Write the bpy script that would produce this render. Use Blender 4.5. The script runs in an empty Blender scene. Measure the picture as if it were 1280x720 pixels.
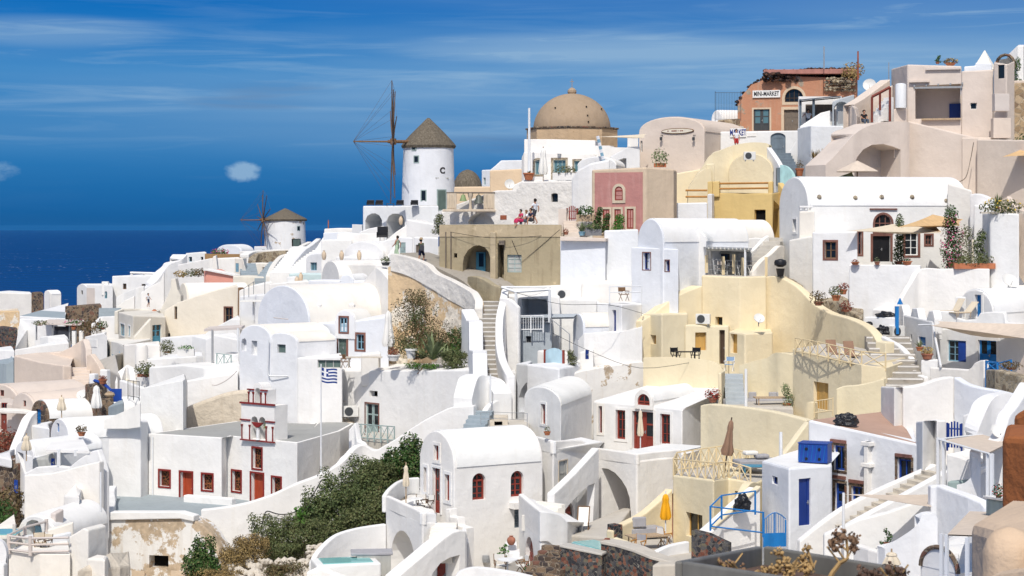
import bpy,bmesh,math,random
from math import pi,sin,cos,sqrt,radians
from mathutils import Vector,Matrix
from mathutils.noise import noise as pnoise
random.seed(7)
F=2389.0;HZ=283.0
C=bpy.context.scene.collection
V3=Vector
DOFF=[0.0]
def P(px,py,d):
 d=d+DOFF[0]
 return V3(((px-640)/F*d,d,(HZ-py)/F*d))
def ZZ(py,d):return (HZ-py)/F*d
def LV(py,z):return z*F/(HZ-py)
GROUND=[]
# ---------------------------------------------------------------- materials
def srgb(r,g,b):
 f=lambda c:(c/255/12.92) if c/255<=.04045 else ((c/255+.055)/1.055)**2.4
 return (f(r),f(g),f(b),1)
MATS={}
def nt(name,rough=.85,spec=.3):
 m=bpy.data.materials.new(name);m.use_nodes=True
 t=m.node_tree;b=t.nodes['Principled BSDF']
 b.inputs['Roughness'].default_value=rough
 b.inputs['Specular IOR Level'].default_value=spec
 MATS[name]=m
 return m,t,b
def N(t,kind,**kw):
 n=t.nodes.new(kind)
 for k,v in kw.items():
  if hasattr(n,k):setattr(n,k,v)
  else:n.inputs[k].default_value=v
 return n
def ramp(t,fac,stops):
 r=t.nodes.new('ShaderNodeValToRGB')
 e=r.color_ramp.elements
 while len(e)<len(stops):e.new(.5)
 for i,(p,c) in enumerate(stops):
  e[i].position=p;e[i].color=c if len(c)==4 else (*c,1)
 t.links.new(fac,r.inputs[0]);return r
def wcoord(t):
 g=t.nodes.new('ShaderNodeNewGeometry');return g.outputs['Position']
def ocoord(t):
 g=t.nodes.new('ShaderNodeTexCoord');return g.outputs['Object']
def noise(t,co,scale,detail=4,rough=.55):
 n=N(t,'ShaderNodeTexNoise');n.inputs['Scale'].default_value=scale
 n.inputs['Detail'].default_value=detail;n.inputs['Roughness'].default_value=rough
 t.links.new(co,n.inputs['Vector']);return n
def bump(t,b,h,strength,dist):
 bp=N(t,'ShaderNodeBump');bp.inputs['Strength'].default_value=strength;bp.inputs['Distance'].default_value=dist
 t.links.new(h,bp.inputs['Height']);t.links.new(bp.outputs[0],b.inputs['Normal']);return bp
def stretch(t,co,s):
 m=N(t,'ShaderNodeMapping');m.inputs['Scale'].default_value=s
 t.links.new(co,m.inputs['Vector']);return m.outputs[0]
def mul(c,k):return (c[0]*k,c[1]*k,c[2]*k,1)
def mixc(a,b,f):return tuple(a[i]*(1-f)+b[i]*f for i in range(3))+(1,)
def plaster(name,col,stain=(.45,.36,.26),amount=.25,peel=0,peelcol=(.42,.33,.23),bumpk=.4,grime=.5,fs=3.1):
 m,t,b=nt(name,.9,.2)
 co=wcoord(t)
 n1=noise(t,co,.55,5);n2=noise(t,co,fs,4)
 st=noise(t,stretch(t,co,(2.2,2.2,.28)),1.1,5,.6)
 base=ramp(t,n1 .outputs[0],[(.3,mul(col,.925)),(.7,mul(col,1.03))])
 mask=ramp(t,st.outputs[0],[(.53,(0,0,0)),(.76,(min(.8,grime*amount*1.3),)*3)])
 mx=N(t,'ShaderNodeMix',data_type='RGBA');t.links.new(mask.outputs[0],mx.inputs[0])
 t.links.new(base.outputs[0],mx.inputs[6]);mx.inputs[7].default_value=(*stain[:3],1)
 oi=t.nodes.new('ShaderNodeObjectInfo');tint=ramp(t,oi.outputs['Random'],[(0,(1,.975,.935)),(.4,(1,.995,.985)),(.75,(.955,.965,.98)),(1,(.985,.985,.965))])
 tm=N(t,'ShaderNodeMix',data_type='RGBA',blend_type='MULTIPLY');tm.inputs[0].default_value=1;t.links.new(mx.outputs[2],tm.inputs[6]);t.links.new(tint.outputs[0],tm.inputs[7])
 out=tm.outputs[2]
 if peel:
  pn=noise(t,co,.55 if peel<2 else.42,9,.7)
  lo=.59 if peel==1 else.50
  pm=ramp(t,pn.outputs[0],[(lo,(0,0,0)),(lo+.025,(1,1,1))])
  pc=ramp(t,n2 .outputs[0],[(.3,mul((*peelcol,1),.75)),(.7,mul((*peelcol,1),1.2))])
  m2=N(t,'ShaderNodeMix',data_type='RGBA');t.links.new(pm.outputs[0],m2 .inputs[0])
  t.links.new(out,m2 .inputs[6]);t.links.new(pc.outputs[0],m2 .inputs[7]);out=m2 .outputs[2]
 t.links.new(out,b.inputs['Base Color'])
 ad=N(t,'ShaderNodeMath',operation='MULTIPLY_ADD');t.links.new(n2 .outputs[0],ad.inputs[0]);ad.inputs[1].default_value=.25
 n0=noise(t,co,1.1,3);t.links.new(n0 .outputs[0],ad.inputs[2])
 bump(t,b,ad.outputs[0],bumpk,.14)
 return m
def stone(name,nc,mortar,scale=3.2,gap=.06,flat=False):
 m,t,b=nt(name,.85,.25)
 co=wcoord(t)
 w=noise(t,co,1.6,2)
 va=N(t,'ShaderNodeVectorMath',operation='MULTIPLY_ADD');t.links.new(w.outputs['Color'],va.inputs[0])
 va.inputs[1].default_value=(.25,.25,.25);t.links.new(co,va.inputs[2])
 src=va.outputs[0]
 v1=N(t,'ShaderNodeTexVoronoi',feature='F1');v1 .inputs['Scale'].default_value=scale
 v2=N(t,'ShaderNodeTexVoronoi',feature='DISTANCE_TO_EDGE');v2 .inputs['Scale'].default_value=scale
 t.links.new(src,v1 .inputs['Vector']);t.links.new(src,v2 .inputs['Vector'])
 sp=N(t,'ShaderNodeSeparateColor');t.links.new(v1 .outputs['Color'],sp.inputs[0])
 n=len(nc)
 cr=ramp(t,sp.outputs[0],[((i+.5)/n,c) for i,c in enumerate(nc)]);cr.color_ramp.interpolation='CONSTANT'
 fn=noise(t,co,14,4)
 mv=N(t,'ShaderNodeMix',data_type='RGBA',blend_type='MULTIPLY');mv.inputs[0].default_value=.55
 fr=ramp(t,fn.outputs[0],[(.25,(.5,.5,.5)),(.75,(1.3,1.3,1.3))])
 t.links.new(cr.outputs[0],mv.inputs[6]);t.links.new(fr.outputs[0],mv.inputs[7])
 ed=ramp(t,v2 .outputs['Distance'],[(gap*.6,(0,0,0)),(gap*1.5,(1,1,1))])
 mx=N(t,'ShaderNodeMix',data_type='RGBA');t.links.new(ed.outputs[0],mx.inputs[0])
 mx.inputs[6].default_value=(*mortar[:3],1);t.links.new(mv.outputs[2],mx.inputs[7])
 t.links.new(mx.outputs[2],b.inputs['Base Color'])
 bump(t,b,ed.outputs[0],.9,.09)
 return m
def paint(name,col,rough=.5,var=.15,spec=.4,sc=3):
 m,t,b=nt(name,rough,spec);co=wcoord(t)
 n=noise(t,stretch(t,co,(1,1,.4)),sc,5)
 r=ramp(t,n.outputs[0],[(.3,mul(col,1-var)),(.7,mul(col,1+var))])
 t.links.new(r.outputs[0],b.inputs['Base Color']);bump(t,b,n.outputs[0],.15,.02)
 return m
def wood(name,col,var=.3):
 m,t,b=nt(name,.75,.25);co=wcoord(t)
 n=noise(t,stretch(t,co,(14,14,1.4)),1.5,5)
 r=ramp(t,n.outputs[0],[(.25,mul(col,1-var)),(.75,mul(col,1+var))])
 t.links.new(r.outputs[0],b.inputs['Base Color']);bump(t,b,n.outputs[0],.3,.02)
 return m
def leafm(name,c1,c2,c3=None):
 m,t,b=nt(name,.65,.25);co=wcoord(t)
 n=noise(t,co,2.6,4);n2=noise(t,co,31,1)
 ad=N(t,'ShaderNodeMath',operation='MULTIPLY_ADD');t.links.new(n2 .outputs[0],ad.inputs[0]);ad.inputs[1].default_value=.6
 sb=N(t,'ShaderNodeMath',operation='SUBTRACT');t.links.new(n.outputs[0],sb.inputs[0]);sb.inputs[1].default_value=.3
 t.links.new(sb.outputs[0],ad.inputs[2])
 st=[(.3,c1),(.62,c2)]+([(.8,c3)] if c3 else [])
 r=ramp(t,ad.outputs[0],st);t.links.new(r.outputs[0],b.inputs['Base Color'])
 b.inputs['Transmission Weight'].default_value=0
 return m
W_=(.80,.80,.795,1)
plaster('white',(.81,.80,.78,1),(.62,.57,.48),.3)
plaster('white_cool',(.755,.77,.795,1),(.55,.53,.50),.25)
plaster('white_warm',(.80,.765,.70,1),(.58,.48,.36),.3)
plaster('white_roof',(.825,.82,.80,1),(.62,.58,.5),.3,grime=.45)
plaster('roof_cream',(.80,.775,.725,1),(.6,.52,.42),.3)
plaster('white_worn',(.79,.785,.77,1),(.5,.4,.28),.55,peel=1,peelcol=(.45,.36,.26))
plaster('white_peel',(.78,.76,.72,1),(.5,.4,.28),.8,peel=2,peelcol=(.47,.37,.26))
plaster('rough_white',(.72,.70,.665,1),(.5,.45,.38),.3,bumpk=1.2)
plaster('cream',(.74,.69,.595,1),(.55,.45,.33),.25)
plaster('rose',(.68,.585,.505,1),(.5,.4,.34),.25)
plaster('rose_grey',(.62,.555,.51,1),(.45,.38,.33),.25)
plaster('beige',(.66,.545,.45,1),(.45,.35,.27),.3)
plaster('yellow',(.77,.675,.475,1),(.62,.46,.22),.25)
plaster('ochre',(.68,.50,.215,1),(.5,.33,.12),.3)
plaster('apricot',(.72,.55,.37,1),(.55,.38,.22),.3)
plaster('olive',(.375,.32,.215,1),(.17,.13,.08),.9,peel=1,peelcol=(.46,.37,.24),bumpk=.7)
plaster('olive_band',(.47,.385,.26,1),(.25,.19,.1),.7,peel=1,peelcol=(.55,.45,.30),bumpk=.7)
plaster('pink',(.50,.235,.205,1),(.62,.38,.33),.9,bumpk=.5)
plaster('salmon',(.72,.34,.27,1),(.6,.3,.24),.3)
plaster('sand',(.62,.50,.37,1),(.35,.26,.17),.45,bumpk=.5)
plaster('terracotta',(.51,.25,.15,1),(.5,.38,.28),.8,peel=1,peelcol=(.36,.30,.23),bumpk=.6)
plaster('old_orange',(.66,.49,.30,1),(.42,.32,.2),.5,peel=2,peelcol=(.76,.70,.60),bumpk=1.3,grime=1.0)
plaster('dome_tan',(.375,.285,.20,1),(.26,.19,.11),.6,bumpk=.6)
plaster('drum_tan',(.53,.385,.245,1),(.3,.2,.12),.6,peel=1,peelcol=(.36,.24,.14),bumpk=.9)
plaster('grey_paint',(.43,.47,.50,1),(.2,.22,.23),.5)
plaster('grey_roof',(.36,.36,.345,1),(.25,.24,.22),.6)
plaster('slate_roof',(.33,.385,.42,1),(.2,.22,.24),.6)
plaster('screed',(.52,.49,.44,1),(.3,.27,.23),.6)
plaster('rock_pale',(.60,.54,.45,1),(.38,.31,.23),.7,bumpk=1.3)
plaster('brown_roof',(.47,.31,.235,1),(.3,.2,.15),.5)
plaster('rust_brown',(.33,.115,.04,1),(.2,.07,.03),.9,bumpk=.6,fs=11)
plaster('tan_near',(.60,.46,.335,1),(.42,.3,.2),.3,bumpk=.45,fs=11)
plaster('paving',(.36,.33,.285,1),(.26,.23,.2),.8,peel=1,peelcol=(.33,.29,.24),bumpk=.9)
plaster('pale_turquoise',(.60,.72,.72,1),(.4,.5,.5),.3)  # pale turquoise plaster of the plunge terrace
D1,D2,D3=(.035,.035,.04),(.07,.07,.075),(.10,.095,.09)
R1,R2,R3=(.16,.06,.04),(.22,.10,.065),(.25,.17,.11)
stone('stone_dark',[D1,D2,R1,D3,D1,R2,D2,(.15,.13,.09),D1,D3],(.34,.31,.26),6.2,.026)
stone('stone_brown',[(.16,.11,.075),(.10,.07,.05),(.24,.17,.11),(.07,.055,.05),(.2,.1,.07)],(.33,.27,.2),3.0,.04)
stone('stone_pale',[(.40,.33,.23),(.30,.24,.16),(.48,.40,.28),(.22,.17,.12),(.36,.30,.22)],(.50,.44,.34),3.4,.04)
stone('stone_mill',[(.72,.70,.65),(.78,.76,.71),(.66,.63,.58),(.74,.72,.67)],(.60,.56,.50),4.0,.02)
stone('stone_tan',[(.42,.31,.19),(.52,.40,.26),(.32,.23,.14),(.47,.36,.24),(.24,.17,.11)],(.56,.47,.34),2.2,.03)
stone('lava',[(.05,.03,.025),(.12,.06,.045),(.03,.025,.025),(.17,.09,.06)],(.02,.015,.015),4.2,.05)
paint('red',(.235,.036,.022,1),.5);paint('red_door',(.35,.052,.018,1),.5)
paint('red_trim',(.21,.018,.014,1),.5);paint('red_brown',(.20,.045,.03,1),.6)
paint('blue',(.012,.055,.29,1),.45);paint('blue_deep',(.010,.035,.20,1),.45);paint('blue_sky',(.012,.17,.46,1),.45)
paint('blue_grey',(.20,.36,.46,1),.5);paint('teal',(.06,.24,.36,1),.5);paint('pale_blue',(.42,.58,.66,1),.5)
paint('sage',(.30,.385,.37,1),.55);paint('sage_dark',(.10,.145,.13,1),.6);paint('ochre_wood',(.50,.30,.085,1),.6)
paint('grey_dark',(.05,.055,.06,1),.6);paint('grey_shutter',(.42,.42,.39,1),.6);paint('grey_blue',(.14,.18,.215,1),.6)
paint('metal_white',(.74,.75,.75,1),.4,.05);paint('metal_grey',(.30,.31,.32,1),.4,.1);paint('black',(.012,.012,.014,1),.45)
paint('cream_rail',(.68,.55,.33,1),.55,.06);paint('white_paint',(.80,.80,.78,1),.5,.04)
paint('canvas_cream',(.66,.57,.43,1),.85,.06);paint('canvas_white',(.78,.76,.71,1),.85,.05);paint('canvas_beige',(.62,.52,.42,1),.85,.08)
paint('canvas_tan',(.60,.40,.20,1),.85,.12);paint('canvas_yellow',(.80,.37,.006,1),.8,.1);paint('canvas_brown',(.26,.155,.10,1),.85,.15)
paint('cushion',(.36,.355,.37,1),.9,.08);paint('cushion_dark',(.17,.175,.185,1),.9,.1);paint('cloth_blue',(.25,.36,.50,1),.9,.1)
paint('terracotta_pot',(.44,.155,.07,1),.75,.2);paint('clay',(.33,.13,.08,1),.75,.3);paint('rust',(.30,.09,.045,1),.8,.35)
paint('plastic_white',(.72,.71,.67,1),.4,.05);paint('stone_trim',(.60,.50,.37,1),.85,.12);paint('brown_trim',(.19,.085,.065,1),.8,.3)
paint('steel_tub',(.155,.15,.135,1),.55,.3,sc=6);paint('dry_brown',(.20,.12,.07,1),.9,.35,sc=25);paint('dry_dark',(.11,.065,.045,1),.9,.4,sc=25)
paint('dry_straw',(.36,.235,.10,1),.9,.3,sc=25);paint('green_awning',(.24,.31,.19,1),.8,.1);paint('marble',(.56,.47,.36,1),.75,.2)
paint('pool_tile',(.42,.66,.66,1),.4);paint('bronze',(.10,.11,.09,1),.5,.3);paint('verdigris',(.20,.27,.12,1),.6,.3)
paint('red_roof',(.40,.185,.15,1),.85,.15)
wood('wood_brown',(.20,.115,.06,1));wood('wood_pale',(.42,.31,.2,1));wood('wood_grey',(.17,.14,.11,1));wood('wood_orange',(.44,.215,.06,1));wood('wood_dark',(.07,.045,.03,1))
wood('mast',(.11,.075,.055,1));wood('bamboo',(.33,.20,.09,1))
leafm('leaf_green',(.018,.045,.010),(.05,.11,.022),(.11,.19,.05))
leafm('leaf_dark',(.045,.068,.024),(.115,.15,.052),(.22,.235,.10))
leafm('leaf_olive',(.055,.07,.024),(.13,.14,.055),(.23,.22,.10))
leafm('leaf_dry',(.06,.042,.02),(.14,.10,.045),(.25,.19,.09))
leafm('leaf_straw',(.20,.135,.05),(.38,.27,.11),(.5,.38,.18))
leafm('leaf_pale',(.10,.13,.06),(.24,.28,.14),(.4,.42,.25))
leafm('leaf_bright',(.03,.09,.012),(.09,.22,.03),(.17,.32,.06))
leafm('leaf_red',(.10,.03,.02),(.26,.07,.04),(.35,.16,.09))
paint('petal_red',(.50,.02,.02,1),.7);paint('petal_pink',(.55,.08,.22,1),.7);paint('petal_yellow',(.6,.42,.05,1),.7)
def thatch():
 m,t,b=nt('thatch',.95,.15);co=ocoord(t)
 n=noise(t,stretch(t,co,(5,5,.8)),1.6,6,.7);n2=noise(t,co,1.2,4)
 r=ramp(t,n.outputs[0],[(.3,(.075,.062,.045)),(.55,(.17,.145,.11)),(.78,(.29,.25,.19))])
 t.links.new(r.outputs[0],b.inputs['Base Color']);bump(t,b,n.outputs[0],.8,.12);return m
thatch()
def glass_dark():
 m,t,b=nt('glass',.08,.5);b.inputs['Base Color'].default_value=(.012,.016,.020,1)
 m,t,b=nt('dark_void',.9,.1);b.inputs['Base Color'].default_value=(.010,.009,.008,1)
 m,t,b=nt('glass_clear',.05,.5);b.inputs['Base Color'].default_value=(.85,.92,.92,1);b.inputs['Alpha'].default_value=.25
 m,t,b=nt('glass_teal',.12,.5);b.inputs['Base Color'].default_value=(.10,.19,.22,1)
 m,t,b=nt('pool_water',.05,.5);b.inputs['Base Color'].default_value=(.22,.50,.49,1)
 m,t,b=nt('solar',.12,.6);b.inputs['Base Color'].default_value=(.03,.035,.055,1)
 co=ocoord(t)
 m,t,b=nt('skin',.55,.3);b.inputs['Base Color'].default_value=(.42,.22,.14,1)
 m,t,b=nt('bag',.3,.5);b.inputs['Base Color'].default_value=(.014,.014,.016,1)
 n=noise(t,wcoord(t),6,5);bump(t,b,n.outputs[0],1,.08)
glass_dark()
def lattice_red():
 m,t,b=nt('grille_red',.7,.2);co=wcoord(t)
 v=N(t,'ShaderNodeTexVoronoi',feature='DISTANCE_TO_EDGE');v.inputs['Scale'].default_value=5.5;t.links.new(co,v.inputs['Vector'])
 r=ramp(t,v.outputs['Distance'],[(.05,(.26,.09,.035)),(.09,(.02,.012,.008))]);t.links.new(r.outputs[0],b.inputs['Base Color'])
lattice_red()
for nm,c in dict(shirt_green=(.07,.08,.045),shorts_navy=(.012,.018,.05),dress_green=(.40,.52,.36),dress_pink=(.55,.035,.11),shirt_white=(.72,.73,.76),shorts_dark=(.05,.05,.06),shirt_navy=(.02,.025,.06),shirt_black=(.012,.012,.014),jeans=(.07,.09,.12),hat_tan=(.4,.3,.18),hair=(.018,.012,.009),shorts_red=(.45,.03,.03),trousers_tan=(.35,.25,.16),flag_blue=(.012,.045,.22),flag_white=(.8,.8,.8),letter_blue=(.012,.03,.20),letter_dark=(.03,.03,.035),sign_white=(.78,.78,.76),sign_cream=(.70,.64,.52)).items():
 paint(nm,(*c,1),.85,.08)
def M(n):return MATS[n]
# ---------------------------------------------------------------- mesh helpers
class MB:
 def __init__(s):s.v=[];s.f=[];s.mi=[]
 def add(s,verts,faces,mi=0):
  o=len(s.v);s.v+=[V3(v) for v in verts];s.f+=[[o+i for i in f] for f in faces];s.mi+=[mi]*len(faces)
 def box(s,c,size,rz=0,mi=0,tilt=None):
  x,y,z=(k/2 for k in size);R=Matrix.Rotation(rz,3,'Z')
  if tilt is not None:R=R@Matrix.Rotation(tilt[1],3,tilt[0])
  vs=[R@V3((a*x,b*y,e*z))+V3(c) for a in (-1,1) for b in (-1,1) for e in (-1,1)]
  s.add(vs,[(0,1,3,2),(4,6,7,5),(0,4,5,1),(2,3,7,6),(0,2,6,4),(1,5,7,3)],mi)
 def boxf(s,o,u,n,r,d0,d1,mi=0):
  u0,z0,u1,z1=r
  vs=[o+u*a+V3((0,0,e))+n*b for a in (u0,u1) for b in (d0,d1) for e in (z0,z1)]
  s.add(vs,[(0,1,3,2),(4,6,7,5),(0,4,5,1),(2,3,7,6),(0,2,6,4),(1,5,7,3)],mi)
 def tube(s,pts,r,seg=6,mi=0,cap=True):
  pts=[V3(p) for p in pts];rings=[]
  for i,p in enumerate(pts):
   d=(pts[min(i+1,len(pts)-1)]-pts[max(i-1,0)]).normalized()
   a=d.cross(V3((0,0,1)));a=a if a.length>.05 else d.cross(V3((1,0,0)))
   a.normalize();b=d.cross(a);rr=r[i] if isinstance(r,(list,tuple)) else r
   rings.append([p+(a*cos(2*pi*k/seg)+b*sin(2*pi*k/seg))*rr for k in range(seg)])
  vs=[q for ring in rings for q in ring];fs=[]
  for i in range(len(pts)-1):
   for k in range(seg):fs.append((i*seg+k,i*seg+(k+1)%seg,(i+1)*seg+(k+1)%seg,(i+1)*seg+k))
  if cap:fs+=[tuple(range(seg)),tuple((len(pts)-1)*seg+k for k in range(seg))]
  s.add(vs,fs,mi)
 def lathe(s,prof,c=(0,0,0),seg=20,mi=0,wob=0):
  c=V3(c);vs=[];fs=[]
  for i,(r,z) in enumerate(prof):
   for k in range(seg):
    a=2*pi*k/seg;q=r*(1+wob*pnoise(V3((cos(a)*2,sin(a)*2,z*.7))))
    vs.append(c+V3((q*cos(a),q*sin(a),z)))
  for i in range(len(prof)-1):
   for k in range(seg):fs.append((i*seg+k,i*seg+(k+1)%seg,(i+1)*seg+(k+1)%seg,(i+1)*seg+k))
  fs+=[tuple(range(seg)),tuple((len(prof)-1)*seg+k for k in range(seg))]
  s.add(vs,fs,mi)
 def leaves(s,c,rad,n,size,mi=0,up=.3,hollow=.35,rnd=random):
  c=V3(c)
  for _ in range(n):
   d=V3((rnd.gauss(0,1),rnd.gauss(0,1),rnd.gauss(0,1))).normalized()
   q=hollow+(1-hollow)*rnd.random()**.6
   p=c+V3((d.x*rad[0],d.y*rad[1],d.z*rad[2]))*q
   nn=(d+V3((rnd.gauss(0,.6),rnd.gauss(0,.6),rnd.gauss(0,.6)+up))).normalized()
   a=nn.cross(V3((rnd.random()-.5,rnd.random()-.5,rnd.random()-.5))).normalized();b=nn.cross(a)
   k=size*(.6+.8*rnd.random())
   s.add([p-a*k*.5,p+b*k*.35,p+a*k*.5,p-b*k*.35],[(0,1,2,3)],mi)
 def spikes(s,c,n,ln,w,spread=.6,mi=0,rnd=random):
  c=V3(c)
  for _ in range(n):
   a=rnd.random()*6.28;t=spread*rnd.random()**.7
   d=V3((cos(a)*sin(t),sin(a)*sin(t),cos(t)));L=ln*(.6+.5*rnd.random())
   sd=d.cross(V3((0,0,1)));sd=(sd if sd.length>.02 else V3((1,0,0))).normalized()*w
   m_=c+d*L*.6;e=c+d*L+V3((d.x,d.y,-.25))*L*.15*t
   s.add([c-sd*.6,c+sd*.6,m_+sd,e,m_-sd],[(0,1,2,4),(4,2,3)],mi)
 def bld(s,name,mats,parent=None,loc=None,sm=0,bev=0,recalc=True):
  me=bpy.data.meshes.new(name)
  L=V3(loc) if loc is not None else V3((0,0,0))
  if loc is not None and s.v:
   c=sum(s.v,V3())/len(s.v);L=L if (c-L).length<c.length else V3((0,0,0))
  me.from_pydata([v-L for v in s.v],[],s.f)
  for m in ([mats] if isinstance(mats,str) else mats):me.materials.append(M(m))
  if len(me.materials)>1:
   for p,k in zip(me.polygons,s.mi):p.material_index=k
  if recalc or bev:
   bm=bmesh.new();bm.from_mesh(me)
   if recalc:bmesh.ops.recalc_face_normals(bm,faces=bm.faces)
   if bev:bevel(bm,bev)
   bm.to_mesh(me);bm.free()
  if sm:
   for p in me.polygons:p.use_smooth=True
   me.set_sharp_from_angle(angle=radians(40))
  o=bpy.data.objects.new(name,me);C.objects.link(o)
  if parent is not None:o.parent=parent
  elif loc is not None:o.location=V3(loc)
  return o
def bevel(bm,w,seg=2):
 es=[e for e in bm.edges if len(e.link_faces)==2 and e.calc_face_angle(0)>.45]
 if es:bmesh.ops.bevel(bm,geom=es,offset=w,segments=seg,affect='EDGES',clamp_overlap=True,profile=.5)
def tag(o,label,cat,group=None,kind=None):
 if label:o['label']=label;o['kind']=kind or 'thing'
 if cat:o['category']=cat
 if group:o['group']=group
 if kind:o['kind']=kind
 return o
def empty(name,loc,label=None,cat=None,group=None):
 o=bpy.data.objects.new(name,None);o.empty_display_size=.3;C.objects.link(o);o.location=loc
 return tag(o,label,cat,group)
def copy_tree(o,parent=None):
 c=o.copy();C.objects.link(c)
 if parent is not None:c.parent=parent
 for ch in list(KIDS.get(o.name,[])) or [k for k in o.children]:copy_tree(ch,c)
 return c
KIDS={}
def put(o,loc,rz=0,label=None,group=None,s=None):
 o.location=loc;o.rotation_euler=(0,0,rz)
 if label:o['label']=label
 if group:o['group']=group
 if s:o.scale=(s,s,s)
 return o
# ---------------------------------------------------------------- houses
JOBS=[]
class House:
 def __init__(s,name,label,cat,base,group=None):
  s.L=V3(base);s.root=empty(name,s.L,label,cat,group);s.cut=MB();s.planes=[];s.body=None
 def plane(s,a,b):
  A,B=P(a[0],HZ,a[1]),P(b[0],HZ,b[1]);u=(B-A);u.z=0;u.normalize()
  n=V3((u.y,-u.x,0));n=n if n.y<0 or (abs(n.y)<.05) else -n
  return A,u,n
 def fr(s,i,x0,y0,x1,y1):
  A,u,n=s.planes[i] if isinstance(i,int) else i
  def hit(px,py):
   r=V3(((px-640)/F,1,(HZ-py)/F));t=A.dot(n)/r.dot(n);return r*t
  ym,xm=(y0+y1)/2,(x0+x1)/2
  a,b,t,o=hit(x0,ym),hit(x1,ym),hit(xm,y0),hit(xm,y1)
  w=abs((b-a).dot(u));c=(a+b)/2;org=V3((c.x,c.y,o.z));return org,u,n,w,t.z-o.z
 def hitpt(s,i,px,py):
  A,u,n=s.planes[i] if isinstance(i,int) else i
  r=V3(((px-640)/F,1,(HZ-py)/F));return r*(A.dot(n)/r.dot(n))
 def cutbox(s,o,u,n,w,h,dep,arch=0,out=.6):
  pr=[(-w/2,0),(w/2,0)]
  if arch:
   rise=min(arch*w/2,h*.8);hs=h-rise
   pr+=[(w/2*cos(pi*k/12),hs+rise*sin(pi*k/12)) for k in range(13)]
  else:pr+=[(w/2,h),(-w/2,h)]
  s.cutpoly([o+u*a+V3((0,0,e)) for a,e in pr],n,dep,out)
 def cutpoly(s,pts,n,dep,out=.6):
  k=len(pts);vs=[p+n*out for p in pts]+[p-n*dep for p in pts]
  s.cut.add(vs,[tuple(range(k)),tuple(range(2*k-1,k-1,-1))]+[(i,(i+1)%k,k+(i+1)%k,k+i) for i in range(k)])
 def cutpx(s,i,pts,dep):
  A,u,n=s.planes[i] if isinstance(i,int) else i
  s.cutpoly([s.hitpt(i,*q) for q in pts],n,dep)
 def win(s,i,x0,y0,x1,y1,frame='red',pane='glass',arch=0,nc=2,nr=3,dep=.22,sur=None,surw=.12,surp=.03,bar=.06,sill=None,mun=.035,name='window',cut=True,shut=None):
  o,u,n,w,h=s.fr(i,x0,y0,x1,y1)
  if cut:s.cutbox(o,u,n,w,h,dep,arch)
  d=-dep+.05 if cut else.02
  rise=arch*w/2
  rise=min(rise,h*.8);hs=h-rise
  f=MB();b=min(bar,w*.18)
  ev=V3((0,0,1))
  def zt(a):return hs+(rise*sqrt(max(0,1-(2*a/w)**2)) if arch else 0)
  f.boxf(o,u,n,(-w/2,0,-w/2+b,hs),d-.04,d+.02);f.boxf(o,u,n,(w/2-b,0,w/2,hs),d-.04,d+.02)
  f.boxf(o,u,n,(-w/2+b,0,w/2-b,b),d-.04,d+.019);
  if arch:
   for k in range(10):
    t0,t1=pi*k/10,pi*(k+1)/10
    q=[(w/2*cos(t0),hs+rise*sin(t0)),(w/2*cos(t1),hs+rise*sin(t1)),((w/2-b)*cos(t1),hs+max(rise-b,.01)*sin(t1)),((w/2-b)*cos(t0),hs+max(rise-b,.01)*sin(t0))]
    vs=[o+u*a+ev*z+n*dd for dd in (d-.04,d+.02) for a,z in q]
    f.add(vs,[(0,1,2,3),(7,6,5,4),(0,4,5,1),(1,5,6,2),(2,6,7,3),(3,7,4,0)])
   if nr:f.boxf(o,u,n,(-w/2+b,hs-b/2,w/2-b,hs+b/2),d-.03,d+.021)
  else:f.boxf(o,u,n,(-w/2+b,h-b,w/2-b,h),d-.04,d+.019)
  m=max(mun,.0)
  for k in range(1,nc):a=-w/2+w*k/nc;f.boxf(o,u,n,(a-m*.8,b,a+m*.8,zt(a)-b*.5),d-.03,d+.012)
  for k in range(1,nr):z=hs*k/nr;f.boxf(o,u,n,(-w/2+b,z-m/2,w/2-b,z+m/2),d-.03,d+.008)
  W=f.bld(name,frame,s.root,s.L)
  g=MB();k=[(-w/2,0),(w/2,0)]
  k+=[(w/2*cos(pi*j/10),hs+rise*sin(pi*j/10)) for j in range(11)] if arch else [(w/2,h),(-w/2,h)]
  nk=len(k);vs=[o+u*a+ev*z+n*dd for dd in (d-.02,d-.045) for a,z in k]
  g.add(vs,[tuple(range(nk)),tuple(range(2*nk-1,nk-1,-1))]+[(j,(j+1)%nk,nk+(j+1)%nk,nk+j) for j in range(nk)])
  g.bld('pane',pane,W,s.L)
  if shut:
   q=MB();q.boxf(o,u,n,(w/2*.1,.03,w/2-.01,h-.04),d+.03,d+.07);q.bld('shutter',shut,W,s.L)
  if sur:s.surround(o,u,n,w,h,hs,rise,sur,surw,surp,W)
  if sill:
   q=MB();q.boxf(o,u,n,(-w/2-.1,-.1,w/2+.1,0),-.05,.1);q.bld('sill',sill,W,s.L)
  return W
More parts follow.
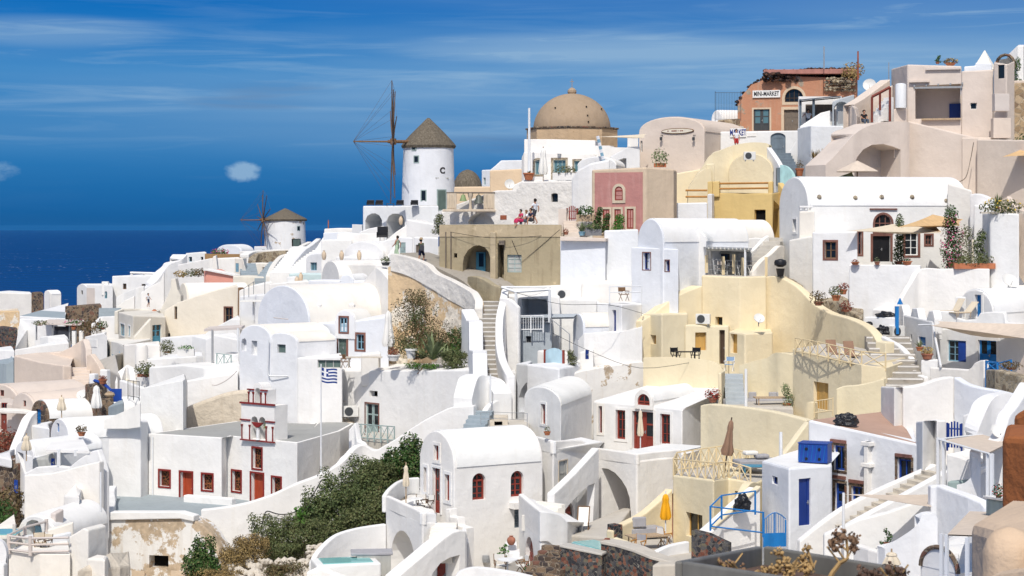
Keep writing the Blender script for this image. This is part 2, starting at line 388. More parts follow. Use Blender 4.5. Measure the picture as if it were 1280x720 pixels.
 def surround(s,o,u,n,w,h,hs,rise,mat,sw,sp,W,base=True,nm='surround'):
  q=MB();ev=V3((0,0,1));z0=-sw if base else 0
  q.boxf(o,u,n,(-w/2-sw,z0,-w/2,hs),-.03,sp);q.boxf(o,u,n,(w/2,z0,w/2+sw,hs),-.03,sp)
  if base:q.boxf(o,u,n,(-w/2,-sw,w/2,0),-.03,sp)
  if rise>0:
   for k in range(10):
    t0,t1=pi*k/10,pi*(k+1)/10
    r0,r1=w/2,w/2+sw;e0,e1=rise,rise+sw
    qq=[(r0*cos(t0),hs+e0*sin(t0)),(r1*cos(t0),hs+e1*sin(t0)),(r1*cos(t1),hs+e1*sin(t1)),(r0*cos(t1),hs+e0*sin(t1))]
    vs=[o+u*a+ev*z+n*dd for dd in (-.03,sp) for a,z in qq]
    q.add(vs,[(0,1,2,3),(7,6,5,4),(0,4,5,1),(1,5,6,2),(2,6,7,3),(3,7,4,0)])
  else:q.boxf(o,u,n,(-w/2-sw,hs,w/2+sw,hs+sw),-.03,sp)
  return q.bld(nm,mat,W,s.L)
 def door(s,i,x0,y0,x1,y1,mat='red_door',arch=0,dep=.25,sur=None,surw=.12,surp=.03,leaves=1,panels=3,glass=None,cut=True,handle='metal_grey',frame=None):
  o,u,n,w,h=s.fr(i,x0,y0,x1,y1)
  if cut:s.cutbox(o,u,n,w,h,dep,arch)
  d=-dep+.06 if cut else.03
  rise=min(arch*w/2,h*.8);hs=h-rise;ev=V3((0,0,1))
  f=MB();k=[(-w/2,0),(w/2,0)]
  k+=[(w/2*cos(pi*j/10),hs+rise*sin(pi*j/10)) for j in range(11)] if arch else [(w/2,h),(-w/2,h)]
  nk=len(k);vs=[o+u*a+ev*z+n*dd for dd in (d,d-.05) for a,z in k]
  f.add(vs,[tuple(range(nk)),tuple(range(2*nk-1,nk-1,-1))]+[(j,(j+1)%nk,nk+(j+1)%nk,nk+j) for j in range(nk)])
  lw=w/leaves;pw=lw*.62
  for q in range(leaves):
   c=-w/2+lw*(q+.5)
   f.boxf(o,u,n,(c-lw/2+.005,0.01,c-pw/2,hs-.01),d-.01,d+.025);f.boxf(o,u,n,(c+pw/2,.01,c+lw/2-.005,hs-.01),d-.01,d+.025)
   for r in range(panels+1):
    z=hs*r/panels;f.boxf(o,u,n,(c-pw/2,max(.01,z-.05),c+pw/2,min(hs-.01,z+.05)),d-.01,d+.024)
  D=f.bld('door',mat,s.root,s.L)
  if glass:
   g=MB()
   for q in range(leaves):
    c=-w/2+lw*(q+.5)
    for r in range(1,panels):g.boxf(o,u,n,(c-pw/2,hs*r/panels+.05,c+pw/2,hs*(r+1)/panels-.05),d-.005,d+.008)
   g.bld('pane',glass,D,s.L)
  if handle:
   g=MB();c=w/2*.72 if leaves==1 else w*.05;z=min(1.05,h*.48)
   g.boxf(o,u,n,(c-.02,z-.09,c+.02,z+.09),d+.02,d+.06);g.boxf(o,u,n,(c-.1,z-.015,c+.02,z+.015),d+.06,d+.085);g.bld('handle',handle,D,s.L)
  if sur:s.surround(o,u,n,w,h,hs,rise,sur,surw,surp,D,base=False,nm='frame')
  return D
 def hole(s,i,x0,y0,x1,y1,dep=1.5,arch=1):
  o,u,n,w,h=s.fr(i,x0,y0,x1,y1);s.cutbox(o,u,n,w,h,dep,arch)
 def onwall(s,i,px,py):
  A,u,n=s.planes[i] if isinstance(i,int) else i
  return s.hitpt(i,px,py),u,n
 def slab(s,i,x0,y0,x1,y1,mat,name='lintel',proud=.08,inn=.02):
  o,u,n,w,h=s.fr(i,x0,y0,x1,y1);q=MB();q.boxf(o,u,n,(-w/2,0,w/2,h),-inn,proud)
  return q.bld(name,mat,s.root,s.L)
 def fin(s,sm=0):
  if s.body is not None and s.cut.v:JOBS.append((s.body,s.cut,s.L))
  return s
HOUSES=[]
def base_of(pts,dn=0):
 x=sum(p.x for p in pts)/len(pts);y=sum(p.y for p in pts)/len(pts);z=min(p.z for p in pts);return V3((x,y,z-dn))
def fixd(front):
 z=ZZ(front[0][1],front[0][3]);r=[]
 for f in front:r.append(f if len(f)>3 else (f[0],f[1],f[2],LV(f[1],z)))
 return r
def blk(name,label,cat,front,back,mat='white',dn=2.5,bev=.1,roof=None,group=None,bz=0,gnd=True,part='wall',rim=.14,rimh=.12):
 front=fixd(front);n=len(front)
 tp=[P(f[0],f[1],f[3]) for f in front];bt=[P(f[0],f[2],f[3]) for f in front]
 if gnd:GROUND.extend(V3(b) for b in bt)
 h=House(name,label,cat,base_of(bt,dn),group)
 offs=list(back) if isinstance(back,list) else [back]*n
 for i in (0,n-1):
  k=(front[i][0]-640)/F*offs[i][1]
  if i==0:offs[0]=(max(offs[0][0],k+.03*offs[0][1]),offs[0][1])
  else:offs[i]=(min(offs[i][0],k-.03*offs[i][1]),offs[i][1])
 bx=[t.x+o[0] for t,o in zip(tp,offs)]
 for i in (range(n-2,-1,-1) if front[0][0]<640 else range(1,n)):
  bx[i]=min(bx[i],bx[i+1]-.05) if front[0][0]<640 else max(bx[i],bx[i-1]+.05)
 offs=[(x-t.x,o[1]) for x,t,o in zip(bx,tp,offs)]
 zb=min(b.z for b in bt)-dn
 ft=tp;fb=[V3((b.x,b.y,b.z-dn)) for b in bt]
 kt=[V3((t.x+o[0],t.y+o[1],t.z+bz)) for t,o in zip(tp,offs)];kb=[V3((k.x,k.y,f.z)) for k,f in zip(kt,fb)]
 m=MB();q=lambda a,i:a*n+i
 vs=ft+fb+kt+kb;fs=[]
 for i in range(n-1):
  fs+=[(q(0,i),q(1,i),q(1,i+1),q(0,i+1)),(q(2,i),q(2,i+1),q(3,i+1),q(3,i)),(q(0,i),q(0,i+1),q(2,i+1),q(2,i)),(q(1,i),q(3,i),q(3,i+1),q(1,i+1))]
 fs+=[(q(0,0),q(2,0),q(3,0),q(1,0)),(q(0,n-1),q(1,n-1),q(3,n-1),q(2,n-1))]
 m.add(vs,fs);h.body=m.bld(part,mat,h.root,h.L,bev=bev)
 for i in range(n-1):h.planes.append(h.plane((front[i][0],front[i][3]),(front[i+1][0],front[i+1][3])))
 if roof:
  r=MB();a=ft+kt[::-1];c=sum(a,V3())/len(a)
  ins=[V3((c.x+(p.x-c.x)*(1-rim/max(.3,(p-c).length)),c.y+(p.y-c.y)*(1-rim/max(.3,(p-c).length)),p.z)) for p in a]
  kk=len(ins);vs=[p+V3((0,0,.012)) for p in ins]+[p-V3((0,0,.05)) for p in ins]
  r.add(vs,[tuple(range(kk)),tuple(range(2*kk-1,kk-1,-1))]+[(j,(j+1)%kk,kk+(j+1)%kk,kk+j) for j in range(kk)])
  r.bld('roof',roof,h.root,h.L)
 h.top=tp;h.back=kt;HOUSES.append(h);return h
def vault(name,label,cat,A,B,rise,vec,pb,mat='white',roof='white_roof',dn=2.5,group=None,flat=1.0,side=None,bev=.06):
 a,b=P(*A),P(*B);zs=(a.z+b.z)/2;r=rise*(A[2]+B[2])/2/F
 ba,bb=P(A[0],pb,A[2]),P(B[0],pb,B[2]);zb=min(ba.z,bb.z)
 GROUND.extend([ba,bb,V3((bb.x+vec[0],bb.y+vec[1],zb))])
 h=House(name,label,cat,V3(((a.x+b.x)/2,(a.y+b.y)/2,zb-dn)),group)
 n=18;mid=(a+b)/2;hw=(b-a)/2;hw.z=0
 prof=[(-1,zb-dn),(-1,zs)]+[(-cos(pi*k/n),zs+r*sin(pi*k/n)**flat) for k in range(1,n)]+[(1,zs),(1,zb-dn)]
 vv=V3((vec[0],vec[1],0));k=len(prof);m=MB()
 f=[V3((mid.x+hw.x*t,mid.y+hw.y*t,z)) for t,z in prof]
 m.add(f+[p+vv for p in f],[tuple(range(k)),tuple(range(2*k-1,k-1,-1))]+[(i,(i+1)%k,k+(i+1)%k,k+i) for i in range(k)])
 h.body=m.bld('wall',mat,h.root,h.L,bev=bev)
 s=MB();e=vv.normalized()*.16;o_=.05
 arc=[(-cos(pi*j/n),sin(pi*j/n)**flat) for j in range(n+1)]
 ou=[V3((mid.x+hw.x*t*(1+o_/hw.length),mid.y+hw.y*t*(1+o_/hw.length),zs+(r+o_)*q)) for t,q in arc]
 inn=[V3((mid.x+hw.x*t*(1-.03/hw.length),mid.y+hw.y*t*(1-.03/hw.length),zs+(r-.03)*q-.01)) for t,q in arc]
 g=n+1;vs=[p+e for p in ou]+[p+vv-e for p in ou]+[p+e for p in inn]+[p+vv-e for p in inn];fs=[]
 for j in range(n):fs+=[(j,j+1,g+j+1,g+j),(2*g+j,3*g+j,3*g+j+1,2*g+j+1),(j,2*g+j,2*g+j+1,j+1),(g+j,g+j+1,3*g+j+1,3*g+j)]
 fs+=[(0,g,3*g,2*g),(g-1,3*g-1,4*g-1,2*g-1)]
 s.add(vs,fs);s.bld('roof',roof,h.root,h.L,sm=True)
 h.planes.append(h.plane((A[0],A[2]),(B[0],B[2])))
 for c in (b,a):
  u=vv.normalized();nn=V3((u.y,-u.x,0));
  if nn.dot(c-mid)<0:nn=-nn
  h.planes.append((V3((c.x,c.y,0)),u if u.x>0 else -u,nn))
 h.zs=zs;h.mid=mid;h.vv=vv;h.r=r;HOUSES.append(h);return h
def crom(pts,k=5):
 if len(pts)<3:return pts
 out=[]
 for i in range(len(pts)-1):
  p0,p1,p2,p3=pts[max(i-1,0)],pts[i],pts[i+1],pts[min(i+2,len(pts)-1)]
  for j in range(k):
   t=j/k
   out.append(tuple(.5*((2*b)+(-a+c)*t+(2*a-5*b+4*c-d)*t*t+(-a+3*b-3*c+d)*t**3) for a,b,c,d in zip(p0,p1,p2,p3)))
 return out+[pts[-1]]
def stp(name,label,cat,pts,th=.3,mat='white',sm=True,dn=1.0,bev=.07,group=None,parent=None,gnd=True,cap=None,house=False):
 pts=crom([tuple(map(float,p)) for p in pts]) if sm else pts
 tp=[P(p[0],p[1],p[3]) for p in pts];bt=[P(p[0],p[2],p[3])-V3((0,0,dn)) for p in pts]
 if gnd:GROUND.extend([bt[i]+V3((0,0,dn)) for i in range(0,len(bt),4)])
 n=len(pts);nr=[]
 for i in range(n):
  d=tp[min(i+1,n-1)]-tp[max(i-1,0)];q=V3((-d.y,d.x,0)).normalized();q=q if q.y>0 or (abs(q.y)<.3 and False) else (q if q.y>0 else -q)
  nr.append(q*th)
 for i in range(1,n):
  if nr[i].dot(nr[i-1])<0:nr[i]=-nr[i]
 m=MB();q=lambda a,i:a*n+i
 vs=tp+bt+[t+v for t,v in zip(tp,nr)]+[b+v for b,v in zip(bt,nr)];fs=[]
 for i in range(n-1):
  fs+=[(q(0,i),q(1,i),q(1,i+1),q(0,i+1)),(q(2,i),q(2,i+1),q(3,i+1),q(3,i)),(q(0,i),q(0,i+1),q(2,i+1),q(2,i)),(q(1,i),q(3,i),q(3,i+1),q(1,i+1))]
 fs+=[(q(0,0),q(2,0),q(3,0),q(1,0)),(q(0,n-1),q(1,n-1),q(3,n-1),q(2,n-1))]
 m.add(vs,fs)
 if house:
  h=House(name,label,cat,base_of(bt));h.body=m.bld('wall',mat,h.root,h.L,bev=bev)
  for i in range(len(pts)-1):h.planes.append(h.plane((pts[i][0],pts[i][3]),(pts[i+1][0],pts[i+1][3])))
  HOUSES.append(h);return h
 if parent is not None:return m.bld(name,mat,parent.root,parent.L,bev=bev)
 o=m.bld(name,mat,None,base_of(bt),bev=bev,sm=0);tag(o,label,cat,group);return o
def stairs(name,label,A,B,w,n,mat='white',group=None,th=.9,cat='stairs'):
 a,b=P(*A),P(*B);d=b-a;run=V3((d.x,d.y,0));L=max(run.length,.6);u=run.normalized() if run.length>.1 else V3((0,1,0));
 s=V3((-u.y,u.x,0));m=MB()
 for i in range(n):
  z1=a.z+d.z*(i+1)/n;z0=min(a.z,z1-th)-.2
  c0,c1=a+u*L*i/n,a+u*L*(i+1.04)/n
  vs=[V3((p.x,p.y,z))+s*k*w/2 for p in (c0,c1) for k in (-1,1) for z in (z0-.002*i,z1)]
  m.add(vs,[(0,1,3,2),(4,6,7,5),(0,4,5,1),(2,3,7,6),(0,2,6,4),(1,5,7,3)])
  if mat=='paving':
   c1=c0+u*.14;vs=[V3((p.x,p.y,z))+s*k*w/2*.97 for p in (c0-u*.012,c1) for k in (-1,1) for z in (z1-.07,z1+.006)]
   m.add(vs,[(0,1,3,2),(4,6,7,5),(0,4,5,1),(2,3,7,6),(0,2,6,4),(1,5,7,3)],1)
 GROUND.extend([a,b])
 o=m.bld(name,[mat,'rough_white'] if mat=='paving' else mat,None,V3((a.x,a.y,a.z)),bev=0 if mat=='paving' else.015);return tag(o,label,cat,group)
def fence(name,label,pts,h=1.0,mat='metal_white',style='bars',step=1.0,r=.025,cat='railing',rails=(1.0,.55,.1),parent=None,group=None,postr=None):
 q=[P(*p) for p in pts];root=empty(name,q[0],label,cat,group);L=q[0]
 rail=MB();n=0;posts=[]
 for a,b in zip(q,q[1:]):
  k=max(1,round((b-a).length/step))
  for f in rails:rail.tube([a+V3((0,0,h*f)),b+V3((0,0,h*f))],r,5)
  for j in range(k+1):
   p=a.lerp(b,j/k)
   if not posts or (p-posts[-1]).length>.1:posts.append(p)
  for j in range(k):
   p,s=a.lerp(b,j/k),a.lerp(b,(j+1)/k);lo,hi=min(rails)*h,max(rails)*h
   if style=='cross':
    rail.tube([p+V3((0,0,lo)),s+V3((0,0,hi))],r*.8,4);rail.tube([p+V3((0,0,hi)),s+V3((0,0,lo))],r*.8,4)
   if style=='bars':
    kk=max(2,int((s-p).length/.14))
    for i in range(1,kk):t=p.lerp(s,i/kk);rail.tube([t+V3((0,0,lo)),t+V3((0,0,hi))],r*.5,4)
 rail.bld('rail',mat,root,L)
 pr=postr or r*1.4
 for p in posts:
  b=MB();b.tube([p-V3((0,0,.12)),p+V3((0,0,h*1.03))],pr,6);b.bld('post',mat,root,L)
 return root
def solo(name,label,cat,mb,mat,loc,sm=0,bev=0,group=None):
 o=mb.bld(name,mat,None,loc,sm=sm,bev=bev);return tag(o,label,cat,group)
# ---------------------------------------------------------------- camera, light, sky, sea
sc=bpy.context.scene
cam=bpy.data.cameras.new('camera');co=bpy.data.objects.new('camera',cam);C.objects.link(co);sc.camera=co
cam.sensor_width=36;cam.lens=36*F/1280;cam.shift_y=-(360-HZ)/1280;co.rotation_euler=(radians(90),0,0)
cam.clip_start=.5;cam.clip_end=200000
cam.dof.use_dof=True;cam.dof.focus_distance=118;cam.dof.aperture_fstop=13
SUN=V3((-.09,-.63,.77)).normalized()
el=math.asin(SUN.z)
w=bpy.data.worlds.new('World');sc.world=w;w.use_nodes=True;t=w.node_tree
bg=t.nodes['Background'];bg.inputs['Strength'].default_value=.13
sky=N(t,'ShaderNodeTexSky',sky_type='NISHITA');sky.sun_disc=False;sky.sun_elevation=el
sky.sun_rotation=math.atan2(SUN.x,SUN.y);sky.altitude=130;sky.air_density=1.0;sky.dust_density=2.5;sky.ozone_density=1.0
tc=t.nodes.new('ShaderNodeTexCoord');sep=t.nodes.new('ShaderNodeSeparateXYZ');t.links.new(tc.outputs['Generated'],sep.inputs[0])
def s10(r,g,b):c=srgb(r,g,b);return (c[0]/.13,c[1]/.13,c[2]/.13,1)
zr=N(t,'ShaderNodeMapRange');zr.inputs['From Min'].default_value=-.02;zr.inputs['From Max'].default_value=.14;t.links.new(sep.outputs['Z'],zr.inputs[0])
e_=lambda z:(z+.02)/.16
grad=ramp(t,zr.outputs[0],[(0,s10(16,88,150)),(e_(.003),s10(22,94,156)),(e_(.012),s10(26,102,166)),(e_(.04),s10(38,122,186)),(e_(.08),s10(42,131,198)),(e_(.115),s10(10,110,190)),(1,s10(8,102,184))])
def node(op,a,b=None,v=None):
 n=N(t,'ShaderNodeMath',operation=op);t.links.new(a,n.inputs[0])
 if b is not None:t.links.new(b,n.inputs[1])
 elif v is not None:n.inputs[1].default_value=v
 return n.outputs[0]
def layer(sx,sz,sc_,det,ro,loc,lo,hi_,dist=.3):
 m=N(t,'ShaderNodeMapping');m.inputs['Scale'].default_value=(sx,sx,sz);m.inputs['Location'].default_value=loc;m.inputs['Rotation'].default_value=(0,radians(-1.5),0)
 t.links.new(tc.outputs['Generated'],m.inputs['Vector']);n=noise(t,m.outputs[0],sc_,det,ro);n.inputs['Distortion'].default_value=dist
 return ramp(t,n.outputs[0],[(lo,(0,0,0)),(hi_,(1,1,1))]).outputs[0]
veil=layer(1.6,20,1.5,4,.5,(.3,0,.2),.28,.66,.2)
wisp=layer(4,62,2.0,8,.6,(3.1,.4,.7),.50,.76,.8)
puff=layer(9,34,2.4,7,.62,(1.7,.2,3.3),.66,.74,.3)
def blob(x,z,sx,sz):
 a=node('DIVIDE',node('SUBTRACT',sep.outputs['X'],v=x),v=sx);b=node('DIVIDE',node('SUBTRACT',sep.outputs['Z'],v=z),v=sz)
 r=node('ADD',node('MULTIPLY',a,a),node('MULTIPLY',b,b));m=N(t,'ShaderNodeMapRange');m.interpolation_type='SMOOTHSTEP';m.inputs['From Min'].default_value=1.0;m.inputs['From Max'].default_value=0;t.links.new(r,m.inputs[0]);return m.outputs[0]
band=ramp(t,zr.outputs[0],[(0,(0,0,0)),(e_(.022),(.06,)*3),(e_(.045),(.38,)*3),(e_(.065),(.7,)*3),(e_(.09),(.78,)*3),(e_(.104),(.28,)*3),(1,(.15,)*3)])
xr=N(t,'ShaderNodeMapRange');xr.interpolation_type='SMOOTHSTEP';xr.inputs['From Min'].default_value=-.26;xr.inputs['From Max'].default_value=.0;xr.inputs['To Min'].default_value=.35;t.links.new(sep.outputs['X'],xr.inputs[0])
f1=node('MULTIPLY',node('MULTIPLY',veil,band.outputs[0]),xr.outputs[0]);f1=node('MULTIPLY',f1,v=.95)
f2=node('MULTIPLY',node('MULTIPLY',wisp,band.outputs[0]),v=.55)
soft=node('ADD',node('MULTIPLY',wisp,v=.5),v=.5)
f3=node('MULTIPLY',node('ADD',blob(-.235,.099,.075,.010),blob(.035,.093,.12,.010)),soft);f3=node('MULTIPLY',f3,v=.7)
pf=layer(75,140,1.0,7,.62,(.7,.2,.3),0,1,.2)
def cloud(x,z,sx,sz,k):
 bl=blob(x,z,sx,sz);v=node('ADD',bl,node('MULTIPLY',node('SUBTRACT',pf,v=.5),v=2.2));m=N(t,'ShaderNodeMapRange');m.interpolation_type='SMOOTHSTEP';m.inputs['From Min'].default_value=.25;m.inputs['From Max'].default_value=1.35;t.links.new(v,m.inputs[0])
 return node('MULTIPLY',node('MULTIPLY',m.outputs[0],node('MINIMUM',node('MULTIPLY',bl,v=5),v=1)),v=k)
f4=cloud(-.139,.0285,.0125,.0075,.95);f5=cloud(-.258,.028,.012,.007,.45)
f6=node('MULTIPLY',blob(.24,.113,.16,.02),node('ADD',node('MULTIPLY',wisp,v=.6),v=.15))
fs=node('ADD',node('ADD',node('ADD',f1,f2),node('ADD',f3,f4)),node('ADD',f5,f6));fs=node('MINIMUM',fs,v=.78)
cm=N(t,'ShaderNodeMix',data_type='RGBA');t.links.new(fs,cm.inputs[0]);t.links.new(grad.outputs[0],cm.inputs[6]);cm.inputs[7].default_value=s10(152,187,218)
dk=node('MULTIPLY',node('ADD',blob(-.135,.064,.045,.005),node('ADD',blob(-.125,.071,.04,.005),blob(-.01,.043,.06,.006))),node('ADD',node('MULTIPLY',wisp,v=.5),v=.12))
dm=N(t,'ShaderNodeMix',data_type='RGBA');t.links.new(dk,dm.inputs[0]);t.links.new(cm.outputs[2],dm.inputs[6]);dm.inputs[7].default_value=s10(66,108,160);cm=dm
hi=N(t,'ShaderNodeMapRange');hi.interpolation_type='SMOOTHSTEP';hi.inputs['From Min'].default_value=.14;hi.inputs['From Max'].default_value=.45;t.links.new(sep.outputs['Z'],hi.inputs[0])
fin=N(t,'ShaderNodeMix',data_type='RGBA');t.links.new(hi.outputs[0],fin.inputs[0]);t.links.new(cm.outputs[2],fin.inputs[6]);t.links.new(sky.outputs[0],fin.inputs[7])
t.links.new(fin.outputs[2],bg.inputs['Color'])
sl=bpy.data.lights.new('sun','SUN');sl.energy=3.55;sl.angle=radians(.53);sl.color=(1,.955,.885)
so=bpy.data.objects.new('sun',sl);C.objects.link(so);so.rotation_euler=SUN.to_track_quat('Z','Y').to_euler();so.location=(0,0,60)
sc.view_settings.view_transform='Standard';sc.view_settings.look='None';sc.view_settings.exposure=-.05;sc.view_settings.gamma=1
sc.cycles.max_bounces=6;sc.cycles.diffuse_bounces=3;sc.cycles.glossy_bounces=2;sc.cycles.transparent_max_bounces=6
def sea():
 m,t,b=nt('sea',.12,.3);co=wcoord(t)
 n1=noise(t,stretch(t,co,(.004,.012,1)),1,6,.6)
 r=ramp(t,n1 .outputs[0],[(.3,(.0003,.026,.125)),(.7,(.0005,.036,.16))])
 sc_=N(t,'ShaderNodeMapping');sc_.inputs['Scale'].default_value=(.06,.022,1);t.links.new(co,sc_.inputs['Vector'])
 n2=noise(t,sc_.outputs[0],1.0,3,.5);n3=noise(t,stretch(t,co,(.0016,.0012,1)),1,2)
 ad=N(t,'ShaderNodeMath',operation='MULTIPLY_ADD');t.links.new(n3 .outputs[0],ad.inputs[0]);ad.inputs[1].default_value=.25;t.links.new(n2 .outputs[0],ad.inputs[2])
 cap=ramp(t,ad.outputs[0],[(.825,(0,0,0)),(.87,(.5,.5,.5))])
 mx=N(t,'ShaderNodeMix',data_type='RGBA');t.links.new(cap.outputs[0],mx.inputs[0]);t.links.new(r.outputs[0],mx.inputs[6]);mx.inputs[7].default_value=(.6,.66,.72,1)
 t.links.new(mx.outputs[2],b.inputs['Base Color'])
 n4=noise(t,stretch(t,co,(.05,.02,1)),1,5);bump(t,b,n4 .outputs[0],.12,1.0)
 df=N(t,'ShaderNodeBsdfDiffuse');t.links.new(mx.outputs[2],df.inputs[0]);ms=N(t,'ShaderNodeMixShader');ms.inputs[0].default_value=.22
 t.links.new(df.outputs[0],ms.inputs[1]);t.links.new(b.outputs[0],ms.inputs[2]);t.links.new(ms.outputs[0],t.nodes['Material Output'].inputs['Surface'])
 mb=MB();x,z=70000,-135
 mb.add([(-x,300,z),(x,300,z),(x,66000,z),(-x,66000,z)],[(0,1,2,3)])
 mb.add([(-x,-3000,z),(-60,-3000,z),(-60,300,z),(-x,300,z)],[(0,1,2,3)])
 o=mb.bld('sea','sea',recalc=False);o['kind']='structure'
sea()
# ---------------------------------------------------------------- the red-window houses, bottom middle
G={}
h=vault('vaulted_house','white barrel-vaulted house with two arched red windows on its long wall','house',(524.5,575,103.2),(567.5,585,100),41,(4.7,2.9),690)
G['red1']=h
h.win(0,542.8,556.5,549,575.5,sur='white',surw=.16,surp=.05,nc=1,nr=2,bar=.09)
h.win(0,530,584,534,615,sur='white',surw=.16,surp=.05,nc=1,nr=1,bar=.09)
h.door(0,541,585,550.8,642,mat='red',sur='white',surw=.12,surp=.05,panels=4,leaves=2,glass='glass')
h.win(0,556.5,593,562.5,626,sur='white',surw=.16,surp=.05,nc=1,nr=1,bar=.09)
h.win(1,590.5,591.5,607,625,arch=1,nc=2,nr=3,bar=.11,dep=.28,mun=.05)
h.win(1,638.5,588.5,654.5,621,arch=1,nc=2,nr=3,bar=.11,dep=.28,mun=.05)
h.win(1,643,637,652,660,frame='grey_blue',pane='glass',nc=5,nr=7,mun=.03)
h.slab(1,636,627,654,634.5,'white','ledge',.55)
sm=MB();o,u,n=h.onwall(1,606,698);sm.lathe([(.17,0),(.15,.1),(.05,.14)],seg=12);
h.fin()
b=solo('wall_lamp','round dark wall lamp low on the white wall left of the terracotta jar','wall lamp',(lambda q:(q.lathe([(.18,-.18),(.2,0),(.18,.18)],o+n*.12,12),q)[1])(MB()),'metal_grey',o)
h=blk('terrace_house','white arched terrace block under the small table beside the red-window gable','terrace',[(482,632,700,101.2),(528,652,720,96.5),(546,652,720,97.2)],[(1.6,4.4),(2.1,4.3),(1.4,3.9)],dn=4,roof='white_roof')
h.hole(0,488.5,663.5,519.5,740,dep=3,arch=1);G['terr']=h
stp('parapet',None,None,[(482,619.5,634,101.2),(497,626,641,99.5),(513,633.5,648,98),(528,641,655,96.5)],.25,parent=h,dn=.1,gnd=False,sm=0)
stp('parapet',None,None,[(528,641,655,96.55),(537,641,654,96.9),(546,641.5,654,97.2)],.25,parent=h,dn=.1,gnd=False,sm=0)
stp('parapet',None,None,[(483,619.5,634,101.3),(489,611,626,102.5),(500,602,619,104),(512,598,612,105),(525,597,612,105.3)],.25,parent=h,dn=.3,gnd=False)
h.fin()
stairs('staircase','small white steps between the arched terrace and the curved stair wall',(549,690,94.5),(556,653,97.5),1.3,7,'white_warm',th=.5,cat='steps')
stp('stair_wall','low white stepped wall at the foot of the red-window gable','stair wall',[(557,636,690,98.3),(562,636,690,98.1),(562.1,646,690,98),(572,647,690,97.6),(572.1,657,690,97.5),(583,660,690,97)],.5,sm=0)
h=stp('stair_wall','curved white stair wall sweeping down with an arch underneath','stair wall',[(496,722,760,91.5),(510,710,760,92),(527,696,760,92.6),(543,682.5,760,93.2),(556,672,760,93.7),(565,665.5,760,94),(574,662.5,760,94.3),(583,663.5,760,94.6)],.9,house=True,sm=0)
h.cutpx(4,[(532,740),(540,716),(550,704),(562,697),(575,693.5),(572,740)],1.5);h.fin()
blk('stair_pier','white stair pier with a straight right side between steps and patio','wall',[(572,668,740,94.8),(583.3,664.5,740,94.7)],(1.1,1.9),dn=2,bz=.05)
h=blk('arch_room','white wall with a red door seen through the stair arch','wall',[(520,700,760,97),(586,676,760,95.8)],(1,1.5),dn=2)
h.door(0,546,702,557,735,'red',dep=.15);h.win(0,563,703,567.5,726,dep=.12,nc=1,nr=2,sur='white');h.fin()
stp('parapet_wall','low white rounded parapet along the bottom edge in front of the patio','parapet',[(566,726,760,88),(572,717,760,88),(580,712,760,88),(592,709.5,760,87.9),(610,711,760,87.5),(640,715.5,760,87),(665,721,760,86.8)],.35)
blk('patio','grey stone patio floor with table and canvas chairs','patio',[(590,722,728,90),(664,722,728,90)],(2.5,6.5),'paving',dn=1,bz=-.15)
for i,(x0,x1,y0,y1,d) in enumerate([(632,647,680.5,720,97.2),(637,650.5,690.5,720,96.5),(643,655,699,720,95.8)]):
 pass
m=MB()
for (x0,x1,yt,d) in [(631.5,646.5,681,97.4),(635.5,650,690,96.6),(641,654,699.5,95.8)]:
 a,b_=P(x0,yt,d),P(x1,yt,d);c=(a+b_)/2;m.box((c.x,c.y+.5,c.z-1.2),(b_.x-a.x,1.2,2.4))
solo('steps','three white block steps carrying the terracotta jar','steps',m,'white',P(643,715,96.5),bev=.06)
h=blk('stair_house','white curved stair block with a small arched red door','house',[(648,618,702,100.2),(675,640,712,95.2),(709,652,690,96)],[(1.9,2.0),(2.2,2.4),(1.2,3.0)],dn=3,bz=-.9)
h.door(0,657,671,667,706,'red',arch=1,dep=.3,panels=2);h.fin()
stp('stair_parapet','white parapet edging the stair block above the small red door','parapet',[(648,617,640,100.2),(656,624,650,98.6),(666,632.5,660,96.8),(675,639.5,665,95.2)],.3,sm=0,dn=.3)
stp('stair_parapet','white parapet curving down to the right beside the deck chair patio','parapet',[(675,639.5,670,95.15),(686,640.5,670,95.3),(697,643,680,95.6),(705,648,685,95.8),(710,655,690,96)],.3,dn=.3)
stairs('staircase','cream steps climbing behind the small arched red door block',(668,650,98.2),(690,628,99.2),1.8,5,'white_warm',th=.6,cat='steps')
h=blk('shutter_house','white block with a closed grey shutter below its terrace','house',[(666.5,557,640,105.3),(691.5,563,650,103.2),(741.5,565,610,107.2)],[(2.8,4.2),(3.0,4.0),(1,3.2)],dn=4,roof='white_roof')
h.door(1,698.5,576,709,606.5,'grey_shutter',dep=.12,panels=2,sur='stone_trim',surw=.06,surp=.02);G['shut']=h
stp('parapet',None,None,[(666.5,545,560,105.3),(679,548,563,104.2),(691.5,551.5,566,103.2)],.22,parent=h,dn=.1,gnd=False,sm=0)
stp('parapet',None,None,[(691.5,551.5,566,103.2),(715,550,566,105.1),(728,550.5,566,106.1),(735,554,566,106.7),(741.5,554,566,107.2)],.22,parent=h,dn=.1,gnd=False,sm=0)
h.fin()
h=blk('red_door_house','white house with a wide red double door and lunette above','house',[(741,501,580,118),(797,505.5,585,115.7),(853,511.5,590,113.4),(880,503,570,117.5)],[(7.0,8.5),(6.5,9.5),(5.5,9.5),(2.9,6)],dn=4,roof=None,bz=1.15)
h.win(0,748.5,507.5,753,541,sur='white',surw=.15,surp=.04,nc=1,nr=2,bar=.08)
h.win(1-1+0,770,512.5,782,549,sur='white',surw=.15,surp=.04,nc=2,nr=3,bar=.11)
h.door(1,790.5,514.5,817,562,'red',leaves=2,panels=3,glass='glass',sur='white',surw=.15,surp=.04)
h.win(1,825.5,517.5,838,555,sur='white',surw=.15,surp=.04,nc=2,nr=3,bar=.11);G['red2']=h
h.fin()
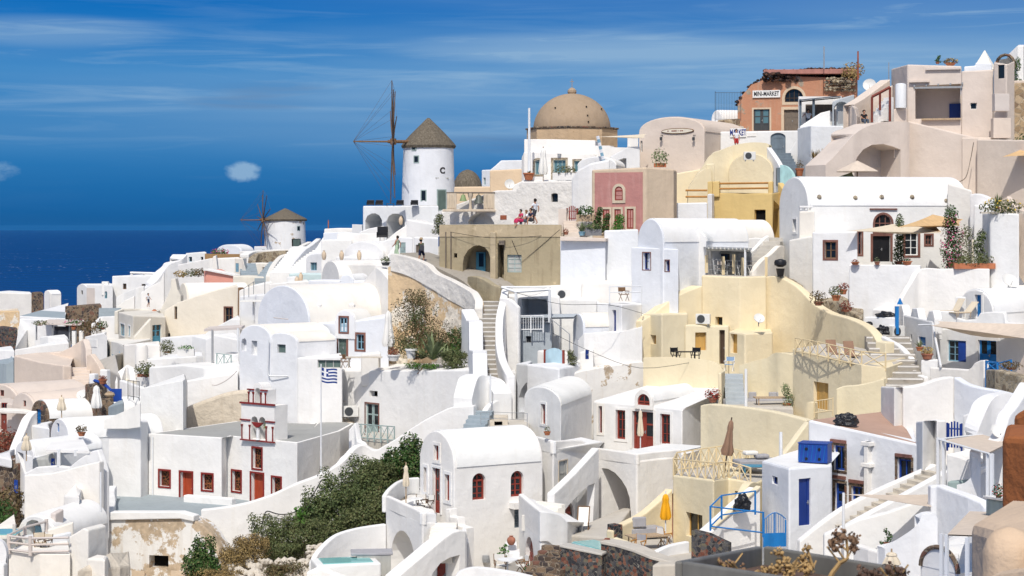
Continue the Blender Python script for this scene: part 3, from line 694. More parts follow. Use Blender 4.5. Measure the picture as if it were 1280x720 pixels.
h2=vault('dormer','little white barrel dormer with a red lunette over the red double door','dormer',(793,499.5,115.6),(815,501.5,114.7),13.5,(3.0,4.2),507,dn=.2,bev=.03)
h2 .win(0,796.5,492.5,812,506.5,arch=1,nc=2,nr=1,bar=.09,dep=.15);h2 .fin()
v=vault('vaulted_house','small white vault with one narrow red window left of the red double door','house',(655,501,113.5),(701,504.5,109.5),19,(2.1,7.6),560,dn=3)
v.win(0,676.5,505,682,530,sur='white',surw=.13,surp=.04,nc=1,nr=2,bar=.08);v.fin()
h=blk('arcade','white terrace on a big pointed arch below the red double door','terrace',[(746,570,668,106.8),(796,576,652,103.4),(852,570,640,106)],[(4.4,6.2),(4.6,7.0),(3.0,5.4)],dn=3,roof='white_roof')
h.cutpx(0,[(752,690),(752,585),(760,586),(769,591),(777,600),(783,610),(787,622),(788.5,640),(788.5,690)],3.2)
stp('parapet',None,None,[(746,560,573,106.8),(771,563.5,576,105),(796,567.5,580,103.4)],.22,parent=h,dn=.1,gnd=False,sm=0)
stp('parapet',None,None,[(796,567.5,580,103.45),(824,564,577,104.8),(852,561.5,575,106)],.22,parent=h,dn=.1,gnd=False,sm=0)
o,u,n=h.onwall(0,784,640);q=MB();q.box(o-n*3.05+u*(-.55)+V3((0,0,-.4)),(.9,.12,2.6),math.atan2(u.y,u.x));q.bld('door','red',h.root,h.L)
h.fin()
h=stp('stair_wall','white diagonal stair wall rising to the red double door terrace','stair wall',[(693,617,668,100.2),(705,605.5,668,101.2),(718,593,668,102.2),(731,579,668,103.2),(742,567,668,104.2),(749,559.5,668,105)],.45,sm=0,house=True,dn=.8)
h.cutpx(2,[(702,700),(702,643),(712,630),(724,617),(736,607),(745.5,603.5),(743,640),(740,700)],3.0);h.fin()
h=blk('inner_wall','white back wall with a red plank door behind the stair arch','wall',[(695,616,676,102.7),(747,575,676,106.9)],(1,1.5),dn=2)
h.door(0,702,628,715,662,'red_brown',arch=1,dep=.15,panels=2);h.fin()
blk('patio','pale patio with a deck chair and plunge pool under the white arches','patio',[(700,668,676,97.5),(762,672,690,95)],(4,9.5),'screed',dn=.6,bz=.05)
m=MB();
stp('stone_wall','dark volcanic rubble wall with grey coping along the bottom edge','stone wall',[(700,683,760,88.5),(720,687.5,760,88),(752,694,760,87.5)],.6,'stone_dark',sm=0,bev=.03)
stp('stone_wall','taller dark volcanic rubble wall below the yellow umbrella patio','stone wall',[(751,679,760,88.2),(770,682.5,760,87.7),(790,688.5,760,87),(812,697.5,760,86.2),(832,703,760,86),(858,710,760,85.6)],.9,'stone_dark',sm=0,bev=.03)
for pts,l in (([(699,681,684,88.45),(720,685.5,688.5,87.95),(752.5,692,695,87.45)],'grey flat coping with a white edge on the lower stone wall'),([(750,676,680,88.15),(770,680,684,87.65),(790,686,690,86.95),(812,695,699,86.15),(832,700.5,704.5,85.95),(858,707,711,85.55)],'grey cement coping on the taller stone wall')):
 stp('coping',l,'coping',pts,.95 if pts[0][0]>720 else.75,'screed',sm=0,dn=0,bev=.03,gnd=False)
stairs('staircase','rough volcanic stone steps beside the small arched red door',(676,722,88.2),(704,682,90.5),1.9,6,'stone_brown',th=3,cat='steps')
stp('stone_wall','short end of dark stone wall beside the pool','stone wall',[(759,655,690,92),(769,657,690,91.6)],.5,'stone_dark',sm=0,bev=.02)
q=MB();a=P(746,680,92.5);q.box((a.x,a.y,a.z-.1),(1.3,2.6,.1),.5);o=q.bld('plunge_pool','pool_tile',None,a);tag(o,'small turquoise plunge pool beside the dark stone wall','pool')
q=MB();q.box((0,0,0),(1.2,2.5,.04),.5);o=q.bld('water','pool_water',o);o.location=(0,0,-.03)
# ---- yellow patio
stp('patio_wall','sweeping yellow patio wall behind the grey bench','patio wall',[(766,664,700,91.6),(776,658,700,92),(790,651,700,92.8),(805,643,690,93.8),(822,629,690,94.8),(841,611,690,95.8)],.45,'yellow',dn=1)
stp('patio_wall','low curved yellow kerb wall below the wooden table','patio wall',[(766,672,706,89),(780,677,706,88.6),(796,684,706,88),(812,694,706,87.4),(822,699,710,87.2)],.3,'yellow',dn=.6)
blk('patio','screed floor of the yellow umbrella patio','patio',[(775,690,700,89.5),(845,694,700,89)],(1.5,6),'screed',dn=.6)
stp('parapet_wall','low white wall between the wooden table and the stone steps','parapet',[(813,698,715,86.6),(820,691,715,86.9),(833,684,710,87.4),(846,680,706,87.8),(862,677,700,88.2)],.3,'white')
blk('landing','grey cement landing with a step right of the wooden table','landing',[(815,706,716,85.2),(868,704,716,85.4)],(1.2,3.2),'screed',dn=1)
# ---- yellow block with the railing
h=blk('yellow_house','yellow block with a railed sun terrace on top','house',[(841,594,700,95.8),(892,600,690,92.8),(911,598,680,94.2),(945,604,660,93.2)],[(3.0,6.2),(3.6,6.6),(3.2,5.6),(2.0,5)],'yellow',dn=2,roof='screed')
h.win(0,857.5,642,878,672,frame='ochre_wood',pane='glass',nc=2,nr=1,dep=.3,sur=None);G['yel']=h
h.win(2,918.5,614,926,634,frame='ochre_wood',pane='glass',nc=1,nr=1,dep=.3);h.fin()
stp('stair_wall','small rounded yellow wall at the right end of the railed terrace','stair wall',[(921,634,655,90.6),(927,622,655,90.8),(935,608,655,91.2),(942,602.5,655,91.8),(948,604,655,92.4)],.4,'yellow')
stp('ramp_wall','white ramp wall with a thin yellow edge under the blue handrail','ramp wall',[(880,672,700,86.2),(900,655,700,86.8),(925,632,690,87.6),(951,610,680,88.4)],.8,sm=0)
stp('ramp_edge','thin yellow edge strip on the white ramp wall','edge',[(893,658.5,661.5,86.5),(920,634,637,87.3),(951,607.5,610.5,88.3)],.3,'yellow',sm=0,dn=0,gnd=False,bev=.02)
stp('back_wall','tall curved yellow wall behind the folded brown parasol','wall',[(875,507,600,104),(884,505,600,103.6),(895,505.5,600,103),(925,508.5,600,101.5),(960,513.5,600,99.8),(985,519,600,98.8),(1008,525,600,98)],.5,'yellow',dn=2)
stp('ramp_wall','yellow sloping wall rising to the brick coloured roof','ramp wall',[(962,588,620,94),(975,574,620,94.4),(990,556,620,94.8),(1003,538,620,95.2),(1011,527,620,95.4)],.35,'yellow',dn=1.5)
# ---------------------------------------------------------------- upper yellow houses
h=blk('yellow_house','pale yellow house corner with a small square window and black chairs','house',[(803.5,392,480,127.5),(827,392.5,480,125),(860,391.5,470,126.5)],[(1.2,3.2),(1.4,3.4),(1.0,3)],'yellow',dn=3)
h.win(0,808,418.5,820,430,frame='ochre_wood',pane='ochre_wood',nc=2,nr=1,dep=.35,bar=.05);h.fin()
h=blk('yellow_house','yellow recessed wall with ochre shutters and a dark doorway','house',[(856,405.5,470,126.2),(892,407.5,470,126.6),(911,407,470,126.2)],(1.2,1.6),'yellow',dn=3)
h.win(0,869,415.5,883,438,frame='ochre_wood',pane='ochre_wood',nc=2,nr=1,dep=.28,bar=.07)
h.door(1,899,412.5,906,455,'wood_dark',dep=.3,panels=1);h.fin()
h=blk('yellow_house','tall blank yellow house mass below the terrace with wooden posts','house',[(877,344,470,128.2),(925,346,470,126.4),(958,345,470,127.0)],[(.8,2.6),(.8,3.2),(.8,2.2)],'yellow',dn=3,roof='screed')
h.win(0,894,396,903,408.5,frame='ochre_wood',pane='glass',nc=1,nr=1,dep=.4);G['ymass']=h;h.fin()
stp('buttress_wall','yellow sloping wall coming down to the left of the tall yellow house','wall',[(801,402,430,126.2),(815,393,430,126.5),(840,374,430,127),(860,364,430,127.6),(878,357,430,128.2)],1.2,'yellow',dn=2)
h=blk('yellow_house','yellow cube with a slanted shadowed window beside the dark doorway','house',[(911,414,470,124.5),(931,417,470,122.6),(966,415,470,123.6)],[(1.5,5.5),(1.6,6),(1.3,5)],'yellow',dn=3)
h.win(0,913,417.5,921.5,441.5,frame='ochre_wood',pane='ochre_wood',nc=2,nr=1,dep=.3,bar=.06);h.fin()
stp('retaining_wall','big curved yellow retaining wall sweeping down from the upper terrace','retaining wall',[(955,346,470,127.6),(968,345,470,127),(978,348,470,126.4),(995,358,470,125.4),(1007,370,470,124.6),(1018,381,470,123.4),(1036,391,470,121.4),(1060,398,470,118.6),(1078,406,470,116.6),(1090,417,470,115),(1096,428,470,114)],.6,'yellow',dn=2)
stp('wall','yellow pillar ending the curved retaining wall by the paved steps','pillar',[(1094,426,470,112.6),(1107,428,470,111.8)],.7,'yellow',sm=0,dn=1)
stp('patio_wall','yellow wall behind the grey cushioned bench','wall',[(924,457,512,119.4),(940,452,512,118.8),(958,447.5,512,118.2),(966,442,512,117.8),(975,441,512,117.2),(992,444,512,116.6)],1.2,'yellow',dn=1.5)
stp('parapet_wall','long low yellow parapet rounding off above the grey steps','parapet',[(804,447,482,122.4),(827,446.5,484,121.6),(850,447.5,488,120.9),(875,449.5,492,120.2),(892,453,495,119.8),(902,460,497,119.6),(906,472,499,119.6)],.35,'yellow',dn=1.6)
blk('patio','yellow patio floor with sofas and wooden table','patio',[(905,507,520,113.2),(992,510,520,110.8)],(2,7.6),'screed',dn=1,bz=.0)
h=blk('yellow_house','yellow house with two ochre doors under the railed lounger terrace','house',[(991,436,520,112.4),(1077,456,520,105.2),(1108,460,500,105.6)],[(3.4,6.3),(3.8,6.0),(3.6,5.6)],'yellow',dn=2,roof='screed',bz=-.0)
h.door(0,1017,478,1035.5,512,'ochre_wood',leaves=2,panels=1,dep=.3,handle=None);G['yterr']=h;h.fin()
stp('parapet_wall','short rounded yellow parapet in front of the ochre doors','parapet',[(1045,486,520,103.4),(1055,482.5,520,103.2),(1068,481.5,520,102.8),(1085,478.5,520,102.4),(1105,473,520,102)],.4,'yellow',dn=1)
stp('parapet_wall','small yellow gate pier beside the ochre doors','pier',[(1006,506,524,103.8),(1010,502.5,524,103.6),(1018,504,524,103.4)],.5,'yellow',dn=1)
fence('picket_gate','low yellow picket gate below the ochre doors',[(1018,520,103.4),(1041,517,103)],.85,'cream_rail','bars',.9,.03,'gate',(.95,.2))
stairs('staircase','slate grey steps between yellow walls',(919,507,113.8),(917,467,119.2),1.15,7,'grey_paint',th=1)
stp('step_wall','thin yellow wall edging the slate grey steps','wall',[(902,466,512,113.6),(906.5,463,512,117.4)],.2,'yellow',sm=0,dn=.4)
# ---------------------------------------------------------------- white house with the brick coloured roof and blue door
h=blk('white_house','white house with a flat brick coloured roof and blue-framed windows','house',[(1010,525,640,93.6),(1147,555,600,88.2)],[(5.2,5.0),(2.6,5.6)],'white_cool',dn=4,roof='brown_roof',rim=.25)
for r in ((1042,557,1056,588),(1121.5,574,1139,600),(1064,608,1078,626)):
 h.win(0,*r,frame='blue',nc=2,nr=1,dep=.22,sur='stone_brown',surw=.13,surp=.02,bar=.09)
h.door(0,1043.5,604,1056,640,'blue',dep=.22,sur='stone_brown',surw=.13,surp=.02,glass='glass')
for r in ((1039,549.5,1058,553.5),(1120,567.5,1140,571.5),(1040,594.5,1057.5,598.5),(1062,600,1080,604)):h.slab(0,*r,'brown_trim','lintel',.1)
o,u,n,w_,hh=h.fr(0,1082,552,1092,622);q=MB();q.boxf(o,u,n,(-.12,0,.12,hh),-.02,.28);q.boxf(o,u,n,(-.3,hh*.93,.3,hh),-.02,.32);q.boxf(o,u,n,(-.3,hh*.55,.3,hh*.62),-.02,.32);q.bld('flue','white',h.root,h.L,bev=.02)
h.fin();G['wb']=h
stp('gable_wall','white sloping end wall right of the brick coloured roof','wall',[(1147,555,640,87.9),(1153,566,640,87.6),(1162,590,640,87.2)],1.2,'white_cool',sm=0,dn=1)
h=blk('annex','small white annex with a cobalt blue door and blue box on top','annex',[(952,576,668,89.6),(986,585,672,86),(1040,581,660,87.4)],[(3.2,6),(3.2,6.5),(1.6,7)],'white_cool',dn=3,roof='white_roof')
h.win(0,965,595.5,972,605.5,frame='blue',nc=1,nr=1,dep=.2,bar=.05)
h.door(1,998.5,598,1013.5,657,'blue_deep',dep=.18,panels=1);h.fin();G['annex']=h
q=MB();a=P(1019,578.5,88);q.box((0,0,.5),(1.35,.95,.86));q.box((0,0,.955),(1.42,1.02,.05));
root=empty('equipment_box',a-V3((0,0,.02)),'blue lattice sided equipment box on the annex roof','box');root.rotation_euler=(0,0,radians(-22))
q.bld('casing','blue',root,bev=.02);q=MB()
for i in range(7):q.tube([(-.66+.19*i,-.49,.12),(-.66+.19*i+.1,-.49,.88)],.012,4);
for i in range(9):q.tube([(-.69,-.42+.1*i,.14),(-.69,-.42+.1*i+.05,.86)],.014,4)
q.bld('grille','blue_sky',root)
for i,(x,z) in enumerate(((-.3,.25),(.3,.25),(-.3,.7),(.3,.7))):
 q=MB();q.lathe([(.07,0),(.07,.03)],(0,0,0),10);q.v=[V3((v.x+x,-.478-v.z,v.y+z)) for v in q.v];q.bld('vent','black',root)
stp('stair_wall','upper white stair wall running up right past the blue-framed windows','stair wall',[(1000,676,700,84.6),(1020,660,700,84.8),(1050,638,700,85.2),(1080,621.5,700,85.6),(1110,607,690,86),(1140,594,680,86.4),(1171,580,670,86.8)],.4,dn=1)
stp('stair_wall','lower white stair wall above the shaded beige awning','stair wall',[(1040,672,700,82.6),(1060,657,700,82.8),(1085,643,700,83.2),(1110,629.5,690,83.6),(1140,613,680,84),(1170,596.5,670,84.4),(1185,588,660,84.6)],.4,dn=1)
stairs('staircase','white diagonal stair with tan stone treads',(1055,664,84),(1172,590,85.8),1.5,13,'rock_pale',th=1.2,cat='stairs')
stp('wall','sloped white wall in shadow below the beige triangular awning','wall',[(1030,668,730,80.5),(1072,650,730,80.4),(1110,640,730,80.3),(1150,626,730,80.2),(1166,620,730,80.2)],.4,sm=0,dn=1)
stp('wall','white rising stair wall with a chimney hump and thin wires','wall',[(1106,686,740,71),(1110,681,740,71),(1125,672,740,70.8),(1141,661,740,70.6),(1149,652,740,70.5),(1152,645,740,70.5),(1158,642.5,740,70.5),(1168,642.5,740,70.5),(1172,648,740,70.5)],.55,dn=2)
stp('wall','low white wall by the beige awning corner at the bottom','wall',[(1066,680,740,73),(1085,686,740,72),(1107,693,740,71.3)],.35,sm=0,dn=1)
h=stp('wall','tall white wall falling to the right between awnings','wall',[(1163,608,740,76),(1170,606.5,740,76),(1190,614,740,75),(1210,621,740,74),(1226,628,740,73.4),(1231,634,740,73.2)],.5,'white_cool',sm=0,dn=2)
h=blk('arch_shed','white shed with a brown stone arch line beside the awning posts','shed',[(1150,694,740,68.2),(1198,694,740,66.5)],(2.5,5),dn=2,bz=0)
q=MB();o,u,n,w_,hh=h.fr(0,1153,684,1197,712)
pt=[o+u*(w_/2*1.05*cos(pi*k/16))+V3((0,0,hh*(.0+1.0*sin(pi*k/16))))+n*.03 for k in range(17)];q.tube(pt,.09,6);q.bld('arch_trim','stone_brown',h.root,h.L)
v=[1];o2=MB();k=[o+u*(w_/2*cos(pi*j/16))+V3((0,0,hh*sin(pi*j/16))) for j in range(17)];kk=len(k)
o2 .add([p+n*.02 for p in k]+[p-n*3 for p in k],[tuple(range(kk)),tuple(range(2*kk-1,kk-1,-1))]+[(j,(j+1)%kk,kk+(j+1)%kk,kk+j) for j in range(kk)]);o2 .bld('arch_gable','white',h.root,h.L)
stp('wall','tall wavy white wall behind the brick coloured roof','wall',[(1112,483,560,97.4),(1129,484,560,93.6),(1140,483,560,93.8),(1155,480,560,94),(1172,474,560,94.2),(1183,471.5,560,94.3),(1193,471,560,94.4)],.45,sm=0,dn=2)
stp('wall','long white wall sloping down to the right behind the blue picket gate','wall',[(1192,471,560,94.4),(1205,479,560,93.6),(1222,484,560,92.8),(1245,488,560,92),(1268,494,560,91)],.4,'white_cool',dn=2)
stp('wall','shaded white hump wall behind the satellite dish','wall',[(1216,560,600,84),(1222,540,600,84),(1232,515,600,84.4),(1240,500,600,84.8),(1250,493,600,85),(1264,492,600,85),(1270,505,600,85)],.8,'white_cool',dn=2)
stp('wall','curved white stair wall climbing to the right picture edge','wall',[(1243,556,600,80),(1255,540,600,80.3),(1262,520,600,80.6),(1270,510,600,81),(1278,498,600,81.4),(1290,478,600,82)],.6,dn=2)
stp('wall','white wall block left of the satellite dish','wall',[(1203,519,590,88),(1215,516,590,87.6),(1230,512,590,87.2)],1.2,dn=2,sm=0)
stp('gate_pier','white pier with a flat top left of the blue picket gate','pier',[(1164,527,600,88.4),(1171,525.5,600,86.6),(1183,525.5,600,86.9)],.7,sm=0,dn=1)
q=fence('picket_gate','blue picket gate between white walls',[(1184,560,87),(1202,561,86.8)],1.12,'blue_deep','bars',.66,.04,'gate',(.8,.2),postr=.05)
q=MB();a,b=P(1184,560,87),P(1202,561,86.8)
for i in range(5):p=a.lerp(b,(i+.5)/5);q.box((p.x,p.y-.03,p.z+.58+.06*sin(i/4*3.14)),(.075,.03,1.1+.1*sin(i/4*3.14)))
q.bld('picket','blue_deep',bpy.data.objects['picket_gate.001'] if 'picket_gate.001' in bpy.data.objects else None,a)
stp('wall','white ledge with shaded front below the blue picket gate','wall',[(1183,567,620,83.4),(1200,571,620,83),(1217,578,620,82.6),(1230,584,620,82.4)],2.4,sm=0,dn=2)
stp('wall','white curved chute like stair wall below the beige canopy','wall',[(1196,606,625,76.8),(1205,604,625,76.6),(1214,596,625,76.4),(1222,582,625,76.2),(1226,565,625,76.2)],.9,dn=1)
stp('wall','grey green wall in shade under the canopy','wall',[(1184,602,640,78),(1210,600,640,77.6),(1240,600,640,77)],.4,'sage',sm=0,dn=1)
stp('wall','pale wall closing the back of the canopy at the right edge','wall',[(1228,555,640,79.5),(1262,556,640,79)],.4,sm=0,dn=1)
stp('ledge','white slab ledge with orange flowers by the rusty wall','ledge',[(1228,619.5,622,66),(1262,624,627,63)],2.2,sm=0,dn=.02,bev=.02,gnd=False)
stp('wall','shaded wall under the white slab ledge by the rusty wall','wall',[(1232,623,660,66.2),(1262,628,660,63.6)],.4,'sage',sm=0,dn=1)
blk('near_wall','rust brown wall with a curved shoulder close at the right edge','wall',[(1253,546,646,16.0),(1300,548,650,15.6)],(.3,1.1),'rust_brown',dn=.6,bev=.05,gnd=False)
blk('near_wall','taller rust brown pillar behind the rust brown wall at the right edge','pillar',[(1266,519,560,17.6),(1310,500,560,17.3)],(.3,.5),'rust_brown',dn=.8,bev=.05,gnd=False,bz=0)
h=blk('near_wall','rough sandy wall block close at the bottom right corner','wall',[(1213,653,760,12.2),(1300,676,760,10.6)],[(.55,1.1),(.7,1.6)],'tan_near',dn=1.0,bev=.07,gnd=False)
q=MB();a=P(1262,760,11.0);q.lathe([(.155,0),(.155,.25),(.15,.33),(.125,.40),(.08,.445),(.02,.465)],(a.x,a.y,a.z),28);
solo('chimney_pot','rounded sandy plaster stub in front of the rough sandy wall','stub',q,'tan_near',a,sm=True)
stp('near_wall','blurred sandy ledge at the very bottom right','ledge',[(1225,717,760,9.0),(1250,712,760,8.8),(1300,706,760,8.4)],.5,'tan_near',sm=0,dn=.5,gnd=False)
a=P(1000,720,7.6)
root=empty('planter_box',P(1010,740,7.9),'old grey metal planter trough with dead plants close to the camera','planter')
L=root.location
def tub(pts,th,name):
 q=MB()
 for (p0,p1,q0,q1,d0,d1) in pts:
  A_,B_=P(p0,q0,d0),P(p1,q1,d1);u=(B_-A_);u.z=0;u.normalize();nn=V3((-u.y,u.x,0))
  vs=[A_,B_,V3((B_.x,B_.y,-1.75)),V3((A_.x,A_.y,-1.75))];q.add(vs+[v+nn*th for v in vs],[(0,1,2,3),(7,6,5,4),(0,4,5,1),(1,5,6,2),(2,6,7,3),(3,7,4,0)])
 q.bld(name,'steel_tub',root,L,bev=.008)
tub([(852,1066,702,735,7.0,6.3)],.03,'front_side')
tub([(853,953,702,683,7.02,8.2)],.03,'left_side')
tub([(954,1128,683,711,8.2,7.6)],.03,'back_side')
q=MB();q.add([P(870,725,7.1),P(955,706,8.1),P(1125,735,7.6),P(1060,760,6.4)],[(0,1,2,3)]);q.add([p-V3((0,0,.06)) for p in [P(870,725,7.1),P(955,706,8.1),P(1125,735,7.6),P(1060,760,6.4)]],[(3,2,1,0)]);q.bld('soil','dry_dark',root,L)
def deadplant(label,base,tip,heads,seed,mat='dry_brown',bend=.1):
 rnd=random.Random(seed);a,b=P(*base),P(*tip);r=empty('dead_plant',a,label,'dead plant');q=MB()
 pts=[a.lerp(b,k/6)+V3((bend*sin(k/6*3)*.4,0,bend*.3*sin(k))) for k in range(7)];q.tube(pts,[.011-.001*k for k in range(7)],5)
 for k in range(2,6):e=pts[k]+V3((rnd.uniform(-.06,.06),rnd.uniform(-.04,.04),rnd.uniform(.02,.07)));q.tube([pts[k],e],.004,4)
 q.bld('stem','dry_straw',r,a)
 q=MB()
 for (px,py,d,s) in heads:
  c=P(px,py,d)
  for _ in range(7):
   p=c+V3((rnd.gauss(0,s*.4),rnd.gauss(0,s*.4),rnd.gauss(0,s*.4)));rr=s*(.2+.22*rnd.random())
   m_=bmesh.new();bmesh.ops.create_icosphere(m_,subdivisions=2,radius=rr)
   q.add([p+v.co*(1+.5*pnoise(v.co*60+p*9)) for v in m_.verts],[tuple(v.index for v in f.verts) for f in m_.faces]);m_.free()
  q.leaves(c,(s,s,s),40,s*.5,rnd=rnd)
 q.bld('flower_head',mat,r,a);return r
deadplant('dead brown flower head drooping tall over the planter rim',(1030,735,7.3),(1056,668,7.3),[(1050,668,7.3,.035),(1066,672,7.3,.03),(1045,680,7.3,.03),(1068,684,7.3,.025)],1)
deadplant('dead straw coloured upright flower spikes in the middle of the planter',(985,735,7.4),(975,690,7.4),[(973,690,7.4,.022),(978,704,7.4,.028),(984,716,7.4,.028),(968,712,7.4,.022)],2,'dry_straw')
deadplant('second cluster of dead straw spikes just left of the tall drooping head',(1000,735,7.5),(1008,685,7.5),[(1010,684,7.5,.018),(1006,698,7.5,.025),(996,708,7.5,.026),(1010,712,7.5,.03)],3,'dry_straw')
deadplant('clump of shrivelled brown leaves at the left end of the planter',(930,728,7.5),(896,698,7.5),[(912,708,7.5,.028),(925,716,7.5,.03),(900,703,7.5,.014)],4,bend=.05)
deadplant('shrivelled brown clump at the right end of the planter',(1100,750,7.0),(1110,712,7.0),[(1112,712,7,.03),(1128,718,7,.03),(1096,717,7,.028),(1080,718,7,.03)],5,'dry_dark')
deadplant('small straw tuft low inside the planter',(955,738,7.4),(957,714,7.4),[(957,713,7.4,.02),(948,719,7.4,.024),(965,720,7.4,.024)],6,'dry_straw')
# ---------------------------------------------------------------- blue door house on the right
h=blk('white_house','white house with bright blue double door and blue shutters under a sail','house',[(1166,410,480,116.5),(1290,414,480,110)],[(3.5,6),(3,7)],dn=3,roof='white_roof')
h.win(0,1184,425.5,1207.5,452,frame='blue_grey',pane='glass',nc=3,nr=3,dep=.2,shut='blue',bar=.07)
h.door(0,1223,425.5,1246,462,'blue_sky',leaves=2,panels=2,glass='glass',dep=.2,sur='white',surw=.18,surp=.04);h.fin()
stp('wall','white rooftop parapet stepping below the two beige deck chairs','parapet',[(1166,388.5,415,116.3),(1190,389,415,115.4),(1196,397,415,115.2),(1204,400,415,114.8),(1220,399,415,114.2),(1225,391,415,114),(1240,389.5,415,113.4),(1255,390,415,112.8),(1256,403,415,112.6),(1292,406,415,111)],.3,sm=0,dn=.5)
h=blk('white_house','white side wall with three battlement like humps and a blue shutter','house',[(1122,391,480,121),(1166,402,480,114.6)],[(1.2,1.0),(1.2,1.0)],dn=3)
h.win(0,1148,421,1157,432,frame='blue_sky',pane='blue_sky',nc=1,nr=1,dep=.2)
h.win(0,1138,418,1140,426,frame='grey_dark',pane='glass',nc=1,nr=1,dep=.15,bar=.03);h.fin()
for i,(pts) in enumerate(([(1121,382,405,121),(1127,381,405,120.2),(1129,390,405,119.8)],[(1138,395,405,118.8),(1140,385,405,118.4),(1146,385,405,117.6),(1148,397,405,117.2)],[(1158,398,412,115.8),(1161,388.5,412,115.4),(1166,388,412,114.8),(1168,398,412,114.5)])):
 stp('merlon',['first white hump on the battlement wall, next to the blue gate post','middle white hump of the battlement wall','white hump of the battlement wall nearest the beige sail'][i],'hump',pts,.5,sm=0,dn=.3,gnd=False)
stp('parapet_wall','white patio wall curving up to the bright blue gate','parapet',[(1162,459,492,106.8),(1175,460,492,106.2),(1195,461,494,105.2),(1210,462,496,104.5),(1214,459,496,104.3),(1218,453.5,496,104.1),(1224,450.5,496,103.8),(1230,450,497,103.4)],.35,sm=0,dn=1)
stp('parapet_wall','white curved planter wall below the yellow flower pot','parapet',[(1144,452,486,110),(1146,462,486,108.4),(1153,468,486,107),(1161,471,488,106.4)],.3,dn=1)
stp('pier','white pedestal carrying the yellow flower pot','pedestal',[(1151,450,480,107.6),(1172,449.5,480,107.2)],.8,sm=0,dn=1)
h=vault('white_house','white vaulted room with a tall narrow blue door by the deck chairs','house',(1197,390,118),(1241,390,114.5),28,(5.5,5.5),410,dn=1)
h.door(0,1219,368.5,1227,398,'blue_sky',dep=.25,sur='white',surw=.18,surp=.04,panels=2);h.fin()
blk('white_house','long white roof with a straight edge right of the narrow blue door vault','house',[(1238,360,410,121),(1295,359,410,118)],(2,6),dn=2,roof='white_roof')
stp('wall','white stepped block wall left of the narrow blue door','wall',[(1194,371,400,117.6),(1212,371.5,400,117)],.8,sm=0,dn=1)
stp('wall','white embankment sloping up behind the deck chairs','wall',[(1118,388,410,122),(1140,378,405,123),(1165,362,400,124.4),(1195,352,395,125.4),(1230,344,390,126),(1290,336,380,126)],2.5,dn=2)
stp('wall','white path wall with black rubbish sacks on top','wall',[(1080,396,430,118),(1100,396,430,117.4),(1121,397,430,117)],.9,sm=0,dn=1)
stp('wall','white curving kerb wall along the rough stone steps','wall',[(1101,420,440,114.4),(1112,426,450,113.4),(1122,432,460,112.4),(1130,440,470,111.4),(1137,449,480,110.4),(1142,465,488,109)],.35,dn=1)
stairs('staircase','rough stone steps with whitewashed joints beside the yellow railing',(1127,487,104.5),(1108,420,116),2.6,9,'paving',th=1.4)
stp('stone_wall','pale rubble wall end right of the bright blue gate','stone wall',[(1247,462,500,98.4),(1258,462,500,96),(1290,470,505,94)],.6,'stone_pale',sm=0,dn=1)
stp('wall','rose plaster wall corner at the right edge above the rubble wall','wall',[(1268,470,490,100),(1276,452,490,99.6),(1283,436,490,99.2),(1290,420,490,99)],.6,'rose',dn=1)
# ---------------------------------------------------------------- big white vault house
h=vault('vaulted_house','large white barrel-vaulted house with shaded garden terrace','house',(974,258,135.6),(1010,257,130),36,(11.4,2.0),395,dn=2)
G['bigv']=h
h.win(0,991,274,995.5,290,frame='white_paint',nc=1,nr=1,dep=.25,bar=.05,sur='white',surw=.15)
h.win(1,1093.5,268,1114.5,290,frame='brown_trim',arch=1,nc=3,nr=1,dep=.2,sur='brown_trim',surw=.14,surp=.03)
h.door(1,1091,295,1113,327,'black',leaves=2,panels=2,dep=.25,sur='brown_trim',surw=.16,surp=.03)  # leaf coloured black in place of the dark inside an open doorway
h.win(1,1131.5,291,1147.5,319,frame='white_paint',nc=2,nr=3,dep=.22,sur='brown_trim',surw=.16,surp=.03)
h.win(1,1157,294,1165,306,frame='brown_trim',nc=2,nr=2,dep=.2,sur='brown_trim',surw=.12,surp=.03)
h.win(1,1073,290,1077,318,frame='brown_trim',nc=1,nr=2,dep=.2,sur='brown_trim',surw=.12,surp=.03)
h.slab(1,1087,260.5,1121,262.3,'brown_trim','lintel',.12);h.fin()
for i,(px,py) in enumerate(((1024,246),(1069,247),(1102,246),(1140,246),(1182,251))):
 a=P(px,py,130.1+(px-1010)*.01);q=MB();q.lathe([(.10,-.16),(.17,-.05),(.15,.08),(.05,.15)],(0,0,0),7,wob=.5);o=solo('roof_stone','small stone stub on the big white vault','stone stub',q,'stone_pale',a,group='stone stubs on the big white vault')
 o['label']=['stone stub on the big vault nearest its gable','second stone stub from the gable on the big white vault','middle stone stub on the big white vault','fourth stone stub from the gable on the big white vault','stone stub at the far right end of the big white vault'][i]
blk('chimney_block','white tapered chimney block against the big vault gable','chimney',[(998.5,264,345,129),(1018,263.5,345,128.4)],(.8,1.5),'white_warm',dn=2)
q=MB();a=P(1007,262,129.4);q.box((0,0,.2),(.9,.5,.12));[q.box((x,0,.08),(.1,.4,.2)) for x in (-.35,0,.35)]
solo('chimney_hood','small white chimney cap on the tapered chimney block','chimney cap',q,'white',a)
blk('white_house','stepped white lower wall with a lamp left of the brown-framed window','house',[(986,300,400,128.6),(1016,295,395,127)],(1,2.5),'white_warm',dn=3)
h=blk('white_house','white front block with one brown-framed window below the big vault','house',[(1015.5,290,398,126.4),(1072,289,398,125.2)],[(1,4.5),(1,5)],dn=3,roof='white_roof')
h.win(0,1031,302.5,1045,323,frame='wood_brown',nc=2,nr=2,dep=.2,sur='brown_trim',surw=.14,surp=.02);h.fin()
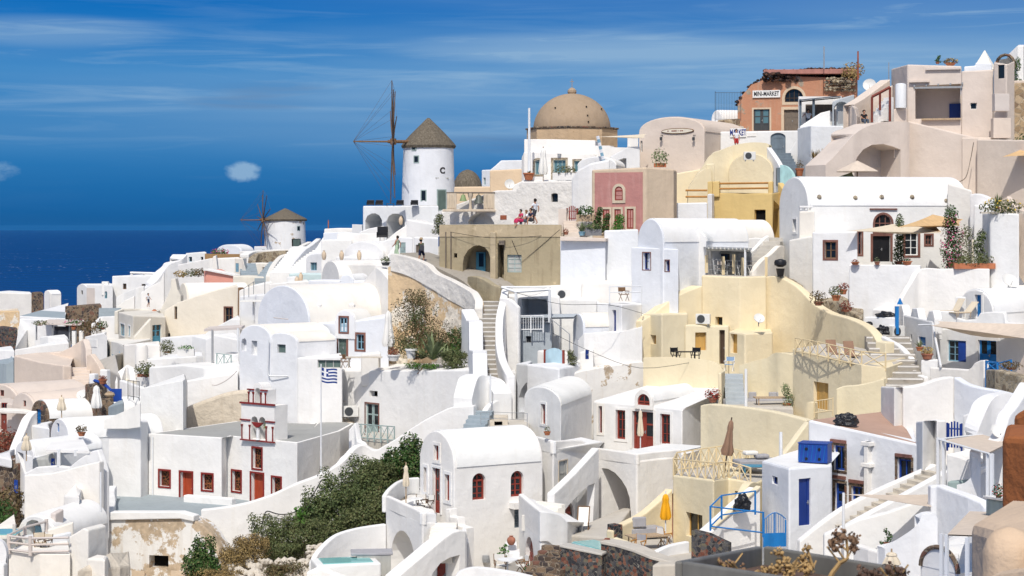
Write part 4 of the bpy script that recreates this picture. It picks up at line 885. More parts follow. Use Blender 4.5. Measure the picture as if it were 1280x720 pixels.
stp('terrace_wall','white garden terrace wall below the brown doorway','retaining wall',[(1061,331,398,124),(1085,331,398,123.6),(1120,331,398,123),(1150,331.5,396,122.4)],.5,sm=0,dn=2)
stp('terrace_wall','sloping white wall from the garden terrace down to the deck chairs','retaining wall',[(1115,396,420,120.8),(1122,384,420,121),(1132,366,420,121.4),(1142,350,415,121.8),(1152,336,412,122.2),(1175,336,405,121.8),(1205,335.5,400,121.4),(1237,336,396,121)],.4,dn=2)
blk('terrace_floor','white garden terrace floor under tan sails','terrace',[(1062,336,345,124.5),(1237,340,345,121.6)],(1.0,7.4),'screed',dn=1,bz=-.1)
blk('pillar_block','tall white pillar block topped with a flower bed','pillar',[(1228,266,360,124.2),(1237.5,266,360,121.6),(1274,267,360,120.4)],[(1.0,3.6),(1.4,4),(1.2,3.6)],dn=2)
blk('white_house','narrow white wall with tiled edge left of the flower bed pillar','wall',[(1217,256,330,127),(1242,257,330,126.4)],(1,2.5),dn=2)
blk('cream_wall','cream end wall behind the tan sails','wall',[(1184,229,330,131.2),(1215,238,330,130)],(1,2),'white_warm',dn=2)
stp('wall','grey white wall top beside the flower bed','wall',[(1212,243,262,128.8),(1222,242,262,128.4),(1234,246,262,128),(1244,254,264,127.6)],.5,'white_cool',dn=2)
stp('path_wall','rose coloured path wall at the right edge by the flower bed','wall',[(1258,245,300,124.5),(1268,258,300,123.8),(1290,268,330,122)],.4,'rose',sm=0,dn=2)
blk('stone_wall','rubble bank behind the row of potted shrubs','rubble bank',[(1004,366,420,126.6),(1020,376,420,126),(1048,376,420,124.2),(1062,388,420,123.2),(1078,399,420,121)],(1,3),'stone_pale',dn=1,bz=.6)
stp('stone_wall','dark stone wall with a white cap left of the blue gate ramp','stone wall',[(864,663,705,85),(884,668,705,84.6),(910,680,705,84.2)],.5,'stone_dark',sm=0,bev=.02)
# ---------------------------------------------------------------- the big rose-beige house, top right
h=blk('rose_house','big rose-beige house with a shaded balcony and blue door','house',[(1114,86,250,152),(1134,80.5,250,147),(1202,82.5,250,146)],[(3,7),(3.5,9),(3,9)],'rose',dn=3,roof='roof_cream',rim=.3)
G['rose']=h
h.cutpx(1,[(1144,148.5),(1144,107.5),(1201,104.5),(1201,148)],2.6)
o,u,n=h.onwall(1,1196,147.5);o=o-n*2.5
q=MB();q.boxf(o,u,n,(-.62,-.1,.35,1.25),-.02,.05);q.boxf(o,u,n,(-.35,.1,.1,1.0),.05,.07);q.bld('door','blue_deep',h.root,h.L)
a,u,n=h.onwall(1,1143,107);q=MB()
b=h.hitpt(1,1203,104)
for k in range(5):p=a.lerp(b,k/4);q.boxf(p,u,n,(-.06,-.1,.06,.05),-2.5,.15)
q.boxf(a,u,n,(0,-.25,(b-a).dot(u),-.1),-.02,.12);q.bld('pergola_beam','metal_grey',h.root,h.L)
h.slab(1,1152,148,1201,150.2,'wood_pale','ledge',.35);h.slab(1,1157,85,1201,87.2,'rose_grey','lintel',.22);h.slab(1,1136.5,100.5,1162,103,'rose','lintel',.3)
h.fin()
h=blk('rose_house','rose-beige block with one small square dark window','house',[(1202,89,180,146),(1242,87,180,145.5)],(1.5,7),'rose',dn=3,roof='roof_cream')
h.win(0,1213,128.5,1221,136.5,frame='white_paint',nc=1,nr=1,dep=.25,bar=.04);h.fin()
h=blk('rose_tower','narrow rose-beige turret with a dark slit window','turret',[(1242,77.5,130,144.6),(1258.5,80,130,143.6),(1268,76,130,145)],[(1,2.5),(1,2.8),(.6,2)],'rose',dn=4)
h.win(0,1247.5,81,1255.5,98,frame='grey_dark',nc=1,nr=1,dep=.12,bar=.03);h.fin()
blk('rose_wall','long lower wall of the rose-beige house with a crack line','wall',[(1134.5,151,255,146.4),(1222,172.5,255,143.6)],(1,2),'rose',dn=4,bz=0)
blk('rose_wall','rose-beige wall section with a raised edge above the white garden house','wall',[(1202,172,255,144),(1241,171.5,255,143)],(1,2),'rose',dn=4)
blk('rose_wall','rose-beige lower wall at the right edge beside the arched blue doorway','wall',[(1221,174,262,142.4),(1290,175,262,138)],(1,3),'rose',dn=4)
q=MB();a=P(1251,130,143);q.box((0,0,.1),(1.1,.8,1.3));solo('meter_cabinet','upper beige box cabinet on the rose house corner','cabinet',q,'rose_grey',a,bev=.02)
q=MB();a=P(1251,162,142.6);q.box((0,0,.1),(1.3,.8,1.5));o=solo('meter_cabinet','lower cabinet with a lattice side on the rose house corner','cabinet',q,'rose',a,bev=.02)
q=MB();
for k in range(8):q.tube([(.66,-.4+k*.1,-.5),(.66,-.4+k*.1+.05,.7)],.02,4)
q.bld('lattice','rose_grey',o)
stp('stone_wall','tan rubble wall at the right edge below the white arch','stone wall',[(1256,106,175,147),(1264,104,175,146.6),(1300,102,175,146)],.8,'stone_tan',sm=0,dn=3)
stp('wall','rose coloured cap wall on the tan rubble wall','wall',[(1262,101,110,147.4),(1300,99.5,110,147)],.8,'rose',sm=0,dn=.2,gnd=False)
h=blk('white_house','white house with a brown rimmed arch against the sky at the right edge','house',[(1243,77,110,160),(1256,72,110,159),(1273,56,110,158),(1300,56,120,157)],(2,5),dn=2,bev=.05)
h.cutpx(1,[(1246,118),(1246,80),(1250,72),(1257,69),(1264,71),(1269,79),(1270,118)],2);h.fin()
o,u,n=h.onwall(1,1258,100);q=MB();
q.tube([h.hitpt(1,x,y)+n*.05 for x,y in ((1245,82),(1248,74),(1252,70),(1257,68.5),(1262,69.5),(1266,73),(1269,79),(1270,86))],.13,6);q.bld('arch_trim','stone_brown',h.root,h.L)
stp('white_pillar','bright white pillar right of the brown rimmed arch','pillar',[(1271,58,105,156.5),(1279,57,105,156.3)],.8,sm=0,dn=1)
q=MB();a=P(1231,77,163);q.lathe([(.05,.95),(1.25,-.75)],(0,0,0),4);o=solo('pyramid_roof','small white pyramid roof against the sky','roof',q,'white_warm',a);o.rotation_euler=(0,0,.35)
blk('white_house','low white wall under the pyramid roof','wall',[(1205,83,95,155),(1219,82,95,155),(1219.2,78,95,155),(1240,79,95,155)],(1,3),'white_cool',dn=2)
h=stp('rose_wall','rose-beige swelling wall with a deep arch and shuttered window','wall',[(1032,206,262,141),(1045,193,262,141.4),(1060,176,262,141.8),(1068,168,262,142),(1080,160,262,142.6),(1095,154.5,262,143.2),(1112,152,262,144),(1130,152,262,144.6),(1137,153,262,145)],2.6,'rose',house=True,dn=3)
h.cutpx((h.plane((1060,141.8),(1130,144.6))),[(1067,250),(1067,205),(1071,196),(1079,187),(1090,181),(1105,180),(1117,183),(1126,187),(1126,250)],3.4)
h.fin()
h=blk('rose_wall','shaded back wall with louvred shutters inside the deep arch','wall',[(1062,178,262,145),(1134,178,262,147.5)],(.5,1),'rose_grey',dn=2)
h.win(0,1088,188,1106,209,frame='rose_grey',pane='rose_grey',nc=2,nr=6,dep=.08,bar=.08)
h.door(0,1112,197,1122,226,'blue_deep',arch=1,dep=.15);h.fin()
h=stp('stair_wall','rose-beige stair parapet rising to the big house','stair wall',[(1063,133,190,148),(1066,131,190,148),(1080,123,190,149),(1095,112,190,150),(1113,99,180,151.2)],1.0,'rose',sm=0,dn=2)
blk('rose_wall','rose-beige pier where the man in black sits','wall',[(1064,131,190,146.8),(1068,134,190,146),(1071,145,190,145.6)],(.6,1.6),'rose',dn=2)
root=empty('slanted_pergola',P(1100,152,146),'dark red slanted timber frame on the rose house stairs','pergola');q=MB();L=root.location
q.tube([P(1090,121,146),P(1112.5,109,146)],.11,4);q.bld('beam','red_brown',root,L)
for x,y0,y1 in ((1090,121,153),(1100,116,138),(1112.5,109,152)):q=MB();q.tube([P(x,y1,146),P(x,y0,146)],.09,4);q.bld('post','red_brown',root,L)
blk('rose_wall','recessed rose wall with white steps behind the dark red frame','wall',[(1088,122,160,147.6),(1116,106,160,148)],(1,1.4),'rose',dn=2)
stairs('staircase','white steps behind the dark red timber frame',(1093,148,146.6),(1112,122,147.4),.9,6,'white',th=.6,cat='steps')
q=MB();q.lathe([(.42,0),(.42,1.7),(.38,1.82),(.2,1.88)],seg=20);solo('water_tank','white cylinder tank beside the rose-beige balcony','tank',q,'metal_white',P(1126,135,145),sm=True)
blk('rose_wall','low rounded rose wall under the white cylinder tank','wall',[(1117,136,165,144.8),(1134,134,165,145.6)],(.5,1.5),'rose',dn=2)
# ---------------------------------------------------------------- mini-market ruin
def ond(px,a,b):
 A,B=P(a[0],0,a[1]),P(b[0],0,b[1]);k=(px-640)/F;t=(k*A.y-A.x)/((B.x-A.x)-k*(B.y-A.y));return A.y+(B.y-A.y)*t
h=blk('market_building','crumbling terracotta shop building with a mini-market sign','shop',[(x,y,170,ond(x,(926,175.8),(1072,173))) for x,y in ((922,126),(926,121),(934,112),(939.5,106),(957,99),(985,95),(1072,98))],(1.5,7),'terracotta',dn=3,bev=.04)
i_=h.plane((926,175.8),(1072,173))
h.door(i_,942,136.5,962,163.5,'grey_dark',leaves=2,panels=3,glass='glass_teal',dep=.2,sur='sand',surw=.15)
h.door(i_,980,137,999,164,'wood_grey',leaves=2,panels=3,dep=.25,sur='sand',surw=.25)
h.win(i_,981,111,1004,127.5,frame='wood_dark',arch=1,nc=4,nr=1,dep=.25,sur='sand',surw=.25,bar=.06);
o,u,n,w_,hh=h.fr(i_,941,113,975.5,122);q=MB();q.boxf(o,u,n,(-w_/2,0,w_/2,hh),.02,.14);S=q.bld('sign','sign_white',h.root,h.L)
def text(s,o,u,n,size,mat,parent,L,name='lettering',ex=.012,sx=1.0,bold=0):
 c=bpy.data.curves.new(name,'FONT');c.body=s;c.size=size;c.align_x='CENTER';c.align_y='CENTER';c.extrude=ex;c.offset=bold;c.materials.append(M(mat))
 t0=bpy.data.objects.new('tmp',c);me=bpy.data.meshes.new_from_object(t0);bpy.data.objects.remove(t0)
 t_=bpy.data.objects.new(name,me);C.objects.link(t_);t_.parent=parent
 R=Matrix((u,V3((0,0,1)),n)).transposed().to_4x4();t_.matrix_local=Matrix.Translation(o-L)@R@Matrix.Diagonal((sx,1,1,1));return t_
text('MINI-MARKET',o+V3((0,0,hh*.5))+n*.15,u,n,hh*.86,'letter_dark',S,h.L,sx=.66,bold=.012)
h.fin()
rnd=random.Random(5)
def rubble(label,x0,x1,yf,d,nr,size,mat,extra=0,yb=None):
 q=MB();
 x=x0
 while x<x1:
  for r in range(nr):
   s=size*(.7+.6*rnd.random());y=yf(x)-r*size*.62*F/d+rnd.uniform(-.8,.8)
   m_=bmesh.new();bmesh.ops.create_icosphere(m_,subdivisions=1,radius=s*.5);p=P(x+rnd.uniform(-1,1),y,d+rnd.uniform(-.2,.35)+.5*r*0)
   q.add([p+V3((v.co.x*1.3,v.co.y*1.3,v.co.z*.8))*(1+.35*pnoise(v.co*4+p)) for v in m_.verts],[tuple(v.index for v in f.verts) for f in m_.faces]);m_.free()
  x+=size*.8*F/d
 a=P((x0+x1)/2,yf((x0+x1)/2),d);return solo('rubble_course',label,'rubble',q,mat,a)
rubble('dark lava stone course under the pink roof edge of the shop',957,1070,lambda x:100 if x<1000 else 98,174.5,4,.44,'lava')
rubble('dark broken stones stepping down the left gable of the shop',922,960,lambda x:131-(x-922)*1.4 if x<935 else 112.5-(x-935)*.6,175.9,2,.40,'lava')
rubble('pale and dark broken stones at the right end of the shop',1034,1070,lambda x:113,173.1,5,.42,'stone_pale')
blk('roof_edge','flat pink plaster roof edge on top of the shop','roof edge',[(954.5,87,91.5,174.4),(1071,86,91.5,172.8)],(1.5,7),'red_roof',dn=.05,bev=.03,gnd=False)
blk('market_building','tan rubble lean-to left of the terracotta shop','shed',[(897,150,168,172),(925,148,168,171.6)],(1,4),'stone_tan',dn=2)
v=vault('vaulted_house','tiny white vault against the sky left of the terracotta shop','house',(889,150,184),(902,150,183),12,(5,1.2),160,dn=2);v.fin()
stp('wall','white ledge roof poking out left of the tiny vault','ledge',[(879,152,155,183),(896,151,155,183)],2,sm=0,dn=.1,gnd=False)
fence('mesh_fence','thin dark wire fence on the tan lean-to',[(894,150,171),(926,150,170.8)],2.5,'grey_dark','bars',2.4,.018,'fence',(.98,.03))
blk('grey_wall','grey stone garden wall behind the market sign','wall',[(894,157,180,168),(930,158,180,167.5)],(.5,1),'screed',dn=1)
h=blk('white_wall','white wall with a blue market sign and an arched grey gate','wall',[(900,164.5,195,160),(1003,163,200,158)],(.6,1.2),dn=3)
h.door(0,963,166,982,199,'grey_blue',arch=.6,dep=.2,panels=2);
o,u,n,w_,hh=h.fr(0,913,160.5,932.5,171.5);q=MB();q.boxf(o,u,n,(-w_/2,0,w_/2,hh),.02,.1);S=q.bld('sign','sign_white',h.root,h.L)
text('MARKET',o+V3((0,0,hh*.5))+n*.11,u,n,hh*.95,'letter_blue',S,h.L,sx=.52,bold=.015);h.slab(0,934,166,945,170.5,'white','panel',.06);h.fin()
stp('stair_wall','white stair wall climbing to the grey canopied cafe','stair wall',[(982,196,205,157.6),(990,184,205,157.4),(998,171,205,157.2),(1012,157,205,157),(1022,146,200,156.8),(1040,139,190,156.6)],.5,sm=0,dn=2)
stairs('staircase','grey blue steps climbing from the arched grey gate',(985,214,150),(974,192,158),1.7,6,'grey_blue',th=1.2)
blk('white_wall','white wall with a grey shaded side below the grey canopied cafe','wall',[(997,160,240,155.4),(1013.5,156.5,240,152),(1065,157.5,240,151)],[(1.4,5),(1.6,5),(1.2,5)],'white_cool',dn=3)
root=empty('cafe_pavilion',P(1035,158,156),'grey framed cafe pavilion with arch and dark awning','pavilion');L=root.location
for x,y0 in ((1000.5,124),(1017,123)):q=MB();q.tube([P(x,160,155.5),P(x,y0,155.5)],.11,6);q.bld('post','grey_blue',root,L)
q=MB();q.add([P(998,126,155.2),P(1050,121,155.2),P(1052,119.5,159),P(1003,124,159)],[(0,1,2,3)]);q.add([p-V3((0,0,.12)) for p in [P(998,126,155.2),P(1050,121,155.2),P(1052,119.5,159),P(1003,124,159)]],[(3,2,1,0)]);q.bld('awning','grey_dark',root,L)
q=MB();a=P(1025,158,160);q.box((a.x,a.y,a.z+1.2),(3.6,.3,2.6));q.bld('back_wall','white',root,L)
q=MB();a=P(1025,141,159.5);q.box((a.x,a.y,a.z),(2.4,.1,1.4));q.bld('shutter','wood_grey',root,L)
h=blk('cafe_arch','pale grey arched end wall of the cafe','wall',[(1040,127,160,154.4),(1053,122,160,154.2),(1068,118,160,154)],(1,2),'grey_paint',dn=1)
h.hole(0,1042,127,1062,175,dep=1.2);h.fin()
q=MB();a=P(1056,154,152);q.box((0,0,.45),(1.1,.05,1.0));solo('metal_gate','grey perforated metal gate below the cafe arch','gate',q,'metal_grey',a)
stp('parapet_wall','white sloping parapet in front of the cafe back wall','parapet',[(1000,158,162,155),(1012,150,162,155),(1026,141,162,155),(1038,138,162,155)],.2,sm=0,dn=.4)
# ---- ochre yellow house, middle top
DOFF[0]=5.5
h=blk('ochre_house','ochre house with a square dark window and wooden terrace rails','house',[(890,241,320,141.5),(965,241.5,320,139.5),(985,237,300,142)],[(3.4,6.5),(3.6,7),(2.4,5)],'ochre',dn=3,roof='screed')
h.win(0,943,262,957,280.5,frame='ochre_wood',pane='dark_void',nc=1,nr=1,dep=.3,bar=.05)
h.cutpx(1,[(965.5,300),(967,250),(973,256),(978,265),(983,300)],1.0);G['och']=h;h.fin()
h=vault('ochre_house','ochre vaulted room with a round-topped roof behind the wooden rails','house',(911,214,148.5),(966,216,146),24,(1,5.5),245,'yellow','yellow',dn=2);h.fin()
stp('wall','ochre stepped parapet wall against the white market wall','wall',[(870,222,262,149),(880,206,262,149),(886,196,262,149),(893,191,262,149),(904,187,262,149.2),(920,181,262,149.4),(940,178,262,149.6),(958,179,250,149.8),(961,182,250,149.8)],.6,'yellow',dn=2)
stp('wall','ochre curved buttress left of the ochre vault','wall',[(860,238,262,146.5),(866,226,262,146.5),(873,217,262,146.5),(882,211,262,146.6),(888,213,262,146.6),(890,225,262,146.7)],.8,'yellow',dn=2)
blk('ochre_house','plain pale ochre wall right of the rose chapel','wall',[(842,217,262,150),(878,211,262,150)],(1,2),'yellow',dn=2)
blk('ochre_house','little ochre chimney block with small openings','chimney',[(882,205,225,147.4),(893,204,225,147)],(.6,1),'yellow',dn=1)
stp('wall','curved white stair wall right of the ochre vault','stair wall',[(958.5,184,240,147.5),(965,193,250,146.5),(972,204,260,145.4),(976,213,262,144.8),(978,228,264,144.4)],.4,'white_cool',dn=2)
stp('wall','pale green glass like parapet between white walls','parapet',[(975,206,232,144),(983,208,240,143.6),(990,216,246,143.2),(992,228,250,143)],.25,'pool_tile',dn=1)
stp('wall','short yellow ochre return wall by the white vault','wall',[(972,228,262,141),(978,236,275,140.4),(982,246,290,140)],.5,'ochre',dn=2)
blk('white_wall','bluish white wall below the ochre wooden rails','wall',[(838,254,300,139.6),(884,253,300,139)],(1.2,2),'white_cool',dn=2)
blk('white_wall','narrow pale grey wall edge beside the ochre house','wall',[(884,242.5,300,139.6),(890,242,300,139.2)],(.6,1.5),'white_cool',dn=2)
def rails(label,pts,ys,mat='wood_orange'):
 root=empty('wooden_rail',P(pts[0][0],ys[-1]+4,pts[0][1]),label,'railing');L=root.location
 for y in ys:q=MB();q.tube([P(x,y+dy,d) for (x,d,dy) in pts],.085,6);q.bld('rail',mat,root,L)
 return root
rails('orange wooden rails on the ochre house terrace',[(899,141.2,0),(930,140.2,-.4),(960,139.6,-.8)],(229.5,236))
rails('orange wooden rails left of the ochre house',[(857,141.8,0),(884,141.4,0)],(238,246))
for x0,x1,l in ((884,890,'left ochre terrace pier between the two wooden rails'),(890,899,'wide ochre terrace pier at the left rail end'),(960,966,'ochre terrace pier at the right rail end')):
 stp('terrace_pier',l,'pier',[(x0,227,243,141.2 if x1<950 else 139.9),(x1,226.5,243,141 if x1<950 else 139.8)],.45,'ochre',sm=0,dn=.2,gnd=False)
DOFF[0]=0
# ---- rose chapel with oval sign
h=vault('rose_chapel','rose plaster round-gabled house with an oval sign','house',(798.5,167,160.5),(880.5,164,157),19,(4.5,8.5),225,'rose','rose',dn=3,flat=.85)
o,u,n,w_,hh=h.fr(0,828,160,867,167.5)
q=MB();k=[(w_/2*(.88+.12*cos(4*t))*cos(t),hh/2+hh/2*sin(t)*(.85+.15*cos(2*t))) for t in [2*pi*j/28 for j in range(28)]]
q.add([o+u*a+V3((0,0,e))+n*d for d in (.02,.12) for a,e in k],[tuple(range(28)),tuple(range(55,27,-1))]+[(j,(j+1)%28,28+(j+1)%28,28+j) for j in range(28)]);S=q.bld('sign','sign_cream',h.root,h.L)
q=MB()
for k_,(a0,a1) in enumerate(((-.62,-.56),(-.36,-.30),(-.28,-.22),(-.2,-.13),(-.11,-.04),(.02,.14),(.2,.27),(.3,.37))):
 z0=hh*(.42 if k_!=5 else.5);q.boxf(o,u,n,(a0*w_/2*1.0,z0,a1*w_/2,z0+hh*(.2 if k_!=5 else.05)),.11,.135)
q.bld('lettering','red_brown',S,h.L)
q=MB();pp=[o+u*a*1.03+V3((0,0,hh/2+(e-hh/2)*1.08))+n*.07 for a,e in k];q.tube(pp+[pp[0]],.05,5);q.bld('sign_rim','wood_brown',S,h.L)
for px in (828.5,869):o2=h.onwall(0,px,169)[0];q=MB();q.tube([o2,o2+n*.3,o2+n*.3-V3((0,0,.2))],.03,5);q.lathe([(.1,-.45),(.12,-.2),(.03,-.15)],o2+n*.3,8);q.bld('lamp','grey_dark',h.root,h.L)
h.win(0,800.5,176,803,190,frame='white_paint',nc=1,nr=1,dep=.2,bar=.04);h.fin()
# ---------------------------------------------------------------- pink house
h=blk('pink_house','pink house with sand coloured trim and red arched window','house',[(739.5,212.5,292,141),(807,209,292,139),(842.5,212,262,140.4)],[(2.4,7.5),(2.6,7),(2.0,3)],'sand',dn=3,roof='screed')
o,u,n,w_,hh=h.fr(0,743.5,215.5,803.5,290)
q=MB();q.boxf(o,u,n,(-w_/2,0,w_/2,hh),-.02,.025);q2=q.bld('pink_render','pink',h.root,h.L)
h.win(0,769,233,779,250.5,frame='red',arch=1,nc=1,nr=2,dep=.03,sur='stone_trim',surw=.2,surp=.09,cut=False,bar=.08)
for r in ((754,261.5,762.5,290),(768.5,261.5,776.5,290),(784,261,792.5,286)):
 h.win(0,*r,frame='red',pane='glass',nc=2,nr=2,dep=.03,sur='stone_trim',surw=.16,surp=.09,cut=False,bar=.1)
h.fin();G['pink']=h
stp('path_wall','low pink step wall by the red picket gate','wall',[(698,261,295,138.6),(708,261.5,295,138.4),(708.1,266,295,138.4)],.5,'rose',sm=0,dn=1)
stairs('staircase','pinkish steps below the red picket gate',(715,294,136),(713,276,139),1.1,5,'rose',th=.8,cat='steps')
q=fence('picket_gate','dark red picket gate left of the pink house',[(708.5,277,139.5),(722,277,139.3)],.95,'red','bars',.8,.03,'gate',(.8,.25),postr=.045)
q=MB();a,b=P(708.5,277,139.5),P(722,277,139.3)
for i in range(6):p=a.lerp(b,(i+.5)/6);q.box((p.x,p.y-.03,p.z+.5+.12*sin((i+.5)/6*3.14)),(.08,.03,.85+.24*sin((i+.5)/6*3.14)))
q.bld('picket','red',bpy.data.objects[[o.name for o in C.objects if o.name.startswith('picket_gate')][-1]],a)
blk('white_house','white ledge wall with planter left of the pink house','wall',[(722,276,296,138.6),(741,276.5,296,138.2)],(.8,1.5),'white_warm',dn=2)
# ---------------------------------------------------------------- domed church
root=empty('domed_church',P(715,195,172),'church with a big tan plaster dome on an octagonal drum','church');L=root.location;c=P(715,180,176)
k=F/176;prof=[]
R_=48.5/k;zt=ZZ(117,176);zb=ZZ(162.5,176)
for i in range(15):t_=i/14*pi/2;prof.append((R_*cos(t_),zb+(zt-zb)*sin(t_)))
q=MB();q.lathe([(R_*.98,zb-.4)]+prof[:-1]+[(.05,zt)],(c.x,c.y,0),56);q.bld('dome','dome_tan',root,L,sm=True)
q=MB();q.lathe([(.32,zt-.1),(.42,zt+.12),(.40,zt+.3),(.2,zt+.5),(.08,zt+.55)],(c.x,c.y,0),14);q.tube([(c.x,c.y,zt+.5),(c.x,c.y,zt+1.35)],.03,5);q.tube([(c.x-.18,c.y,zt+1.1),(c.x+.18,c.y,zt+1.1)],.025,5);q.bld('finial','dome_tan',root,L)
q=MB();vs=[];R2=R_*1.085/cos(pi/8)
def octo(q,R2,z0,z1):q.add([V3((c.x+R2*cos(pi/8+.28+k_*pi/4),c.y+R2*sin(pi/8+.28+k_*pi/4),z)) for z in (z0,z1) for k_ in range(8)],[tuple(range(8)),tuple(range(15,7,-1))]+[(j,(j+1)%8,8+(j+1)%8,8+j) for j in range(8)])
octo(q,R2,ZZ(200,176),zb+.02);q.bld('drum','drum_tan',root,L,bev=.04)
q=MB();octo(q,R2*1.03,zb+.02,zb+.17);q.bld('cornice','stone_brown',root,L,bev=.03)
for x,y in ((694,134.5),(733,133),(752,136),(734.5,144),(735.5,152)):
 r0=V3(((x-640)/F,1,(HZ-y)/F));
 best=min((abs(((r0*t_)-V3((c.x,c.y,zb))).length-R_),t_) for t_ in [165+.05*j for j in range(220)]);p=r0*best[1];q=MB();q.box(p,(.13,.2,.09));q.bld('putlog_hole','dark_void',root,L)  # solid near-black block, its colour stands in for the hole's inner shade
h=blk('church_house','white flat-roofed house with glass doors below the tan dome','house',[(652,197,232,166.5),(655,190,232,166),(742,192.5,232,164),(744,195.5,232,164)],(1,5),dn=4)
stp('parapet_wall','bright white upper storey wall just under the dome drum','wall',[(655,174,200,168),(690,174,200,167.4),(744,175.5,200,166.6)],3,sm=0,dn=1)
stp('parapet_wall','white stepped wall right of the dome drum','wall',[(741,182,205,165.5),(762,182,205,165),(763,184,205,165),(784,184.5,205,164.6)],1.5,sm=0,dn=1)
pl=h.plane((655,166),(742,164))
h.win(pl,668.5,200,676.5,218,frame='sage',pane='glass_teal',arch=.4,nc=1,nr=1,dep=.25,sur='stone_pale',surw=.18,surp=.01)
h.win(pl,691.5,200,707,222,frame='sage',pane='glass_teal',nc=3,nr=1,dep=.25,sur='stone_pale',surw=.2,surp=.01)
h.win(pl,717.5,201,725,215,frame='sage',pane='glass_teal',nc=1,nr=1,dep=.25,sur='stone_pale',surw=.15,surp=.01)
o,u,n=h.onwall(pl,699.5,193.5);q=MB();q.lathe([(.16,-.1),(.18,.1)],o+n*.08,12);q.bld('lamp','metal_grey',h.root,h.L);h.fin()
blk('church_terrace','white terrace edge under the glass doors','terrace',[(640,232,240,160.5),(656,224.5,240,160.3),(714,225,240,159.4),(742,226,240,159)],(1,5),dn=2)
blk('white_house','curved bright white wall block left of the pink house','wall',[(714,224,292,146),(722,212,292,145.6),(738,204,292,145),(762,199,260,145)],(1,3),dn=3,bev=.15)
v=vault('vaulted_house','white barrel roof under the pale awning beside the pink house','house',(722,207,152),(770,207,150),11,(1,5),225,dn=2);v.fin()
h=blk('white_house','white house with a dark arched opening right of the blue striped pole','house',[(762,196,230,158),(778,187,230,157.6),(784,183.5,230,157.4),(800,183,230,157)],(1,4),dn=2)
h.cutpx(h.plane((762,158),(800,157)),[(768,235),(768,205),(773,200),(780,197.5),(783,198),(783,235)],1);h.fin()
blk('white_house','white block with a flat top between the dome and the rose house','wall',[(784,171,200,166),(798,170.5,200,165.6)],(1,4),dn=3)
h=blk('rough_wall','long rough whitewashed retaining wall behind the seated people','retaining wall',[(551,262,284,152),(553.5,266,284,151.8),(566,257,284,151.4),(620,238,284,149.8),(645,237.5,284,149),(651,227,284,148.8),(716,226,284,147)],(1,2),'rough_white',dn=4)
pl=h.plane((553,151.8),(716,147))
h.win(pl,689,241.5,697.5,252.5,frame='grey_dark',pane='glass',arch=.35,nc=1,nr=1,dep=.3,bar=.05)
h.slab(pl,625.5,269,633.5,274.5,'rust','plaque',.04)
h.cutpx(pl,[(585.5,284),(585.5,276),(590,270),(597,266.5),(605,267),(613,271),(617.5,278),(617.5,284)],.9);h.fin()
# ---------------------------------------------------------------- olive house and the white cluster under it
h=blk('olive_house','old olive plastered house with an arched porch and flat roof','house',[(549,281,345,135.5),(612,280.5,357,134.6),(702,281,357,133.4)],[(1,6),(1,6.5),(1,6.5)],'olive',dn=4,roof='screed',bev=.05)
pl=h.plane((549,135.5),(702,133.4));G['olive']=h
h.cutpx(pl,[(579,372),(578.5,330),(580,321),(585,312.5),(592,307.5),(599,306.5),(606,309),(611,315),(613,323),(613.5,372)],1.6)
h.cutpx(pl,[(622,362),(622,304),(630,304),(630,362)],1.4)
h.win(pl,634,318.5,652,340.5,frame='sage',pane='grey_shutter',nc=2,nr=4,dep=.18,sur=None)
h.win(pl,567.5,316.5,571.5,322.5,frame='olive_band',pane='dark_void',nc=1,nr=1,dep=.3,bar=.02)  # small niche; near-black sheet at its back stands in for its shade
o,u,n,w_,hh=h.fr(pl,588.5,315.5,600.5,346);o=o-n*1.5
q=MB();q.boxf(o,u,n,(-w_/2,0,w_/2,hh),-.05,.06);D=q.bld('door','teal',h.root,h.L);q=MB();q.boxf(o,u,n,(-w_*.2,hh*.4,w_*.3,hh*.95),.06,.075);q.bld('pane','glass',D,h.L)
o,u,n,w_,hh=h.fr(pl,549.6,281.5,701.5,296);q=MB();q.boxf(o,u,n,(-w_/2,0,w_/2,hh-.02),-.02,.05);q.bld('parapet_band','olive_band',h.root,h.L)
o,u,n,w_,hh=h.fr(pl,613.5,290,620.5,356);q=MB();q.boxf(o,u,n,(-w_/2,-1,w_/2,hh),-.02,.22);q.bld('pilaster','olive_band',h.root,h.L,bev=.04)
for x0,y0,x1,y1 in ((556,290,559,345),(563,290,565,352)):o,u,n,w_,hh=h.fr(pl,x0,y0,x1,y1);q=MB();q.tube([o+n*.06,o+n*.06+V3((0,0,hh))],.05,6);q.bld('drainpipe','wood_grey',h.root,h.L)
o,u,n,w_,hh=h.fr(pl,625,300.5,632,306);q=MB();q.boxf(o,u,n,(-w_/2,0,w_/2,hh),-.02,.35);q.bld('bracket','wood_grey',h.root,h.L)
q=MB();a=h.hitpt(pl,652,328)+n*.08;q.tube([h.hitpt(pl,640,300)+n*.05,a,h.hitpt(pl,670,313)+n*.05,h.hitpt(pl,700,287)+n*.05],.018,4);q.bld('cable','black',h.root,h.L)
h.fin()
stp('retaining_wall','curved olive retaining wall below the arched porch','retaining wall',[(584,346,400,132.4),(590,345,400,131.6),(602,348,400,130.6),(614,355,400,129.8),(625,359,400,129.4)],.5,'olive',dn=2)
blk('white_wall','plain bluish white wall right of the olive house','wall',[(700,299,400,133.2),(757,298,400,132.4)],(.8,3),'white_cool',dn=3)
blk('white_wall','bluish white wall with a hollow fold below the pink house','wall',[(755,288,400,133.4),(798,286.5,400,132.6)],(.8,3),'white_cool',dn=3)
stp('ledge','sand coloured ledge with pots in front of the pink house','ledge',[(700,295.5,300,132.6),(757,298,301,132)],1.5,'rose',sm=0,dn=.05,gnd=False,bev=.03)
